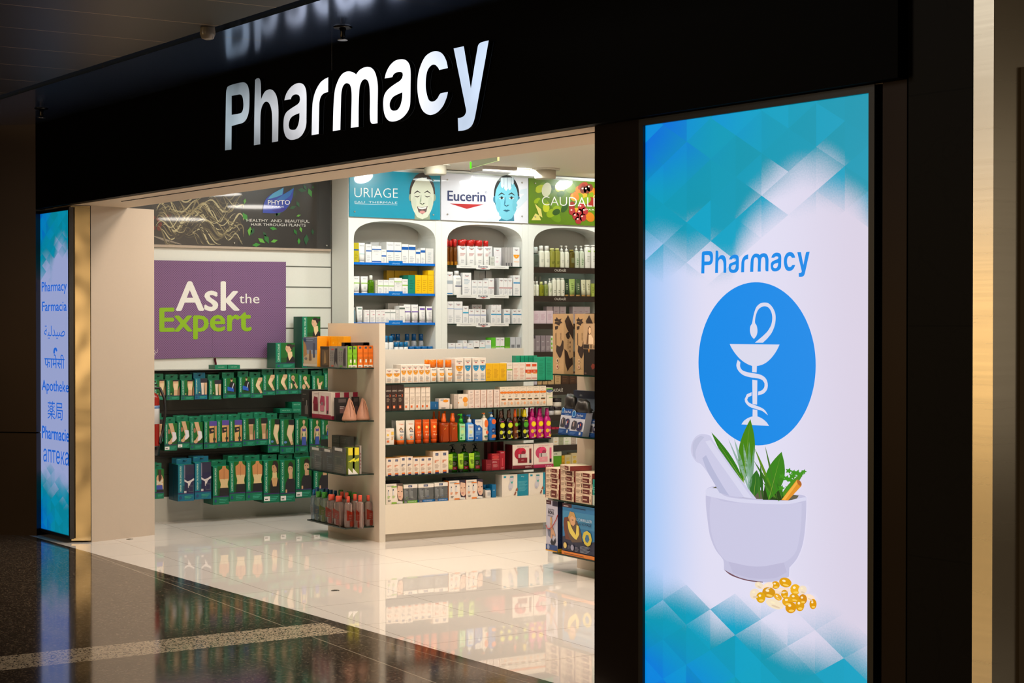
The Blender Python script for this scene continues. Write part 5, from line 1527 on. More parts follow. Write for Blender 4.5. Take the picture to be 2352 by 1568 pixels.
# ------------------------------------------------------------------ hanging cartons of supports
SK, SK2, SKD = (206, 166, 128), (226, 200, 160), (150, 106, 78)
NV, BK, VI = (34, 34, 72), (28, 26, 30), (84, 70, 150)
PIC = {
 'knee': [('k', [(.52, .94), (.90, .94), (.92, .75), (.86, .55), (.84, .22), (.56, .22), (.57, .5), (.50, .72)], SK), ('k', [(.55, .82), (.86, .82), (.84, .5), (.58, .5)], SK2), ('r', .48, .93, .98, 1, BK), ('k', [(.90, .5), (1, .7), (1, .22), (.88, .22)], SKD), ('p', [(.30, .30), (.36, .33), (.42, .30), (.36, .27)], (210, 196, 120))],
 'knee2': [('k', [(.50, .80), (.88, .80), (.84, .5), (.84, .22), (.58, .22), (.55, .5)], SK), ('k', [(.52, .74), (.86, .74), (.83, .42), (.57, .42)], (176, 136, 100)), ('r', .48, .79, .98, 1, BK), ('k', [(.92, .5), (1, .6), (1, .22), (.9, .22)], SKD)],
 'thigh': [('k', [(.50, .80), (.74, .80), (.72, .5), (.74, .22), (.56, .22), (.54, .5)], (224, 204, 184)), ('k', [(.76, .80), (.98, .80), (.96, .22), (.80, .22)], SK), ('r', .46, .79, 1, 1, (40, 38, 50)), ('p', [(.32, .33), (.38, .36), (.44, .33), (.38, .30)], (210, 196, 120))],
 'sling': [('k', [(.46, .30), (.50, .72), (.62, .80), (.80, .80), (.96, .70), (1, .30)], BK), ('e', .66, .90, .08, .09, SK), ('e', .66, .96, .085, .05, (50, 34, 26)), ('p', [(.34, .58), (.80, .50), (.84, .32), (.34, .38)], (30, 90, 190)), ('p', [(.80, .74), (.86, .74), (.74, .48), (.68, .48)], (206, 210, 224))],
 'elbow': [('k', [(.66, 1), (.97, 1), (.96, .86), (.74, .62), (.98, .24), (.82, .22), (.44, .58), (.44, .66)], SK), ('k', [(.60, .86), (.82, .82), (.68, .62), (.82, .40), (.68, .36), (.44, .58), (.45, .66)], SK2)],
 'wrist': [('e', .50, .80, .17, .12, SK), ('k', [(.42, .70), (.62, .68), (.96, .34), (.84, .24), (.50, .56)], SK), ('k', [(.43, .66), (.64, .62), (.72, .52), (.52, .48)], (36, 34, 40)), ('e', .30, .40, .13, .14, SK2), ('l', .36, .62, .76, .86, 3, SKD)],
 'wrist2': [('e', .56, .80, .16, .12, SK), ('k', [(.48, .70), (.68, .68), (.98, .34), (.86, .24), (.56, .56)], SK), ('k', [(.49, .66), (.70, .62), (.78, .52), (.58, .48)], SK2), ('e', .46, .36, .15, .13, SK)],
 'hand': [('k', [(.44, .86), (.54, .86), (.58, .64), (.66, .60), (.86, .70), (.86, .60), (.74, .42), (.76, .20), (.52, .20), (.50, .42), (.42, .64)], SK), ('k', [(.50, .50), (.74, .46), (.75, .26), (.53, .26)], SK2)],
 'ankle': [('k', [(.32, 1), (.66, 1), (.86, .60), (.95, .42), (.80, .34), (.44, .26), (.34, .30), (.62, .50)], SK), ('k', [(.60, .68), (.90, .66), (.97, .44), (.78, .34), (.58, .32), (.66, .50)], (222, 218, 226)), ('e', .36, .70, .10, .09, SKD), ('e', .44, .29, .16, .06, SK)],
 'patella': [('k', [(.44, 1), (.80, 1), (.80, .7), (.76, .5), (.74, .22), (.44, .22), (.42, .5)], (216, 170, 110)), ('k', [(.82, .9), (1, .9), (1, .22), (.86, .22)], (190, 140, 90)), ('r', .42, .82, 1, 1, VI), ('k', [(.42, .74), (.80, .76), (.80, .58), (.44, .54)], (34, 34, 42)), ('e', .66, .66, .10, .035, (190, 140, 96)), ('r', .70, .30, .92, .38, (46, 50, 40))],
 'bend': [('k', [(.62, .86), (1, .86), (.98, .70), (.84, .54), (.96, .26), (.80, .24), (.48, .56), (.50, .66)], SK), ('k', [(.60, .82), (.96, .80), (.86, .58), (.90, .36), (.74, .34), (.48, .56)], SK2), ('p', [(.60, .99), (1, .99), (1, .83), (.62, .84)], BK), ('e', .38, .33, .12, .035, (90, 130, 190))],
 'abd': [('k', [(.44, .72), (.54, .76), (.60, .78), (.76, .78), (.84, .76), (.92, .70), (.94, .46), (.88, .30), (.86, .48), (.82, .60), (.58, .60), (.52, .50), (.46, .34), (.42, .48)], SK), ('e', .68, .90, .10, .07, SK), ('k', [(.58, .92), (.68, .99), (.78, .92), (.72, .95), (.64, .95)], (70, 44, 36)), ('r', .64, .77, .72, .86, SK), ('k', [(.54, .74), (.60, .70), (.76, .70), (.82, .74), (.82, .62), (.56, .62)], VI), ('k', [(.57, .62), (.80, .62), (.78, .52), (.82, .46), (.54, .46), (.60, .52)], (214, 200, 150)), ('k', [(.53, .46), (.83, .46), (.86, .22), (.50, .22)], (64, 84, 170))],
 'lumbar': [('k', [(.38, .88), (.58, .94), (.60, 1), (.80, 1), (.82, .94), (1, .88), (1, .66), (.96, .60), (.44, .60), (.40, .68)], (200, 136, 84)), ('k', [(.43, .66), (.97, .66), (.92, .52), (.96, .42), (.45, .42), (.49, .52)], (218, 190, 140)), ('k', [(.44, .43), (.97, .43), (1, .21), (.40, .21)], BK), ('r', .69, .64, .71, .92, (160, 100, 60))],
 'woman': [('k', [(.40, .20), (.42, .50), (.54, .60), (.84, .60), (.98, .52), (1, .20)], BK), ('k', [(.48, .56), (.58, .38), (.80, .38), (.88, .56), (.80, .64), (.58, .64)], (208, 160, 110)), ('r', .55, .58, .82, .72, (224, 196, 140)), ('e', .68, .82, .17, .12, (200, 150, 106)), ('k', [(.54, .88), (.60, .98), (.78, .99), (.92, .90), (.92, .70), (.84, .68), (.80, .82), (.68, .90)], (40, 28, 26)), ('e', .60, .84, .03, .01, BK)],
 'man': [('k', [(.34, .20), (.38, .46), (.54, .58), (.84, .58), (.98, .50), (1, .20)], (38, 34, 40)), ('r', .58, .55, .82, .68, (206, 160, 120)), ('e', .68, .77, .16, .13, (210, 166, 130)), ('k', [(.52, .82), (.56, .93), (.72, .97), (.86, .90), (.86, .76), (.80, .84), (.62, .86)], (44, 32, 26)), ('e', .60, .79, .03, .01, BK), ('e', .74, .79, .03, .01, BK), ('r', .36, .2, .46, .30, (206, 160, 120))],
 'bun': [('k', [(.56, .22), (.60, .44), (.70, .52), (.86, .50), (.98, .40), (1, .22)], (22, 20, 22)), ('k', [(.62, .66), (.86, .66), (.88, .48), (.72, .30), (.66, .44)], (226, 196, 150)), ('k', [(.52, .80), (.54, .88), (.62, .94), (.76, .90), (.84, .76), (.76, .64), (.60, .62), (.56, .68), (.52, .74)], (214, 170, 136)), ('k', [(.56, .88), (.64, .97), (.82, .96), (.90, .84), (.86, .72), (.78, .78), (.74, .86)], (42, 28, 26)), ('e', .93, .88, .07, .05, (42, 28, 26)), ('e', .59, .80, .03, .01, BK)],
 'truss': [('r', .40, .70, 1, 1, (44, 44, 70)), ('k', [(.42, .72), (1, .72), (.96, .22), (.40, .22)], NV), ('k', [(.40, .60), (.62, .54), (1, .62), (1, .56), (.80, .50), (.70, .36), (.62, .36), (.62, .48), (.40, .54)], (214, 206, 206)), ('r', .66, .24, .96, .42, (70, 74, 90)), ('r', .70, .27, .92, .39, NV), ('r', .38, .22, .52, .28, (196, 190, 190)), ('r', .38, .62, .44, .98, (120, 120, 140))],
 'pregnant': [('k', [(.20, .24), (.24, .70), (.42, .80), (.80, .80), (.96, .66), (.96, .24)], (206, 160, 116)), ('k', [(.24, .64), (.90, .52), (.90, .44), (.24, .56)], (210, 200, 180)), ('k', [(.24, .52), (.90, .66), (.90, .58), (.24, .44)], (210, 200, 180)), ('k', [(.26, .46), (.84, .46), (.90, .30), (.22, .30)], (60, 76, 160)), ('r', .2, .22, .96, .31, BK), ('k', [(.46, .98), (.72, .98), (.78, .70), (.60, .56), (.48, .66)], (60, 40, 30))],
}
GRN, GRN2, TEA = (0, 112, 80), (12, 98, 30), (0, 104, 136)


def support_box(pic, word, teal=False, tab=True, sticker=False, thick=None):
    base = TEA if teal else GRN
    strip = (0, 120, 140) if teal else (0, 124, 92)
    field = (30, 106, 128) if teal else GRN2
    def mk(name, w_, d, h):
        it = [('r', .28, .22, 1, 1, field), ('r', .28, .22, 1, .42, tuple(int(v * .78) for v in field))] + PIC[pic]
        it += [('r', 0, .20, 1, .222, (60, 40, 100)), ('l', .40, .9, .05, .16, 3, (60, 170, 140)), ('e', .16, .10, .07, .04, (40, 70, 120)), ('r', .02, .23, .27, 1, strip), ('v', word, .20, .27, .96, .095, (206, 232, 210), .012)]
        if sticker: it += [('r', .02, .04, .38, .15, (232, 230, 224)), ('l', .08, .32, .07, .13, 1, (90, 90, 90))]
        mb = MB()
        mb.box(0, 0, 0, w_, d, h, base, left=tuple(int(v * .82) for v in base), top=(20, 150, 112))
        mb.decals(lambda u, v, e: (u, -e, v), w_, h, it)
        if not tab:
            return mb.build(name, 'print')
        root = empty(name)
        mb.build('box', 'print', root)
        mb = MB()
        t = min(.046, h * .28)
        out_ = [(w_ * .04, h - .001), (w_ * .96, h - .001), (w_ * .96, h + t), (w_ * .04, h + t)]
        hole = [(w_ * .40, h + t * .42), (w_ * .46, h + t * .42), (w_ * .5, h + t * .42), (w_ * .54, h + t * .42), (w_ * .60, h + t * .42), (w_ * .60, h + t * .52), (w_ * .54, h + t * .56), (w_ * .53, h + t * .72), (w_ * .47, h + t * .72), (w_ * .46, h + t * .56), (w_ * .40, h + t * .52)]
        v, f = tess([out_, hole])
        for y_ in (d * .45, d * .45 + .0018):
            b0 = len(mb.v); mb.v += [(p[0], y_, p[1]) for p in v]
            for q in f: mb.face([b0 + i for i in q], base)
        for lp in (out_, hole):
            for i in range(len(lp)):
                a_, b_ = lp[i], lp[(i + 1) % len(lp)]
                mb.poly([(a_[0], d * .45, a_[1]), (b_[0], d * .45, b_[1]), (b_[0], d * .45 + .0018, b_[1]), (a_[0], d * .45 + .0018, a_[1])], base)
        mb.decals(lambda u, v, e: (u, d * .45 - e, v), w_, h, [('r', .1, 1 + t / h * .78, .3, 1 + t / h * .86, (60, 170, 140))])
        mb.build('hang_tab', 'print', root)
        return root
    return mk


ROWS = [
 ('upper hook row', 340, 700, -12.655, [
  (70, 222, 960, 1222, 'knee', 'SUPPORT', 0, 'knee bandage'), (235, 405, 965, 1222, 'knee', 'KNEE SUPPORT', 0, 'knee bandage'), (422, 590, 965, 1222, 'knee', 'KNEE SUPPORT', 0, 'knee bandage'),
  (598, 762, 945, 1212, 'thigh', 'THIGH SUPPORT', 1, 'thigh bandage on teal'), (780, 942, 965, 1215, 'thigh', 'THIGH SUPPORT', 0, 'thigh bandage'), (965, 1130, 940, 1200, 'sling', 'ARM SLING', 0, 'blue arm sling'),
  (1165, 1316, 925, 1190, 'sling', 'ARM SLING', 0, 'blue arm sling'), (1318, 1474, 935, 1195, 'elbow', 'ELBOW SUPPORT', 0, 'elbow bandage'), (1477, 1634, 900, 1160, 'elbow', 'ELBOW SUPPORT', 0, 'elbow bandage'),
  (1640, 1795, 895, 1150, 'elbow', 'ELBOW SUPPORT', 0, 'elbow bandage'), (1797, 1932, 885, 1145, 'wrist', 'WRIST STRAP', 0, 'black wrist strap'), (1935, 2085, 895, 1140, 'wrist2', 'WRIST WRAP', 0, 'beige wrist wrap'),
  (2110, 2262, 910, 1150, 'hand', 'THUMB SUPPORT', 0, 'thumb bandage'), (2266, 2400, 880, 1120, 'knee2', 'ANKLE BINDER', 0, 'leg bandage')]),
 ('middle hook row', 340, 920, -12.655, [
  (60, 196, 240, 525, 'knee2', 'SUPPORT', 0, 'leg bandage behind the extinguisher'), (210, 374, 290, 642, 'ankle', 'ANKLE SUPPORT W/STRAP', 2, 'ankle bandage'), (378, 536, 265, 610, 'ankle', 'ANKLE SUPPORT W/STRAP', 2, 'ankle bandage'), (540, 704, 275, 628, 'ankle', 'ANKLE SUPPORT W/STRAP', 0, 'ankle bandage'),
  (718, 884, 262, 618, 'patella', 'PATELLA TRACKING SUPPORT', 0, 'kneecap support'), (886, 1042, 252, 605, 'patella', 'PATELLA TRACKING SUPPORT', 0, 'kneecap support'), (1045, 1208, 248, 598, 'patella', 'PATELLA TRACKING SUPPORT', 0, 'kneecap support'),
  (1215, 1374, 230, 580, 'knee2', 'KNEE SUPPORT', 0, 'dark-topped knee bandage'), (1378, 1538, 220, 570, 'knee2', 'KNEE SUPPORT', 0, 'dark-topped knee bandage'),
  (1540, 1688, 235, 665, 'bend', 'OPEN PATELLA STABILIZER', 0, 'bent knee'), (1700, 1876, 240, 678, 'bend', 'OPEN PATELLA KNEE STABILIZER', 0, 'bent knee'),
  (1892, 2056, 230, 665, 'abd', 'ABDOMINAL BINDER', 0, 'woman in belly binder'), (2074, 2222, 235, 650, 'abd', 'ABDOMINAL SUPPORT', 0, 'woman in belly binder'), (2226, 2372, 250, 495, 'abd', 'ABDOMINAL BELT', 0, 'low woman in belly binder')]),
 ('lower hook row', 340, 920, -12.63, [
  (70, 204, 880, 1260, 'pregnant', '', 0, 'shoulder brace'), (384, 592, 820, 1290, 'truss', 'HERNIA TRUSS SINGLE-SIDED', 1, 'hernia truss on teal'), (600, 812, 790, 1265, 'truss', 'HERNIA TRUSS REVERSIBLE', 1, 'hernia truss on teal'),
  (834, 1040, 840, 1335, 'lumbar', 'LUMBAR SACRO SUPPORT', 0, 'bare back with belt'), (1046, 1252, 780, 1292, 'lumbar', 'LUMBAR SACRO SUPPORT', 0, 'bare back with belt'), (1262, 1470, 775, 1278, 'lumbar', 'LUMBAR SACRO SUPPORT', 0, 'bare back with belt'),
  (1486, 1692, 768, 1308, 'woman', 'CERVICAL COLLAR', 2, 'woman in neck collar'), (1698, 1892, 765, 1300, 'man', 'CERVICAL COLLAR', 2, 'man in neck collar'), (1898, 2104, 725, 1248, 'man', 'CERVICAL COLLAR', 2, 'man in neck collar'), (2128, 2336, 730, 1240, 'man', 'CERVICAL COLLAR', 2, 'man in neck collar')]),
]
for row, ox, oy, X, items in ROWS:
    cnt = {}
    for it in items: cnt[it[7]] = cnt.get(it[7], 0) + 1
    seen = {}
    pegs = []
    for k, (a, b, t, bt, pic, word, fl, ds) in enumerate(items):
        pa, pb = onX(ox + a / 5.6, oy + t / 5.6, X), onX(ox + b / 5.6, oy + bt / 5.6, X)
        w_, h = float(pb[1] - pa[1]), float(onX(ox + (a + b) / 11.2, oy + t / 5.6, X)[2] - onX(ox + (a + b) / 11.2, oy + bt / 5.6, X)[2])
        d = .075 if 'lower' not in row else .10
        y0 = float(pa[1])
        if y0 + w_ / 2 > 6.19: continue
        if y0 < 4.372: w_ -= 4.372 - y0; y0 = 4.372
        w_ = min(w_, 6.212 - y0)
        zb = float(onX(ox + (a + b) / 11.2, oy + bt / 5.6, X)[2])
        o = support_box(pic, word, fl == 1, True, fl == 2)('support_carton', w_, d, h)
        i = seen.get(ds, 0); seen[ds] = i + 1
        q = which(i, cnt[ds])
        colr = 'teal' if fl == 1 else 'green'
        o.location = (X, y0, zb); o.rotation_euler[2] = math.pi / 2
        tag(o, ', '.join(x for x in (f'{colr} hanging carton showing {ds}', q, row) if x), 'carton', f'hanging cartons on the {row}')
        r2 = copy_tree(o)
        r2.location = (X - d - .005, y0, zb)
        kk = ('%s hook from left' % (ORD + ['eleventh', 'twelfth', 'thirteenth', 'fourteenth'])[k])
        tag(r2, f'rear {colr} carton on the {kk} of the {row}', 'carton', f'hanging cartons on the {row}')
        hz_ = zb + h + min(.046, h * .28) * .60
        pegs.append((y0 + w_ / 2, min(hz_, 1.214), X))
    root = tag(empty('hook_rail', (SX + .012, 5.3, min(p[1] for p in pegs))), f'dark metal rail of hooks, {row}', 'rail')
    mb = MB()
    zr = min(sum(p[1] for p in pegs) / len(pegs) + .012, 1.214)
    mb.box(SX - .0095 if 'upper' not in row else SX + .001, 4.365, zr, SX + .014, 6.215, zr + .016, (34, 36, 34))
    wpart(mb, 'bar', 'satin', root)
    for y, z, X_ in pegs:
        mb = MB()
        mb.tube([(SX + .01, y, zr + .008), (SX + .03, y, z), (X_ + .004, y, z), (X_ + .014, y, z + .012)], .0022, (70, 74, 72), 6)
        wpart(mb, 'hook', 'satin', root)

# cartons standing on top of the hanging rows
Ltop = Shelf('X', -12.66, 1.203, 'on top of upper hook row')
mb = MB(); mb.box(SX + .001, 4.365, 1.2325, -12.64, 6.215, 1.235, (150, 150, 142))
led = tag(mb.build('ledge_shelf', 'paint'), 'narrow white ledge above the upper row of hanging cartons', 'shelf')
Ltop.z = 1.2355
bunbox = support_box('bun', 'CERVICAL COLLAR', tab=False)
run(Ltop, (632.5, 677), 1, 787.5, bunbox, 'green collar carton with woman in profile below poster corner', 'collar_carton', 'carton', .17)
lowc = run(Ltop, (693.5, 736), 1, 790, bunbox, 'lower green collar carton behind the beach picture box', 'collar_carton', 'carton', .17)[0]
zz = Ltop.z + float(onX(714, 790, Ltop.plane)[2]) - Ltop.z
run(Ltop, (693.5, 736), 1, 727, bunbox, 'upper green collar carton with woman in profile', 'collar_carton', 'carton', .17, z=zz + .0005)
flat = carton((0, 122, 88), [('t', 'KNEE SLEEVE', .5, .42, .2, (190, 226, 200), .7)], top=(0, 140, 104))
run(Ltop, [(494, 522), (523, 551.5)], 2, 838, flat, 'flat green carton lying down', 'support_carton', 'carton', .14)
Lmid = Shelf('X', -12.645, 0.0, 'on top of middle hook row')
zt = float(onX(660, 951.5, -12.645)[2])
flat2 = carton((0, 116, 84), [('t', 'HERNIA TRUSS', .5, .5, .22, (150, 210, 180), .7)], top=(0, 130, 96))
zt += .012
run(Lmid, (643, 670.5), 1, 938.5, flat2, 'flat green carton beside the low pile', 'support_carton', 'carton', .14, z=zt)
run(Lmid, (671, 692), 1, 937, flat2, 'bottom flat green carton of the low pile', 'support_carton', 'carton', .14, z=zt)
z2 = float(onX(681, 937, -12.645)[2]) + .001
run(Lmid, (671, 692), 1, 923.5, flat2, 'top flat green carton of the low pile', 'support_carton', 'carton', .14, z=z2)

# ------------------------------------------------------------------ goods in the wall bays
PH = ['turquoise poster bay', 'blue face bay', 'grape poster bay']
SHN = ['top shelf', 'second shelf', 'third shelf', 'fourth shelf', 'fifth shelf', 'sixth shelf', 'seventh shelf', 'eighth shelf', 'lowest shelf']
def bayshelf(i): return [Shelf('X', XF - .016, z, PH[i] + ' ' + SHN[k], (UPR[i][1], UPR[i + 1][0]), ((811.5, 1000), (1026, 1200.5), (1226, 1380))[i]) for k, z in enumerate(B_Z if i < 2 else C_Z)]
def pxs(ox, sc, *ab): return [(ox + a / sc, ox + b / sc) for a, b in ab]
U, Bb, Cc = bayshelf(0), bayshelf(1), bayshelf(2)
def u(*ab): return pxs(760, 3.266, *ab)
def uy(y): return 360 + y / 3.266
W_ = (240, 240, 238)
def ur(band, z0, z1, t='URIAGE', top=(238, 238, 236)):
    return carton(W_, [('t', t, .5, .84, .055, (120, 130, 150), .7), ('r', 0, z0, 1, z1, band), ('l', .18, .8, .12, min(.45, z0 - .05), 4, (196, 200, 206))], top=top)
bl = (0, 92, 180)
run(U[0], u((173, 213)), 1, uy(645), carton((190, 176, 20), [('r', 0, .62, 1, .69, (20, 90, 160)), ('l', .2, .8, .2, .5, 4, (150, 140, 20))]), 'olive yellow carton with blue band', 'care_carton', 'carton')
run(U[0], u((215, 266)), 1, uy(645), tube(W_, W_, [('t', 'URIAGE', .5, .84, .05, (120, 130, 150), .7), ('r', .1, .45, .9, .47, (70, 180, 170))], .1), 'white tube with faint green line', 'cream_tube', 'tube', .04)
run(U[0], u((266, 308)), 1, uy(655), ur(bl, .62, .68), 'slim white carton with blue band by the tube', 'care_carton', 'carton')
run(U[0], u((311, 382)), 1, uy(720), ur(bl, .14, .26), 'broad white carton under another', 'care_carton', 'carton')
run(U[0], u((311, 382)), 1, uy(668), ur(bl, .4, .55), 'broad white carton stacked on another', 'care_carton', 'carton', z=float(onX(865, uy(720), U[0].plane)[2]) + .001)
run(U[0], u((383, 419)), 1, uy(695), ur(bl, .5, .6), 'small white carton with blue band', 'care_carton', 'carton')
run(U[0], u((421, 476), (478, 533)), 2, uy(640), ur(bl, .55, .62), 'tall white carton with blue band', 'care_carton', 'carton', .12)
run(U[0], u((535, 587)), 1, uy(655), ur(bl, .72, .86, ' '), 'white carton with blue block by tall ones', 'care_carton', 'carton')
run(U[0], u((588, 640)), 1, uy(661), ur(bl, .74, .9, ' '), 'lower white carton with blue block', 'care_carton', 'carton')
run(U[0], u((642, 676)), 1, uy(698), ur(bl, .72, .86, ' '), 'short white carton with blue block', 'care_carton', 'carton')
run(U[0], u((678, 713)), 1, uy(684), ur(bl, .72, .86, ' '), 'narrow white carton with blue block', 'care_carton', 'carton')
run(U[0], u((716, 776)), 1, uy(688), carton((226, 226, 224), [('l', .3, .7, .2, .8, 6, (190, 196, 200))]), 'plain pale grey carton', 'care_carton', 'carton')
run(U[0], u((352, 418)), 1, uy(643), carton((196, 196, 196)), 'grey carton in back row', 'care_carton', 'carton', off=.13)
lg = (140, 200, 40)
run(U[1], u((175, 222), (228, 293)), 2, uy(896), tube(W_, (236, 236, 232), [('t', 'URIAGE', .5, .84, .05, (120, 130, 120), .7), ('r', .0, .60, 1, .64, lg), ('l', .3, .7, .3, .5, 3, (190, 200, 190))], .12), 'white tube with lime line', 'cream_tube', 'tube', .04)
run(U[1], u((290, 333)), 1, uy(889), bottle((110, 176, 20), (236, 240, 232), [('l', .2, .8, .2, .6, 4, (70, 130, 20))], 'cap', .76, 2.6, 'liquid', capr=.28), 'lime green bottle with white cap', 'care_bottle', 'bottle', .045)
run(U[1], u((337, 353)), 1, uy(928), carton((206, 206, 186), [('l', .2, .8, .2, .8, 5, (176, 180, 160))]), 'narrow pale olive carton', 'care_carton', 'carton')
run(U[1], u((355, 397), (398, 437), (439, 477)), 3, uy(923), ur(lg, .55, .61), 'white carton with lime line', 'care_carton', 'carton', .1)
run(U[1], u((480, 538)), 1, uy(965), ur(lg, .16, .27), 'lower of two stacked white cartons with lime', 'care_carton', 'carton', .1)
run(U[1], u((480, 538)), 1, uy(908), ur(lg, .42, .52), 'upper of two stacked white cartons with lime', 'care_carton', 'carton', .1, z=float(onX(915, uy(965), U[1].plane)[2]) + .001)
run(U[1], u((540, 582)), 1, uy(918), ur(lg, .58, .64), 'single white carton with lime line by green', 'care_carton', 'carton', .1)
run(U[1], u((584, 636)), 1, uy(888), carton((0, 134, 110), [('l', .2, .8, .3, .8, 4, (0, 110, 90))], top=(0, 150, 120)), 'dark green carton', 'care_carton', 'carton', .16)
yl2 = carton((250, 198, 6), [('l', .2, .8, .2, .8, 6, (226, 170, 0))], top=(250, 210, 40))
ys = run(U[1], u((638, 684), (685, 731), (732, 778)), 3, uy(888), yl2, 'golden yellow carton', 'care_carton', 'carton', .16)
run(U[1], u((734, 778)), 1, uy(852), carton((250, 200, 8), top=(250, 214, 60)), 'yellow carton lying on the yellow ones', 'care_carton', 'carton', .1, z=float(onX(991, uy(888), U[1].plane)[2]) + .001)
run(U[1], u((490, 560), (562, 612), (614, 662), (664, 730)), 4, uy(855), carton((200, 156, 8)), 'yellow carton in back row', 'care_carton', 'carton', .06, off=.18)
pu = (112, 80, 170)
run(U[2], u((172, 192)), 1, uy(1130), bottle((120, 146, 156), (230, 232, 232), (), 'cap', .85), 'grey-blue bottle at the end', 'care_bottle', 'bottle', .04)
run(U[2], u((200, 248)), 1, uy(1124), tube(W_, (232, 234, 232), [('r', .2, .84, .84, .92, (120, 150, 140)), ('l', .25, .75, .2, .75, 8, (200, 204, 204))], .1), 'white tube with grey-green block', 'cream_tube', 'tube', .04)
run(U[2], u((250, 295), (297, 335), (337, 377), (379, 405)), 4, uy(1147), carton((236, 234, 232), [('t', 'URIAGE', .5, .84, .06, (190, 150, 160), .7), ('r', .5, .62, .9, .66, (206, 120, 140)), ('l', .15, .85, .12, .5, 5, (204, 204, 206))]), 'white carton with pink dash', 'care_carton', 'carton', .12)
run(U[2], u((408, 448), (450, 488)), 2, uy(1145), ur((150, 160, 156), .74, .82, ' '), 'white carton with grey bar', 'care_carton', 'carton', .14)
run(U[2], u((489, 515)), 1, uy(1148), carton((228, 226, 222), [('l', .2, .8, .3, .8, 6, (196, 196, 196))]), 'narrow off-white carton', 'care_carton', 'carton', .1)
run(U[2], u((517, 559)), 1, uy(1117), ur((96, 110, 100), .80, .90, ' '), 'taller white carton with dark bar', 'care_carton', 'carton', .1)
pt = tube(W_, (234, 232, 238), [('t', 'URIAGE', .5, .82, .05, (150, 140, 160), .7), ('r', .02, .60, .98, .65, pu), ('l', .3, .7, .25, .5, 4, (200, 196, 206)), ('r', .15, .10, .85, .12, pu)], .14)
run(U[2], u((560, 612), (614, 669)), 2, uy(1108), pt, 'white tube with purple line', 'cream_tube', 'tube', .045)
run(U[2], u((672, 723), (726, 777)), 2, uy(1122), tube(W_, (234, 232, 238), [('r', .14, .80, .86, .90, pu), ('l', .3, .7, .25, .7, 6, (200, 196, 206)), ('r', .15, .10, .85, .12, pu)], .14), 'white tube with purple block', 'cream_tube', 'tube', .045)
run(U[2], u((508, 560), (562, 672)), 2, uy(1100), carton((206, 204, 198)), 'pale carton in back row', 'care_carton', 'carton', .05, off=.15)
bc = bottle(W_, (0, 104, 160), [('t', 'EA', .5, .3, .14, (120, 160, 190), .6)], 'cap', .66, 2.2, capr=.43)
run(U[3], u((404, 440), (442, 480)), 2, uy(1342), bc, 'white bottle with blue cap', 'care_bottle', 'bottle', .045)
run(U[3], u((485, 519), (521, 552), (556, 590)), 3, uy(1390), bottle(W_, (0, 112, 172), [('l', .2, .8, .2, .6, 3, (140, 180, 196))], 'cap', .6, 2, capr=.47), 'short white roll-on with blue cap', 'roll_on', 'bottle', .04)
run(U[3], u((508, 545), (547, 580), (617, 652), (668, 704), (722, 757)), 5, uy(1328), bottle((196, 202, 214), (0, 80, 140), [('l', .2, .8, .2, .7, 4, (150, 160, 180))], 'cap', .66, 2, capr=.45), 'grey blue-capped bottle in back row', 'care_bottle', 'bottle', .045, off=.12)
run(U[3], u((595, 640), (642, 690), (692, 735), (737, 777)), 4, uy(1422), jar((0, 92, 160), (0, 104, 176), (), .5), 'blue jar', 'cream_jar', 'jar', .06)

def e_(*ab): return pxs(1000, 3.137, *ab)
def ey(y): return 340 + y / 3.137
def euc(items=(), bg=(240, 240, 240)):
    return carton(bg, [('t', 'Eucerin', .5, .86, .05, (70, 80, 110), .7, .012), ('p', [(.25, .845), (.75, .845), (.5, .82)], (180, 60, 60))] + list(items), top=(246, 246, 246))
FT_ = ('l', .2, .8, .1, .4, 4, (200, 204, 210))
am = bottle((150, 82, 22), (190, 30, 26), [('r', .1, .02, .9, .2, (220, 150, 40))], 'cap', .76, 2.4, 'liquid', capr=.44)
run(Bb[0], e_((82, 106), (108, 135), (138, 166)), 3, ey(665), am, 'amber bottle with red cap', 'wash_bottle', 'bottle', .045)
wr = bottle(W_, (196, 30, 26), [('t', 'Eucerin', .5, .86, .07, (60, 70, 100), .66, .012), ('p', [(.25, .84), (.75, .84), (.5, .80)], (180, 60, 60)), ('l', .2, .8, .5, .66, 3, (214, 160, 160)), ('l', .3, .7, .15, .35, 2, (206, 206, 210))], 'cap', .775, 3, 'plastic', capr=.40, prof=[(0, .94), (.02, 1), (.9, 1), (.96, .92), (1, .8)])
run(Bb[0], e_((168, 234), (235, 296), (297, 357)), 3, ey(663), wr, 'white bottle with red cap', 'wash_bottle', 'bottle', .05)
run(Bb[0], e_((358, 399)), 1, ey(668), wr, 'narrower white bottle with red cap', 'wash_bottle', 'bottle', .045)
run(Bb[0], e_((100, 150), (160, 215), (240, 280), (303, 345)), 4, ey(658), am, 'red-capped bottle in back row', 'wash_bottle', 'bottle', .045, off=.10)
run(Bb[0], e_((400, 446)), 1, ey(708), euc([('l', .15, .85, .62, .72, 2, (220, 170, 190)), FT_]), 'white carton with pink print behind small ones', 'care_carton', 'carton', .05, off=.07)
run(Bb[0], e_((400, 433)), 1, ey(782), carton((206, 208, 200), [('l', .2, .8, .1, .9, 6, (170, 176, 166))]), 'small greenish grey carton', 'care_carton', 'carton', .05)
run(Bb[0], e_((434, 472)), 1, ey(780), euc([('l', .15, .85, .4, .6, 2, (230, 180, 200))]), 'small white carton with pink print', 'care_carton', 'carton', .05)
run(Bb[0], e_((452, 508)), 1, ey(718), euc([('r', 0, .1, 1, .8, (236, 232, 234))]), 'white carton behind small pink one', 'care_carton', 'carton', .05, off=.06)
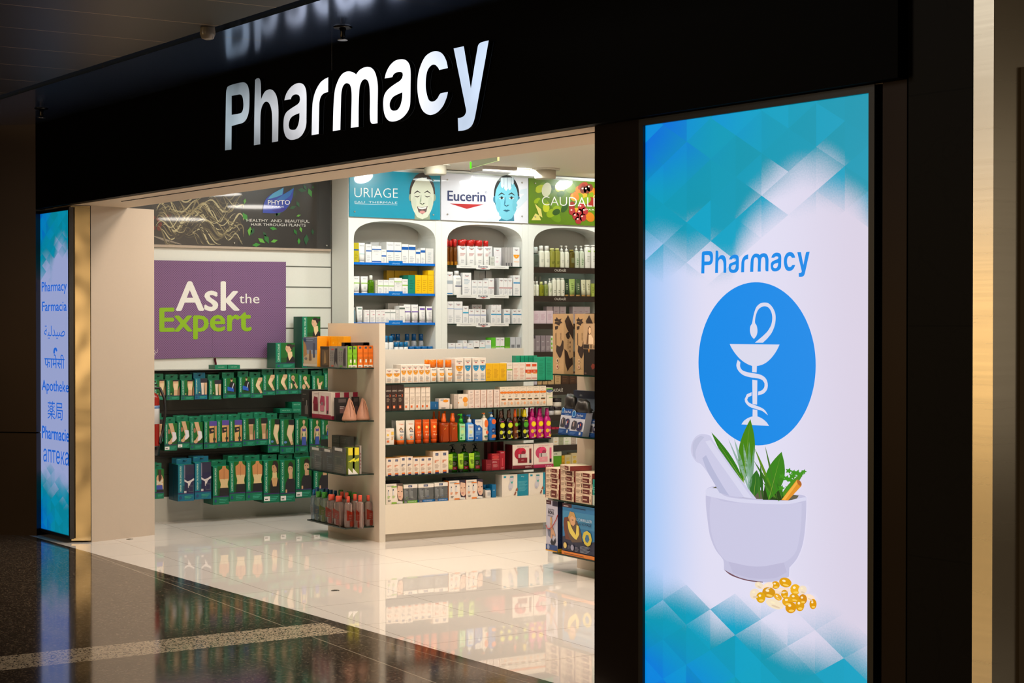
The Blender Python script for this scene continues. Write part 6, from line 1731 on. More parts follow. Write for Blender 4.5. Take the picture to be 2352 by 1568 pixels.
run(Bb[0], e_((510, 528), (529, 546), (547, 565)), 3, ey(715), carton((176, 172, 170), [('r', .2, .03, .8, .2, (90, 90, 96))]), 'narrow grey carton', 'care_carton', 'carton', .1)
run(Bb[0], e_((567, 615)), 1, ey(715), euc([('p', [(.05, .62)] + [(.5 + .45 * math.cos(t), .62 - .2 * math.sin(t)) for t in [math.pi * k / 10 for k in range(11)]] + [(.95, .62)], (244, 160, 30)), ('t', '50', .5, .5, .06, (250, 236, 210), .4), ('r', .1, .24, .9, .26, (240, 160, 60))]), 'white carton with orange sun', 'sunscreen_carton', 'carton', .1)
run(Bb[1], e_((82, 129)), 1, ey(890), euc([('r', 0, .48, 1, .62, (176, 186, 196)), ('r', .05, .04, .95, .09, (50, 130, 190))]), 'white carton with grey and blue bands', 'care_carton', 'carton')
run(Bb[1], e_((133, 196)), 1, ey(884), bottle(W_, (236, 236, 236), [('t', 'Eucerin', .6, .78, .06, (60, 70, 100), .66), ('r', .2, .42, .96, .47, (30, 50, 90)), ('l', .3, .9, .52, .7, 3, (190, 196, 206))], 'cap', .84, 3, 'plastic', capr=.26), 'white bottle with navy line', 'wash_bottle', 'bottle', .05)
run(Bb[1], e_((200, 263)), 1, ey(898), euc([('l', .15, .85, .5, .75, 4, (180, 200, 214)), FT_]), 'large white carton by the bottle', 'care_carton', 'carton')
run(Bb[1], e_((266, 306), (307, 346), (348, 386)), 3, ey(952), euc([('r', .1, .52, .9, .58, (190, 198, 206)), FT_]), 'white carton with grey dash', 'care_carton', 'carton', .1)
run(Bb[1], e_((387, 429)), 1, ey(938), euc([('r', 0, .42, 1, .46, (150, 30, 50)), FT_]), 'white carton with dark red line alone', 'care_carton', 'carton', .1)
run(Bb[1], e_((466, 498), (499, 529), (530, 561)), 3, ey(937), euc([('r', 0, .42, 1, .46, (170, 40, 60)), FT_]), 'white carton with dark red line', 'care_carton', 'carton', .1)
run(Bb[1], e_((570, 618)), 1, ey(917), euc([('r', 0, .60, 1, .66, (60, 150, 210)), FT_]), 'white carton with bright blue line', 'care_carton', 'carton', .1)
run(Bb[1], e_((360, 395), (397, 430), (432, 493)), 3, ey(886), carton((214, 214, 212)), 'pale carton in back row', 'care_carton', 'carton', .06, off=.17)
run(Bb[1], e_((430, 452)), 1, ey(938), carton((120, 116, 118)), 'dark grey carton in back row', 'care_carton', 'carton', .06, off=.03)
BB = (90, 120, 190)
run(Bb[2], e_((88, 136)), 1, ey(1105), euc([('r', 0, .66, 1, .70, (170, 186, 220)), FT_]), 'tall white carton at the end', 'care_carton', 'carton')
run(Bb[2], e_((138, 200)), 1, ey(1105), euc([('r', 0, .64, 1, .68, (180, 196, 224)), FT_]), 'broad tall white carton', 'care_carton', 'carton')
run(Bb[2], e_((202, 243)), 1, ey(1137), euc([('r', 0, .58, 1, .66, (60, 170, 210)), FT_]), 'white carton with turquoise line', 'care_carton', 'carton')
run(Bb[2], e_((245, 286), (287, 328), (330, 371)), 3, ey(1161), euc([('r', 0, .58, 1, .62, BB), FT_]), 'white carton with violet-blue line', 'care_carton', 'carton', .14)
lw = run(Bb[2], e_((408, 443), (444, 482)), 2, ey(1160), euc([('r', 0, .60, 1, .68, (50, 160, 210)), FT_]), 'white carton with blue line under another', 'care_carton', 'carton', .12)
run(Bb[2], e_((410, 443), (445, 482)), 2, ey(1129), euc(), 'white carton lying on another', 'care_carton', 'carton', .1, z=float(onX(1140, ey(1160), Bb[2].plane)[2]) + .001)
run(Bb[2], e_((332, 367), (369, 405)), 2, ey(1128), euc(), 'white carton standing in back row', 'care_carton', 'carton', .06, off=.15)
run(Bb[2], e_((502, 545)), 1, ey(1160), euc([('r', 0, .60, 1, .68, (50, 160, 210)), FT_]), 'single white carton with blue line', 'care_carton', 'carton', .12)
run(Bb[2], e_((560, 599), (600, 626)), 2, ey(1161), euc([('r', 0, .60, 1, .68, (60, 150, 200)), FT_]), 'white carton with blue line beside upright', 'care_carton', 'carton', .12)
run(Bb[3], e_((95, 147), (149, 201)), 2, ey(1405), euc([('r', 0, .40, 1, .62, (206, 216, 230)), ('l', .1, .9, .5, .55, 1, (70, 120, 190))]), 'white carton with pale blue band', 'care_carton', 'carton', .1)
run(Bb[3], e_((203, 232)), 1, ey(1385), euc([('r', 0, .2, 1, .5, (190, 200, 230))]), 'white carton with lilac band', 'care_carton', 'carton', .1)
run(Bb[3], e_((233, 278)), 1, ey(1405), euc([('r', 0, .4, 1, .5, (150, 190, 230))]), 'white carton with sky line', 'care_carton', 'carton', .1)
run(Bb[3], e_((280, 322)), 1, ey(1385), euc([('r', .1, .2, .9, .45, (40, 50, 50))]), 'white carton with black block', 'care_carton', 'carton', .1)
run(Bb[3], e_((324, 363)), 1, ey(1395), euc([('r', 0, .2, 1, .5, (150, 200, 206))]), 'white carton with aqua band', 'care_carton', 'carton', .1)
run(Bb[3], e_((365, 408)), 1, ey(1383), euc([('r', 0, .3, 1, .6, (206, 226, 236))]), 'white carton beside the green ones', 'care_carton', 'carton', .1)
gg = (90, 190, 40)
run(Bb[3], e_((409, 441)), 1, ey(1365), carton(gg, [('r', 0, .3, 1, .38, (150, 220, 90)), ('r', 0, 0, 1, .3, (60, 150, 30))]), 'bright green carton', 'care_carton', 'carton', .1)
run(Bb[3], e_((443, 472), (474, 506)), 2, ey(1365), euc([('r', 0, .34, 1, .42, gg)]), 'white carton with green line', 'care_carton', 'carton', .1)
run(Bb[3], e_((508, 545)), 1, ey(1365), carton((80, 150, 30), [('r', 0, .3, 1, .38, (130, 200, 60))]), 'darker green carton', 'care_carton', 'carton', .1)
run(Bb[3], e_((547, 585), (587, 625)), 2, ey(1362), carton((196, 200, 206), [('r', .2, .3, .8, .5, (120, 124, 130))]), 'grey carton', 'care_carton', 'carton', .1)

CR = (232, 232, 214)
run(Cc[0], e_((716, 756)), 1, ey(712), bottle((126, 140, 124), (196, 204, 200), [('l', .2, .8, .2, .4, 3, (80, 90, 80))], 'cap', .70, 3, 'liquid', capr=.4), 'grey-green bottle at the end', 'care_bottle', 'bottle', .05)
wp = bottle(CR, (240, 240, 234), [('l', .3, .7, .3, .5, 3, (190, 196, 180))], 'cap', .80, 2.6, 'plastic', capr=.36)
run(Cc[0], e_((757, 795), (797, 831)), 2, ey(703), wp, 'cream bottle with white cap', 'care_bottle', 'bottle', .05)
run(Cc[0], e_((832, 867), (868, 901)), 2, ey(722), bottle((206, 206, 96), (226, 226, 150), [('l', .25, .8, .2, .4, 3, (140, 150, 60))], 'cap', .93, 3, 'liquid', capr=.4), 'pale yellow-green bottle', 'care_bottle', 'bottle', .05)
run(Cc[0], e_((902, 931), (933, 966)), 2, ey(702), bottle(CR, (238, 238, 232), [('l', .3, .7, .3, .5, 3, (190, 196, 180))], 'pump', .74, 2.6, 'plastic', capr=.26), 'cream bottle with white pump', 'care_bottle', 'bottle', .05)
run(Cc[0], e_((967, 1001)), 1, ey(732), bottle((130, 116, 44), (150, 140, 60), [('r', .2, .3, .8, .6, (170, 176, 120))], 'cap', .93, 3, 'liquid', capr=.4), 'olive brown bottle', 'care_bottle', 'bottle', .05)
run(Cc[0], e_((1002, 1033), (1035, 1069)), 2, ey(703), bottle((206, 214, 192), (236, 238, 232), [('l', .3, .7, .2, .6, 4, (120, 160, 110))], 'pump', .78, 2.6, 'plastic', capr=.26), 'pale green bottle with pump', 'care_bottle', 'bottle', .05)
run(Cc[0], e_((1072, 1110), (1112, 1152)), 2, ey(698), bottle((240, 240, 232), (244, 244, 240), [('r', .4, .74, .9, .80, (150, 200, 70)), ('l', .3, .8, .3, .6, 3, (200, 204, 190))], 'cap', .95, 3, 'plastic', capr=.42), 'white bottle with small green mark', 'care_bottle', 'bottle', .05)
run(Cc[1], e_((714, 732), (733, 758)), 2, ey(958), wp, 'short cream bottle', 'care_bottle', 'bottle', .045)
run(Cc[1], e_((761, 791)), 1, ey(962), bottle((190, 196, 50), (220, 224, 150), [('l', .3, .7, .3, .6, 3, (120, 130, 30))], 'cap', .8, 2.6, 'liquid', capr=.3), 'yellow-green bottle by the cream ones', 'care_bottle', 'bottle', .045)
run(Cc[1], e_((793, 820)), 1, ey(958), bottle((190, 206, 120), (238, 238, 230), [('l', .3, .7, .3, .6, 3, (110, 140, 60))], 'cap', .8, 2.6, 'liquid', capr=.3), 'light green bottle with white cap', 'care_bottle', 'bottle', .045)
run(Cc[1], e_((822, 846)), 1, ey(940), bottle((226, 228, 206), (238, 238, 230), [('l', .3, .7, .3, .6, 3, (120, 150, 90))], 'pump', .78, 2.6, 'plastic', capr=.26), 'slim cream pump bottle', 'care_bottle', 'bottle', .045)
run(Cc[1], e_((848, 877), (878, 905), (907, 932)), 3, ey(935), bottle((232, 232, 214), (238, 238, 228), [('l', .3, .7, .2, .4, 2, (150, 160, 140))], 'cap', .95, 3, 'plastic', capr=.42), 'tall cream bottle', 'care_bottle', 'bottle', .045)
def ct(c, ink): return tube(c, (206, 160, 96), [('l', .3, .7, .4, .8, 4, ink)], .1)
run(Cc[1], e_((933, 963)), 1, ey(943), ct((40, 66, 44), (200, 206, 180)), 'dark green tube by the cream bottles', 'cream_tube', 'tube', .04)
run(Cc[1], e_((965, 1006)), 1, ey(943), ct((170, 196, 110), (90, 120, 60)), 'light green tube', 'cream_tube', 'tube', .04)
run(Cc[1], e_((1010, 1043)), 1, ey(945), ct((70, 96, 64), (206, 210, 180)), 'dark green tube by the cream tubes', 'cream_tube', 'tube', .04)
run(Cc[1], e_((1047, 1081), (1083, 1113)), 2, ey(948), ct((222, 220, 186), (150, 150, 110)), 'cream tube with tan cap', 'cream_tube', 'tube', .04)
run(Cc[1], e_((1115, 1132), (1133, 1152)), 2, ey(975), carton((176, 190, 90), [('l', .2, .8, .3, .8, 4, (120, 140, 50))]), 'short olive green carton', 'care_carton', 'carton', .05)
run(Cc[1], e_((780, 810), (812, 842)), 2, ey(925), bottle((180, 180, 170), (190, 190, 180)), 'grey bottle in back row', 'care_bottle', 'bottle', .04, off=.15)
pk = carton((226, 206, 216), [('l', .2, .8, .3, .8, 5, (206, 170, 190))], top=(236, 220, 228))
run(Cc[2], e_((714, 757), (758, 801), (803, 850)), 3, ey(1172), pk, 'pale pink carton', 'care_carton', 'carton', .1)
run(Cc[2], e_((852, 897), (898, 946), (948, 986), (1035, 1072), (1074, 1110), (1112, 1152)), 6, ey(1142), carton((232, 216, 226), [('l', .2, .8, .3, .8, 4, (214, 184, 200))]), 'pink-white carton in back row', 'care_carton', 'carton', .06, off=.12)
run(Cc[3], e_((714, 727)), 1, ey(1372), carton((150, 140, 144)), 'narrow mauve carton', 'care_carton', 'carton', .08)
run(Cc[3], e_((728, 762), (764, 798), (800, 831)), 3, ey(1350), carton((146, 134, 140), [('l', .2, .8, .15, .35, 3, (190, 184, 186)), ('l', .2, .8, .6, .7, 1, (190, 184, 186))]), 'mauve grey carton', 'care_carton', 'carton', .08)
run(Cc[3], e_((832, 850)), 1, ey(1352), carton((226, 230, 214), [('e', .4, .8, .3, .08, (120, 190, 60)), ('e', .4, .5, .3, .08, (120, 190, 60)), ('e', .4, .25, .3, .08, (150, 190, 60))]), 'white carton with green leaves', 'care_carton', 'carton', .06)
def c6(*ab): return pxs(1210, 6.03, *ab)
def c6y(y): return 860 + y / 6.03
run(Cc[4], c6((98, 160)), 1, c6y(88), carton((206, 200, 214)), 'pale lilac carton', 'care_carton', 'carton', .08)
run(Cc[4], c6((162, 215), (217, 290), (292, 385), (388, 470)), 4, c6y(-30), carton((196, 164, 116), [('l', .2, .8, .2, .8, 3, (170, 136, 90))]), 'tan carton above the dark rail', 'care_carton', 'carton', .08)
run(Cc[4], c6((472, 575), (578, 680)), 2, c6y(-40), carton((70, 44, 26), [('l', .2, .8, .2, .8, 3, (96, 64, 40))]), 'dark wooden gift carton', 'gift_box', 'box', .08)
jr = jar((220, 210, 196), (44, 36, 40), [('l', .2, .8, .2, .8, 3, (170, 160, 150))], .55)
run(Cc[5], c6((395, 500)), 1, c6y(490), jr, 'cream jar with dark lid under another', 'cream_jar', 'jar', .08, h=.075)
run(Cc[5], c6((395, 500)), 1, c6y(375), jr, 'cream jar stacked on another', 'cream_jar', 'jar', .08, z=Cc[5].z + .076, h=.075)
run(Cc[5], c6((330, 392)), 1, c6y(440), jar((190, 186, 186), (50, 44, 52), (), .5), 'grey jar with dark lid', 'cream_jar', 'jar', .06)
run(Cc[5], c6((370, 425), (430, 545)), 2, c6y(285), carton((206, 200, 186), [('l', .2, .8, .3, .8, 4, (170, 166, 156))]), 'pale carton behind the jars', 'care_carton', 'carton', .05, off=.14)
run(Cc[6], c6((345, 400), (402, 448)), 2, c6y(728), carton((176, 24, 60), [('l', .2, .8, .3, .7, 2, (206, 80, 110))], top=(196, 50, 80)), 'crimson carton', 'care_carton', 'carton', .08)
for i, (a, b, c, g) in enumerate(((368, 440, (240, 234, 216), (236, 190, 90)), (442, 500, (166, 170, 140), (140, 146, 110)), (502, 602, (240, 240, 222), (150, 200, 80)), (604, 668, (196, 180, 166), (160, 140, 130)), (669, 692, (240, 236, 226), (210, 200, 190)))):
    run(Cc[7], c6((a, b)), 1, c6y(868), carton(c, [('l', .2, .8, .35, .55, 2, g), ('l', .2, .8, .1, .2, 1, g), ('e', .4, .85, .06, .03, g)]), ['cream carton with yellow print', 'sage green carton', 'white carton with green print', 'taupe carton', 'narrow white carton'][i], 'care_carton', 'carton', .08)
for i, (a, b, t, c, g) in enumerate(((368, 476, 1066, (86, 160, 24), (226, 230, 206)), (478, 518, 1122, (216, 164, 30), (180, 130, 10)), (520, 608, 1112, (206, 190, 140), (220, 180, 40)), (610, 690, 1085, (214, 196, 150), (220, 180, 40)))):
    it = [('r', 0, .72, 1, 1, (228, 230, 206)), ('t', 'SVR', .3, .80, .10, (50, 70, 40), .5, .02)] if i == 0 else [('e', .5, .35, .3, .12, g), ('l', .2, .8, .6, .8, 2, g)]
    run(Cc[8], c6((a, b)), 1, c6y(t), carton(c, it), ['green carton with white head', 'slim mustard carton', 'beige carton with yellow flowers', 'taller beige carton with yellow flowers'][i], 'care_carton', 'carton', .08)

# ------------------------------------------------------------------ glass shelves on the gondola's end
ES = [Shelf('Y', 5.385, z, 'gondola end ' + q) for z, q in zip(E_Z, ['top shelf', 'second shelf', 'third shelf', 'lowest shelf'])]
EX = [Shelf('X', -10.897, z, 'gondola end ' + q, (5.374, 5.604)) for z, q in zip(E_Z, ['top shelf', 'second shelf', 'third shelf', 'lowest shelf'])]
def q3(*ab): return pxs(680, 5.6, *ab)
def q4(*ab): return pxs(680, 5.227, *ab)
beach = carton((196, 176, 146), [('r', 0, .55, 1, 1, (96, 106, 132)), ('r', 0, .42, 1, .56, (150, 160, 176)), ('k', [(0, .9), (.2, .7), (.26, .4), (0, .3)], (176, 130, 80)), ('k', [(.40, .2), (.44, .55), (.56, .55), (.60, .2)], (120, 92, 66)), ('r', .70, .3, .84, .8, (70, 76, 100)), ('e', .12, .9, .10, .06, (40, 60, 110)), ('l', .2, .9, .88, .98, 2, (150, 170, 196)), ('r', 0, 0, 1, .08, (206, 196, 180)), ('e', .2, .26, .1, .04, (110, 110, 110))], sidebg=(240, 160, 10), top=(250, 190, 90))
run(ES[0], q3((95, 272)), 1, 774, beach, 'box with beach picture and orange side', 'gift_box', 'box', .08)
ob = carton((246, 164, 4), [('l', .3, .5, .1, .9, 5, (250, 190, 60))], top=(250, 190, 60))
run(ES[0], q3((275, 355), (360, 442), (447, 528), (530, 610)), 4, 772, ob, 'orange box in back row', 'gift_box', 'box', .06, off=.10)
run(ES[0], q3((312, 424)), 1, 795.5, carton((58, 44, 30), [('r', .2, .1, .9, .85, (90, 70, 44)), ('k', [(.4, .15), (.5, .8), (.6, .7), (.7, .2)], (140, 112, 70)), ('r', 0, .9, 1, 1, (30, 24, 20))], sidebg=(196, 130, 20)), 'dark brown pack before orange boxes', 'care_pack', 'pack', .03)
gy = carton((128, 124, 120), [('r', .28, .82, .55, .88, (190, 60, 50)), ('l', .14, .3, .3, .78, 6, (90, 90, 90)), ('l', .4, .55, .3, .78, 6, (90, 90, 90)), ('k', [(.66, .1), (.62, .5), (.74, .9), (1, .9), (1, .1), (.8, .3)], (40, 36, 40)), ('r', .28, .04, .55, .1, (190, 80, 50))])
run(ES[0], q3((426, 531)), 1, 795, gy, 'grey printed carton with red mark', 'care_carton', 'carton', .012)
gy2 = carton((122, 120, 116), [('r', .28, .82, .6, .88, (90, 150, 60)), ('l', .16, .3, .3, .78, 6, (80, 80, 80)), ('l', .42, .55, .3, .78, 6, (80, 80, 80)), ('k', [(.7, .1), (.66, .5), (.78, .9), (1, .9), (1, .1)], (50, 46, 50)), ('r', .28, .04, .6, .1, (90, 150, 60))])
run(ES[0], q3((534, 641)), 1, 795, gy2, 'grey printed carton with green mark', 'care_carton', 'carton', .012)
def bar(c):
    return carton(c, [('r', .25, .86, .7, .95, (70, 80, 90)), ('r', .05, .60, .95, .70, tuple(int(v * .92) for v in c)), ('r', .0, .30, 1, .50, tuple(int(v * .90) for v in c)), ('r', .35, .24, .70, .38, (226, 224, 206)), ('r', .06, .02, .94, .13, (226, 220, 210)), ('l', .14, .88, .03, .11, 1, (90, 90, 90))], top=(34, 28, 26))
EX[0].lim = EX[2].lim = (5.3985, 5.604)
run(EX[0], q3((652, 713), (718, 786)), 2, 795, bar((126, 190, 30)), 'lime green carton with barcode', 'hair_dye_carton', 'carton', .055)
run(EX[0], q3((792, 860), (866, 931), (935, 1000)), 3, 793.5, bar((232, 116, 16)), 'orange carton with barcode', 'hair_dye_carton', 'carton', .055)
run(EX[0], q3((500, 592), (600, 708), (714, 780), (786, 858), (864, 930), (934, 1000)), 6, 786.5, carton((40, 26, 26), [('l', .2, .8, .85, .95, 1, (90, 60, 60))]), 'dark carton in back row', 'hair_dye_carton', 'carton', .05, off=.06)
run(ES[1], q3((65, 165)), 1, 895, carton((36, 34, 34), [('l', .2, .8, .82, .88, 1, (100, 96, 96)), ('r', .5, .1, .9, .42, (96, 92, 90)), ('l', .15, .45, .6, .7, 2, (110, 100, 100)), ('r', .66, .42, .8, .62, (120, 116, 112))]), 'tall black box at the corner', 'gift_box', 'box', .16)
def setbox(name, w_, d, h):
    mb = MB()
    mb.box(0, 0, 0, w_, d, h, (214, 200, 194), right=(226, 214, 202), left=(120, 20, 46), top=(220, 206, 196))
    mb.decals(lambda u, v, e: (u, -e, v), w_, h, [('t', 'MAGNIFICENCE', .24, .90, .04, (150, 130, 136), .38), ('r', 0, 0, 1, .15, (140, 24, 56)), ('k', [(.05, .55), (.12, .82), (.30, .78), (.32, .5), (.2, .45)], (130, 20, 50)), ('r', .08, .26, .32, .52, (110, 16, 40)), ('r', .345, .15, .355, 1, (170, 150, 150)), ('k', [(.42, .60), (.48, .86), (.66, .84), (.68, .5), (.5, .45)], (166, 60, 92)), ('r', .44, .28, .64, .5, (190, 110, 130)), ('r', .5, .5, .58, .62, (130, 120, 124)), ('r', .76, .2, .88, .86, (180, 80, 110)), ('r', .80, .2, .86, .32, (40, 30, 40)), ('t', 'LIERAC', .5, .05, .05, (190, 110, 130), .3)])
    mb.decals(lambda u, v, e: (w_ + e, u, v), d, h, [('r', .45, 0, 1, 1, (160, 20, 62)), ('r', 0, 0, 1, .12, (150, 24, 60))])
    return mb.build(name, 'print')
for i, ds in enumerate(('front', 'middle', 'rearmost')):
    run(ES[1], q3((205, 452)), 1, 900, setbox, ds + ' white gift set with crimson side stripe', 'gift_box', 'box', .072, off=.0 + .0738 * i, h=.2 if False else None)
sg = [o for o in COL.objects if o.get('label', '').endswith('gift set with crimson side stripe, gondola end second shelf')]
for o in sg[1:]:
    o.location.x = sg[0].location.x; o.data = sg[0].data
def pouch(name, w_, d, h):
    root = empty(name)
    mb = MB(); C1 = (180, 128, 104)
    mb.loft([(0, w_ * .46, d * .40), (h * .03, w_ * .5, d * .47), (h * .10, w_ * .49, d * .46), (h * .35, w_ * .37, d * .36), (h * .65, w_ * .21, d * .22), (h * .88, w_ * .10, d * .11), (h * .97, w_ * .06, d * .07), (h, w_ * .035, d * .04)], 24, 2.2, C1, w_ / 2, d / 2)
    mb.build('bag', 'satin', root)
    mb = MB(); mb.tube([(w_ * .52, d * .06, h * .02), (w_ * .54, d * .12, h * .35), (w_ * .52, d * .26, h * .75), (w_ * .5, d * .42, h * .98)], .0022, (150, 104, 84), 6)
    mb.build('seam', 'satin', root)
    mb = MB(); mb.tube([(w_ * .5, d * .5, h * .98), (w_ * .66, d * .5, h * .86), (w_ * .82, d * .5, h * .55), (w_ * .93, d * .5, h * .2), (w_ * .95, d * .5, h * .05)], .004, (196, 140, 110), 6)
    mb.build('strap', 'satin', root)
    return root
po = None
for k, (y_, X_, tw_) in enumerate(((5.430, -10.935, 72), (5.543, -10.945, 80))):
    if po is None:
        po = o = pouch('cosmetic_pouch', .110, .080, float(onX(820, 914, X_)[2]) - E_Z[1])
    else:
        o = copy_tree(po)
    a_ = R(tw_)
    o.location = (X_ - .058 * math.cos(a_) + .0425 * math.sin(a_), y_ - .058 * math.sin(a_) - .0425 * math.cos(a_), E_Z[1] + .0004)
    o.rotation_euler[2] = a_
    tag(o, 'copper pink triangular pouch, %s, gondola end second shelf' % which(k, 2), 'bag', 'copper pink pouches')
run(Shelf('X', -10.905, E_Z[1], 'gondola end second shelf'), q3((512, 675)), 1, 913, carton((34, 30, 32), [('r', .2, .78, .8, .94, (90, 80, 80)), ('r', .3, .3, .8, .6, (110, 80, 80)), ('l', .3, .7, .5, .65, 2, (190, 180, 180)), ('r', 0, 0, 1, .25, (20, 18, 20))]), 'dark set box left of the pouches', 'gift_box', 'box', .03, off=.165)
run(Shelf('X', -10.905, E_Z[1], 'gondola end second shelf'), q3((735, 815)), 1, 911, carton((34, 30, 32), [('r', .1, .78, .8, .94, (70, 60, 60)), ('r', .3, .3, .8, .6, (70, 50, 54))]), 'dark set box between the pouches', 'gift_box', 'box', .03, off=.165)
def clearpack(c1, c2):
    def mk(name, w_, d, h):
        root = empty(name)
        mb = MB(); mb.box(0, 0, 0, w_, d, h, (206, 208, 206)); mb.build('window', 'clear', root)
        mb = MB(); mb.box(w_ * .1, d * .3, .003, w_ * .9, d * .7, h * .8, c1)
        mb.decals(lambda u, v, e: (u, d * .3 - e, v), w_, h, [('l', .18, .8, .1, .7, 7, c2), ('r', .3, .35, .7, .6, tuple(int(v * .7) for v in c1))]); mb.build('insert', 'print', root)
        mb = MB(); mb.box(w_ * .2, -.001, h * .86, w_ * .8, -.0002, h * .97, (196, 194, 190)); mb.build('sticker', 'print', root)
        return root
    return mk
run(ES[2], q4((165, 300)), 1, 1026, clearpack((150, 154, 150), (206, 206, 202)), 'clear pack with grey insert at the corner', 'clear_pack', 'pack', .08)
run(ES[2], q4((318, 432)), 1, 1030, clearpack((70, 84, 104), (120, 140, 160)), 'clear pack with blue-grey insert', 'clear_pack', 'pack', .08)
run(ES[2], q4((436, 586)), 1, 1027, clearpack((120, 122, 108), (170, 170, 140)), 'clear pack beside the yellow boxes', 'clear_pack', 'pack', .012)
lmb = carton((110, 126, 40), [('r', 0, .72, 1, 1, (226, 210, 50)), ('p', [(0, .72), (1, .72), (1, .62), (0, .56)], (100, 112, 40)), ('p', [(0, .48), (1, .62), (1, .52), (.8, .47), (.6, .50), (.4, .45), (.2, .48), (0, .46)], (220, 216, 40)), ('p', [(0, 0), (.85, 0), (0, .24)], (232, 228, 222))])
run(EX[2], q4((594, 671), (678, 758)), 2, 1028, lmb, 'yellow and olive box', 'care_box', 'box', .07)
run(EX[2], q4((762, 786)), 1, 1023, carton((150, 140, 134), [('l', .2, .8, .2, .8, 5, (110, 60, 60))]), 'narrow grey box by the yellow ones', 'care_box', 'box', .07)
run(ES[2], q4((430, 520), (524, 622)), 2, 1020, carton((96, 94, 90), [('l', .2, .8, .2, .8, 3, (130, 126, 120))]), 'grey box under another', 'care_box', 'box', .05, off=.13)
zz = float(onY(780, 1020, 5.515)[2]) + .001
run(ES[2], q4((430, 520), (524, 622)), 2, 1001, carton((88, 88, 86), [('l', .2, .8, .2, .8, 3, (120, 118, 112))]), 'grey box stacked on another', 'care_box', 'box', .05, off=.13, z=zz)
def micel(cap, lab, tint):
    return bottle(tint, cap, [('p', [(.06, .28), (.94, .28), (.94, .60), (.06, .70)], lab), ('l', .4, .85, .34, .54, 3, (236, 206, 190)), ('r', .5, .04, .94, .26, tuple(int(v * .9 + 20) for v in lab))], 'cap', .81, 3.2, 'clear', capr=.22, prof=[(0, .94), (.03, 1), (.9, 1), (.96, .88), (1, .5)])
RDC, GRC, BLC = (214, 84, 62), (50, 130, 40), (20, 96, 150)
cl_r, cl_g, cl_b = (236, 214, 206), (206, 222, 206), (206, 222, 232)
ylab = (222, 84, 56)
run(ES[3], q4((168, 206)), 1, 1124, micel(BLC, (206, 214, 220), cl_b), 'clear bottle with blue cap at the corner', 'micellar_bottle', 'bottle', .04)
run(ES[3], q4((206, 274)), 1, 1128.5, micel(GRC, (110, 140, 160), cl_g), 'clear bottle with green cap and blue label', 'micellar_bottle', 'bottle', .045)
run(ES[3], q4((276, 346)), 1, 1130, micel(GRC, (140, 160, 30), cl_g), 'clear bottle with green cap and green label', 'micellar_bottle', 'bottle', .045)
run(ES[3], q4((350, 430), (438, 518)), 2, 1137, micel(RDC, ylab, cl_r), 'clear bottle with red cap, front edge', 'micellar_bottle', 'bottle', .05)
run(EX[3], q4((600, 690), (736, 826), (848, 922)), 3, 1139, micel(RDC, ylab, cl_r), 'clear bottle with red cap, side edge', 'micellar_bottle', 'bottle', .05)
run(ES[3], q4((205, 250), (285, 330), (332, 372), (374, 412), (420, 464)), 5, 1122.5, micel(BLC, (206, 214, 220), cl_b), 'blue-capped bottle in back row', 'micellar_bottle', 'bottle', .04, off=.10)
run(ES[3], q4((480, 540), (580, 640), (642, 700)), 3, 1128, micel(GRC, (140, 160, 30), cl_g), 'green-capped bottle in back row', 'micellar_bottle', 'bottle', .04, off=.10)
run(ES[3], q4((500, 546), (556, 602), (655, 700), (715, 765)), 4, 1133, micel(RDC, ylab, cl_r), 'red-capped bottle in back row', 'micellar_bottle', 'bottle', .040, off=.056)

# ------------------------------------------------------------------ display behind the dark panel
RS = [Shelf('Y', 5.905, z, 'gondola behind dark panel, ' + q) for z, q in zip(R_Z, ['top shelf', 'second shelf', 'third shelf', 'lowest shelf'])]
def q7(*ab): return pxs(1240, 4.9, *ab)
def q8(*ab): return pxs(1240, 4.356, *ab)
KR = (176, 146, 108)
def kraft(name, w_, d, h):
    mb = MB()
    mb.box(0, 0, 0, w_, d, h, KR, right=(182, 154, 116), top=(196, 166, 128))
    DK = (50, 38, 34)
    mb.decals(lambda u, v, e: (u, -e, v), w_, h, [('k', [(.12, .90), (.30, .92), (.36, .95), (.50, .91), (.80, .92), (.72, .88), (.88, .85), (.66, .83), (.62, .80), (.40, .82), (.14, .84), (.26, .87)], DK), ('p', [(.30, .88), (.62, .86), (.34, .865)], (170, 140, 90)), ('k', [(.20, .79), (.50, .80), (.44, .75), (.22, .735)], DK), ('k', [(.30, .38), (.36, .48), (.7, .46), (.9, .56), (1, .54), (1, .42), (.7, .27), (.5, .30)], DK), ('r', .26, .48, .32, .68, (90, 70, 56)), ('v', 'CM-03', .80, .56, .68, .10, (90, 70, 56)), ('o', .45, .22, .12, (206, 180, 150)), ('e', .45, .22, .05, .02, DK), ('o', .45, .12, .12, (206, 180, 150)), ('e', .45, .12, .05, .02, (120, 40, 36))])
    mb.decals(lambda u, v, e: (w_ + e, u, v), d, h, [('p', [(.1, .88), (.45, .98), (1, .78), (1, .56), (.3, .76)], DK), ('k', [(.06, .42), (.4, .36), (.6, .26), (.9, .28), (.95, .16), (.6, .10), (.4, .04), (.15, .18)], DK), ('k', [(.2, .66), (.5, .70), (.66, .62), (.5, .58), (.3, .60)], (40, 34, 32)), ('v', 'CM-03', .5, .42, .56, .12, (90, 70, 56)), ('l', .6, .7, .36, .58, 3, (90, 70, 56))])
    return mb.build(name, 'print')
run(RS[0], q7((146, 269)), 1, 720.5, kraft, 'tall kraft box with black splashes beside green cartons', 'kraft_box', 'box', .075)
run(RS[0], q7((394, 506)), 1, 720.5, kraft, 'tall kraft box behind portrait card', 'kraft_box', 'box', .075, off=.045)
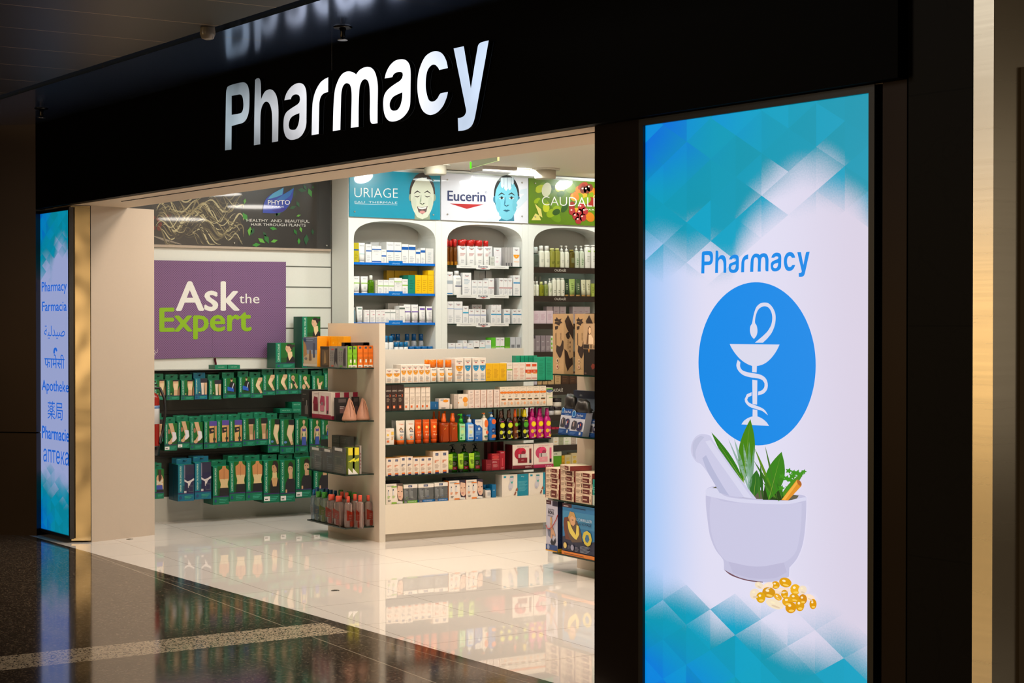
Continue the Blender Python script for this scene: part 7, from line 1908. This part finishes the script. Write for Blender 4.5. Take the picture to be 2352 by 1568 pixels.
d1 = run(RS[0], q7((492, 660)), 1, 802, carton((28, 22, 20), [('k', [(.5, .35), (.6, .45), (.76, .42), (.8, .3), (.6, .22)], (110, 44, 34)), ('r', .76, .6, 1, .72, (190, 170, 150)), ('p', [(.3, 1), (.42, 1), (.38, .86)], (190, 130, 60)), ('t', '90%', .14, .04, .06, (150, 120, 110), .2)]), 'near-black box under portrait card', 'gift_box', 'box', .04)
zz = float(onY(1355, 802, 5.905)[2]) + .001
run(RS[0], q7((490, 660)), 1, 743, carton((178, 150, 118), [('k', [(.2, .2), (.25, .5), (.3, .82), (.44, .92), (.52, .80), (.48, .6), (.6, .4), (.62, .2)], (96, 70, 50)), ('k', [(.34, .76), (.40, .86), (.50, .82), (.50, .66), (.42, .58), (.36, .64)], (226, 190, 150)), ('k', [(.34, .2), (.36, .56), (.5, .58), (.66, .42), (.66, .2)], (222, 196, 164)), ('r', .02, .02, .38, .18, (40, 34, 32)), ('r', .44, .03, .58, .17, (110, 90, 70)), ('l', .66, .96, .04, .16, 4, (120, 100, 80))], top=(200, 170, 140)), 'portrait card box on near-black box', 'gift_box', 'box', .04, z=zz)
run(RS[0], q7((512, 690)), 1, 719.5, carton((44, 34, 28), [('r', .06, .70, .24, .95, (110, 90, 70)), ('t', 'ARE Y', .6, .84, .08, (176, 150, 120), .4)]), 'dark box behind portrait card', 'gift_box', 'box', .04, off=.13)
def travelpack(shear):
    def mk(name, w_, d, h):
        root = empty(name)
        BL = (20, 70, 140)
        mb = MB()
        mb.box(0, 0, 0, w_, d, h, (196, 200, 216), right=(150, 150, 164), top=BL)
        mb.decals(lambda u, v, e: (u, -e, v), w_, h, [('r', 0, .74, 1, 1, BL), ('o', .14, .94, .14, (150, 190, 226)), ('o', .14, .94, .11, (24, 100, 170)), ('t', 'Dub-Pack', .6, .84, .09, (214, 220, 236), .62, .01), ('l', .34, .86, .77, .82, 1, (150, 180, 220)), ('r', 0, 0, 1, .2, BL), ('l', .08, .5, .06, .16, 3, (90, 130, 190)), ('r', .74, .05, .86, .17, (200, 204, 214)), ('k', [(.10, .28), (.12, .56), (.24, .66), (.46, .62), (.50, .34), (.40, .26)], (60, 60, 70)), ('r', .22, .40, .30, .60, (170, 150, 150)), ('k', [(.52, .26), (.54, .58), (.76, .62), (.9, .56), (.88, .28), (.7, .22)], (44, 46, 90)), ('r', .6, .36, .68, .5, (206, 200, 206)), ('r', .74, .44, .8, .54, (200, 90, 60))])
        mb.v = [(x + shear * z, y, z) for x, y, z in mb.v]
        mb.build('card', 'print', root)
        mb = MB()
        mb.loft([(h * .93, w_ * .30, d * .3), (h * 1.0, w_ * .46, d * .5), (h * 1.22, w_ * .5, d * .55), (h * 1.42, w_ * .44, d * .5), (h * 1.56, w_ * .22, d * .25)], 22, 2.8, (22, 20, 20), w_ * .52 + shear * h, d * .55)
        mb.v = [(x + .012 * math.sin(z * 60 + x * 30), y, z + .006 * math.sin(x * 80)) for x, y, z in mb.v]
        mb.build('pillow', 'satin', root)
        return root
    return mk
run(RS[1], q7((208, 330)), 1, 938, travelpack(.26), 'blue travel pillow pack, leftmost, leaning', 'travel_pillow_pack', 'pack', .05, off=.06)
run(RS[1], q7((322, 478)), 1, 947, travelpack(.30), 'blue travel pillow pack in the middle, leaning', 'travel_pillow_pack', 'pack', .05)
run(RS[1], q7((524, 660)), 1, 963, travelpack(.2), 'blue travel pillow pack by the dark panel', 'travel_pillow_pack', 'pack', .05, off=.06)
run(RS[1], q7((380, 660)), 1, 897.5, carton((96, 104, 126), [('r', 0, .82, 1, 1, (30, 40, 66)), ('t', 'ultra', .3, .87, .06, (200, 206, 214), .1), ('e', .7, .5, .14, .1, (20, 20, 24))]), 'grey-blue pack with dark header behind pillows', 'travel_pillow_pack', 'pack', .03, off=.16)
PL = (220, 196, 170)
pill = carton(PL, [('r', .44, .14, .86, .90, (96, 36, 32)), ('l', .48, .82, .4, .7, 1, (206, 170, 150)), ('l', .06, .32, .2, .8, 3, (160, 136, 120)), ('r', .36, .2, .40, .8, (90, 60, 50)), ('r', 0, 0, .03, 1, (130, 36, 36)), ('r', .92, .3, .95, .6, (120, 80, 70))], sidebg=(126, 40, 38), top=(238, 216, 190))
def pile(px, tops, desc, d, off=0.0):
    n = len(tops) - 1
    for k in range(n):
        z0 = R_Z[2] + (0 if k == 0 else float(onY((px[0] + px[1]) / 2, tops[k], RS[2].plane + off)[2]) - R_Z[2] + .0012)
        o = run(RS[2], px, 1, tops[k + 1] if k < n else 0, pill, 'x', 'medicine_carton', 'carton', d, z=z0, off=off, turn=0.02 * ((k % 3) - 1))[0]
        q = ['bottom', 'second', 'third', 'fourth', 'fifth', 'sixth'][k]
        q = 'topmost' if k == n - 1 else q + (' from bottom' if k else '')
        tag(o, f'flat maroon-labelled carton, {q} in {desc}, behind dark panel', 'carton', 'flat maroon-labelled cartons')
pile((1253, 1284), [1140, 1123, 1110.5, 1098, 1086.5, 1075], 'short pile by the white gondola', .15)
pile((1287, 1319), [1146, 1131, 1118, 1105.5, 1093, 1080], 'middle pile', .15)
pile((1321, 1360), [1149, 1136, 1122, 1110, 1097, 1085], 'pile by teal carton', .15)
zz = float(onY(1303, 1080, RS[2].plane)[2]) + .002
o = run(RS[2], (1287, 1319.5), 1, 1068, pill, 'x', 'medicine_carton', 'carton', .15, z=zz, turn=-.2)[0]
tag(o, 'turned flat maroon-labelled carton lying on the middle pile', 'carton', 'flat maroon-labelled cartons')
run(RS[2], (1361, 1385), 1, 1102, carton((30, 140, 130), [('t', 'beBreath', .5, .84, .06, (206, 230, 226), .8), ('l', .1, .6, .5, .75, 3, (150, 206, 200)), ('r', 0, 0, 1, .4, (176, 190, 180)), ('r', .3, .1, .55, .25, (30, 60, 120))]), 'teal carton by the dark panel', 'medicine_carton', 'carton', .06, off=-.006)
def rollbox(name, w_, d, h):
    root = empty(name)
    mb = MB()
    mb.box(0, 0, 0, w_, d, h, (186, 186, 206), right=(34, 40, 70), top=(206, 196, 190))
    mb.decals(lambda u, v, e: (u, -e, v), w_, h, [('r', 0, .92, .45, 1, (70, 34, 44)), ('l', .05, .4, .945, .97, 1, (180, 170, 176)), ('r', .55, .9, 1, 1, (40, 36, 60)), ('t', 'Supporting', .44, .81, .035, (50, 50, 70), .7), ('t', 'ROLL', .45, .735, .065, (26, 28, 40), .74, .03), ('l', .15, .8, .69, .72, 1, (120, 120, 140)), ('k', [(.36, .66), (.5, .68), (.54, .60), (.5, .54), (.40, .55)], (200, 160, 110)), ('k', [(.34, .56), (.52, .55), (.62, .46), (.84, .34), (.80, .30), (.60, .34), (.56, .26), (.40, .26), (.44, .40)], (196, 150, 120)), ('k', [(.14, .42), (.36, .46), (.40, .28), (.2, .30)], (110, 116, 140)), ('k', [(.40, .18), (.5, .25), (.66, .20), (.84, .28), (.88, .20), (.6, .09)], (34, 36, 50)), ('r', 0, .02, 1, .13, (40, 70, 130)), ('o', .22, .08, .12, (150, 160, 190)), ('r', 0, 0, 1, .025, (214, 150, 30))])
    mb.decals(lambda u, v, e: (w_ + e, u, v), d, h, [('v', 'Rouleau', .62, .22, .56, .36, (20, 22, 40)), ('r', 0, .90, 1, 1, (30, 26, 40)), ('r', 0, 0, 1, .07, (220, 160, 20)), ('r', 0, .07, 1, .16, (26, 30, 60))])
    mb.build('box', 'print', root)
    mb = MB()
    mb.tube([(.0, -.003, h * .50), (w_ * .15, -.006, h * .445), (w_ * .35, -.007, h * .435), (w_ * .6, -.007, h * .49), (w_ * .9, -.004, h * .64), (w_ * 1.02, -.002, h * .74)], .0025, (186, 50, 40), 6)
    mb.build('cord', 'satin', root)
    return root
run(RS[3], (1254.5, 1281), 1, 1149.5, rollbox, 'tall white box with red cord', 'pillow_box', 'box', .05)
def oreiller(name, w_, d, h):
    mb = MB()
    mb.box(0, 0, 0, w_, d, h, (44, 116, 170), right=(20, 110, 140), top=(40, 40, 46))
    mb.decals(lambda u, v, e: (u, -e, v), w_, h, [('r', 0, .55, 1, .86, (60, 134, 180)), ('k', [(0, .06), (0, .34), (.3, .42), (.7, .30), (1, .36), (1, .06)], (40, 44, 70)), ('r', 0, .93, .28, 1, (74, 36, 46)), ('l', .04, .24, .945, .985, 1, (190, 180, 186)), ('l', .34, .84, .93, .96, 1, (20, 40, 80)), ('k', [(.04, .60), (.06, .72), (.24, .76), (.3, .6), (.3, .3), (.1, .3)], (110, 60, 44)), ('k', [(.18, .40), (.14, .62), (.24, .72), (.44, .70), (.56, .50), (.60, .30), (.3, .26)], (96, 78, 66)), ('k', [(.18, .74), (.24, .86), (.36, .85), (.42, .74), (.38, .62), (.26, .60)], (190, 150, 90)), ('k', [(.24, .74), (.30, .78), (.40, .74), (.40, .64), (.34, .58), (.26, .62)], (216, 166, 126)), ('k', [(.16, .66), (.22, .66), (.30, .54), (.42, .42), (.44, .62), (.50, .60), (.52, .44), (.44, .33), (.38, .34), (.22, .46)], (226, 206, 96)), ('e', .32, .70, .03, .008, (70, 50, 40)), ('T', "L'OREILLER", .44, .90, .70, .055, (196, 214, 230)), ('T', 'de VOYAGE', .50, .88, .625, .05, (30, 40, 80), .01), ('T', 'POUR LE COU', .56, .86, .58, .025, (70, 130, 180)), ('k', [(.62, .40), (.66, .50), (.76, .54), (.86, .50), (.90, .38), (.86, .28), (.78, .24), (.68, .28)], (206, 190, 70)), ('k', [(.70, .38), (.73, .46), (.80, .46), (.83, .38), (.78, .31), (.72, .33)], (60, 110, 150)), ('o', .10, .18, .05, (214, 190, 110)), ('o', .32, .16, .05, (150, 150, 176)), ('l', .18, .26, .13, .2, 3, (110, 110, 130)), ('l', .40, .52, .1, .2, 4, (110, 110, 130)), ('l', .56, .86, .1, .24, 6, (130, 140, 160)), ('r', 0, 0, 1, .07, (214, 124, 40)), ('l', .08, .9, .02, .05, 1, (120, 60, 30))])
    return mb.build(name, 'print')
run(RS[3], (1292, 1369), 1, 1161, oreiller, 'blue travel pillow box with yellow neck pillow', 'pillow_box', 'box', .09)
run(RS[3], (1366.5, 1390), 1, 1220, carton((214, 214, 224), [('r', 0, .3, 1, .4, (40, 40, 60)), ('r', 0, 0, 1, .08, (220, 160, 40))]), 'small white box at the dark panel', 'pillow_box', 'box', .05, off=-.012)

# ------------------------------------------------------------------ extinguisher, ceiling and floor fittings
ep = onY(346, 1046, 4.475)
ex = tag(empty('fire_extinguisher', ep), 'red fire extinguisher half hidden behind the cream wall', 'fire extinguisher')
zT = float(onY(346, 900, 4.475)[2] - ep[2])
mb = MB()
mb.loft([(.05, .066, .066), (zT * .05 + .05, .07, .07), (zT * .9, .07, .07), (zT * .95, .06, .06), (zT, .028, .028)], 24, 2, (140, 26, 16))
mb.loft([(zT * .50, .0706, .0706, (226, 226, 228)), (zT * .74, .0706, .0706, (226, 226, 228)), (zT * .741, .0708, .0708, (90, 120, 160)), (zT * .79, .0708, .0708, (90, 120, 160))], 24, 2, (226, 226, 228))
mb.build('cylinder', 'plastic', ex)
mb = MB(); mb.loft([(0, .069, .069), (.07, .072, .072), (.08, .071, .071)], 24, 2, (20, 18, 18)); mb.build('foot', 'plastic', ex)
mb = MB(); mb.loft([(zT, .02, .02), (zT + .05, .022, .022)], 14, 2, (196, 180, 140)); mb.build('valve', 'metal', ex)
mb = MB(); mb.box(-.012, -.07, zT + .05, .012, .05, zT + .062, (26, 24, 24)); mb.box(-.012, -.07, zT + .075, .012, .04, zT + .087, (26, 24, 24)); mb.build('handle', 'plastic', ex)
mb = MB(); mb.tube([(.0, .02, zT + .03), (.02, .07, zT + .03), (.05, .095, zT * .9), (.06, .10, zT * .7), (.055, .085, zT * .45), (.05, .06, zT * .2), (.05, .05, .10)], .011, (18, 16, 16), 10); mb.build('hose', 'rubber', ex)
mb = MB(); mb.box(-.03, -.114, zT * .6, .03, -.066, zT * .66, (60, 58, 56)); mb.build('bracket', 'satin', ex)

p = onZ(1252, 388, CEIL)
dl = tag(empty('projector_downlight', p), 'white round spotlight housing hanging from the shop ceiling', 'lamp')
rr = float(np.linalg.norm(onZ(1287, 388, CEIL) - onZ(1217, 388, CEIL))) / 2
mb = MB(); mb.loft([(-.012, rr * .98, rr * .98), (0, rr, rr)], 28, 2, (226, 220, 204)); mb.build('flange', 'paint', dl)
mb = MB(); mb.loft([(-.085, rr * .66, rr * .66), (-.08, rr * .70, rr * .70), (-.012, rr * .72, rr * .72)], 28, 2, (206, 196, 176)); mb.build('housing', 'paint', dl)
for ph, nm in ((onZ(1000, 378, CEIL), 'white round spotlight housing at the edge of the entrance soffit'),):
    c = copy_tree(dl); c.location = [float(q) for q in ph]; tag(c, nm, 'lamp')
p0, p1 = onZ(1092, 382, CEIL), onZ(1176, 386, CEIL)
fx = tag(empty('ceiling_fixture', (p0 + p1) / 2), 'grey louvred fluorescent fixture on the shop ceiling', 'lamp')
L = abs(float(p1[1] - p0[1])) / 2
mb = MB(); mb.box(-.10, -L, -.045, .10, L, 0, (170, 160, 150)); mb.build('body', 'satin', fx)
mb = MB(); mb.box(-.08, -L * .9, -.050, .08, L * .9, -.0455, (226, 226, 226)); mb.build('diffuser', 'paint', fx)
p = onZ(1205, 391, CEIL)
tb = tag(empty('tube_lamp', p), 'lit fluorescent tube beside the grey fixture', 'lamp')
mb = MB(); mb.box(-.03, -.17, -.02, .03, .17, 0, (235, 238, 230)); mb.build('batten', 'paint', tb)
mb = MB(); mb.tube([(0, -.16, -.033), (0, .16, -.033)], .013, (235, 250, 240), 10); mb.build('tube', 'lamp', tb)
pe0, pe1 = onX(1081, 380, -11.2), onX(1144, 369, -11.2)
exs = tag(empty('exit_sign', pe0), 'glowing green edge of a hanging exit sign', 'sign')
mb = MB()
d_ = pe1 - pe0
mb.box(-.003, -.006, -.024, .003, .006, .028, (90, 250, 20)); mb.build('lit_edge', 'lamp_soft', exs)
mb = MB(); mb.box(-.003, float(d_[1]) - .006, float(d_[2]) - .0, .003, float(d_[1]) + .010, float(d_[2]) + .035, (255, 226, 150)); mb.build('lit_corner', 'lamp_soft', exs)
mb = MB(); b0 = len(mb.v); mb.tube([(0, .006, -.021), (0, float(d_[1]), float(d_[2]))], .0016, (176, 206, 130), 6); mb.build('lower_edge', 'lamp_soft', exs)
mb = MB(); mb.poly([(0, .006, -.02), (0, float(d_[1]), float(d_[2])), (0, float(d_[1]), CEIL - float(pe0[2])), (0, .006, CEIL - float(pe0[2]))], (206, 226, 206)); mb.build('pane', 'clear', exs)

def sprinkler(p, label):
    s_ = tag(empty('sprinkler', p), label, 'sprinkler')
    mb = MB(); mb.loft([(-.008, .042, .042), (-.002, .05, .05), (0, .05, .05)], 24, 2, (60, 58, 56)); mb.build('rosette', 'metal', s_)
    mb = MB(); mb.loft([(-.06, .006, .006), (-.05, .014, .014), (-.03, .012, .012), (-.008, .018, .018)], 16, 2, (70, 66, 62)); mb.build('body', 'metal', s_)
    mb = MB(); mb.loft([(-.068, .026, .026), (-.064, .028, .028)], 20, 2, (150, 146, 140)); mb.build('deflector', 'metal', s_)
sprinkler(onZ(787, 62, ZC), 'metal ceiling sprinkler above the lit lettering')
sprinkler(onZ(95, 249, ZC), 'dim ceiling sprinkler in the far dark corner')
p = onZ(477, 69, ZC - .01)
mb = MB(); mb.loft([(-.05, .012, .012), (-.045, .03, .03), (-.02, .04, .04), (.02, .036, .036), (.11, .02, .02)], 24, 2, (150, 140, 128))
o = mb.build('smoke_detector', 'plastic', None, p); tag(o, 'small round detector hanging in the black ceiling channel', 'detector')
for x, y, nm in ((770, 1356, 'small round steel stud in the shop floor near the terrazzo'), (298, 1238, 'small round steel stud in the floor by the cream wall')):
    p = onZ(x, y, 0)
    mb = MB(); mb.loft([(0, .026, .026), (.002, .024, .024)], 24, 2, (150, 146, 136)); mb.loft([(.0021, .012, .012), (.003, .01, .01)], 16, 2, (60, 56, 50))
    o = mb.build('floor_stud', 'metal', None, p); tag(o, nm, 'stud')
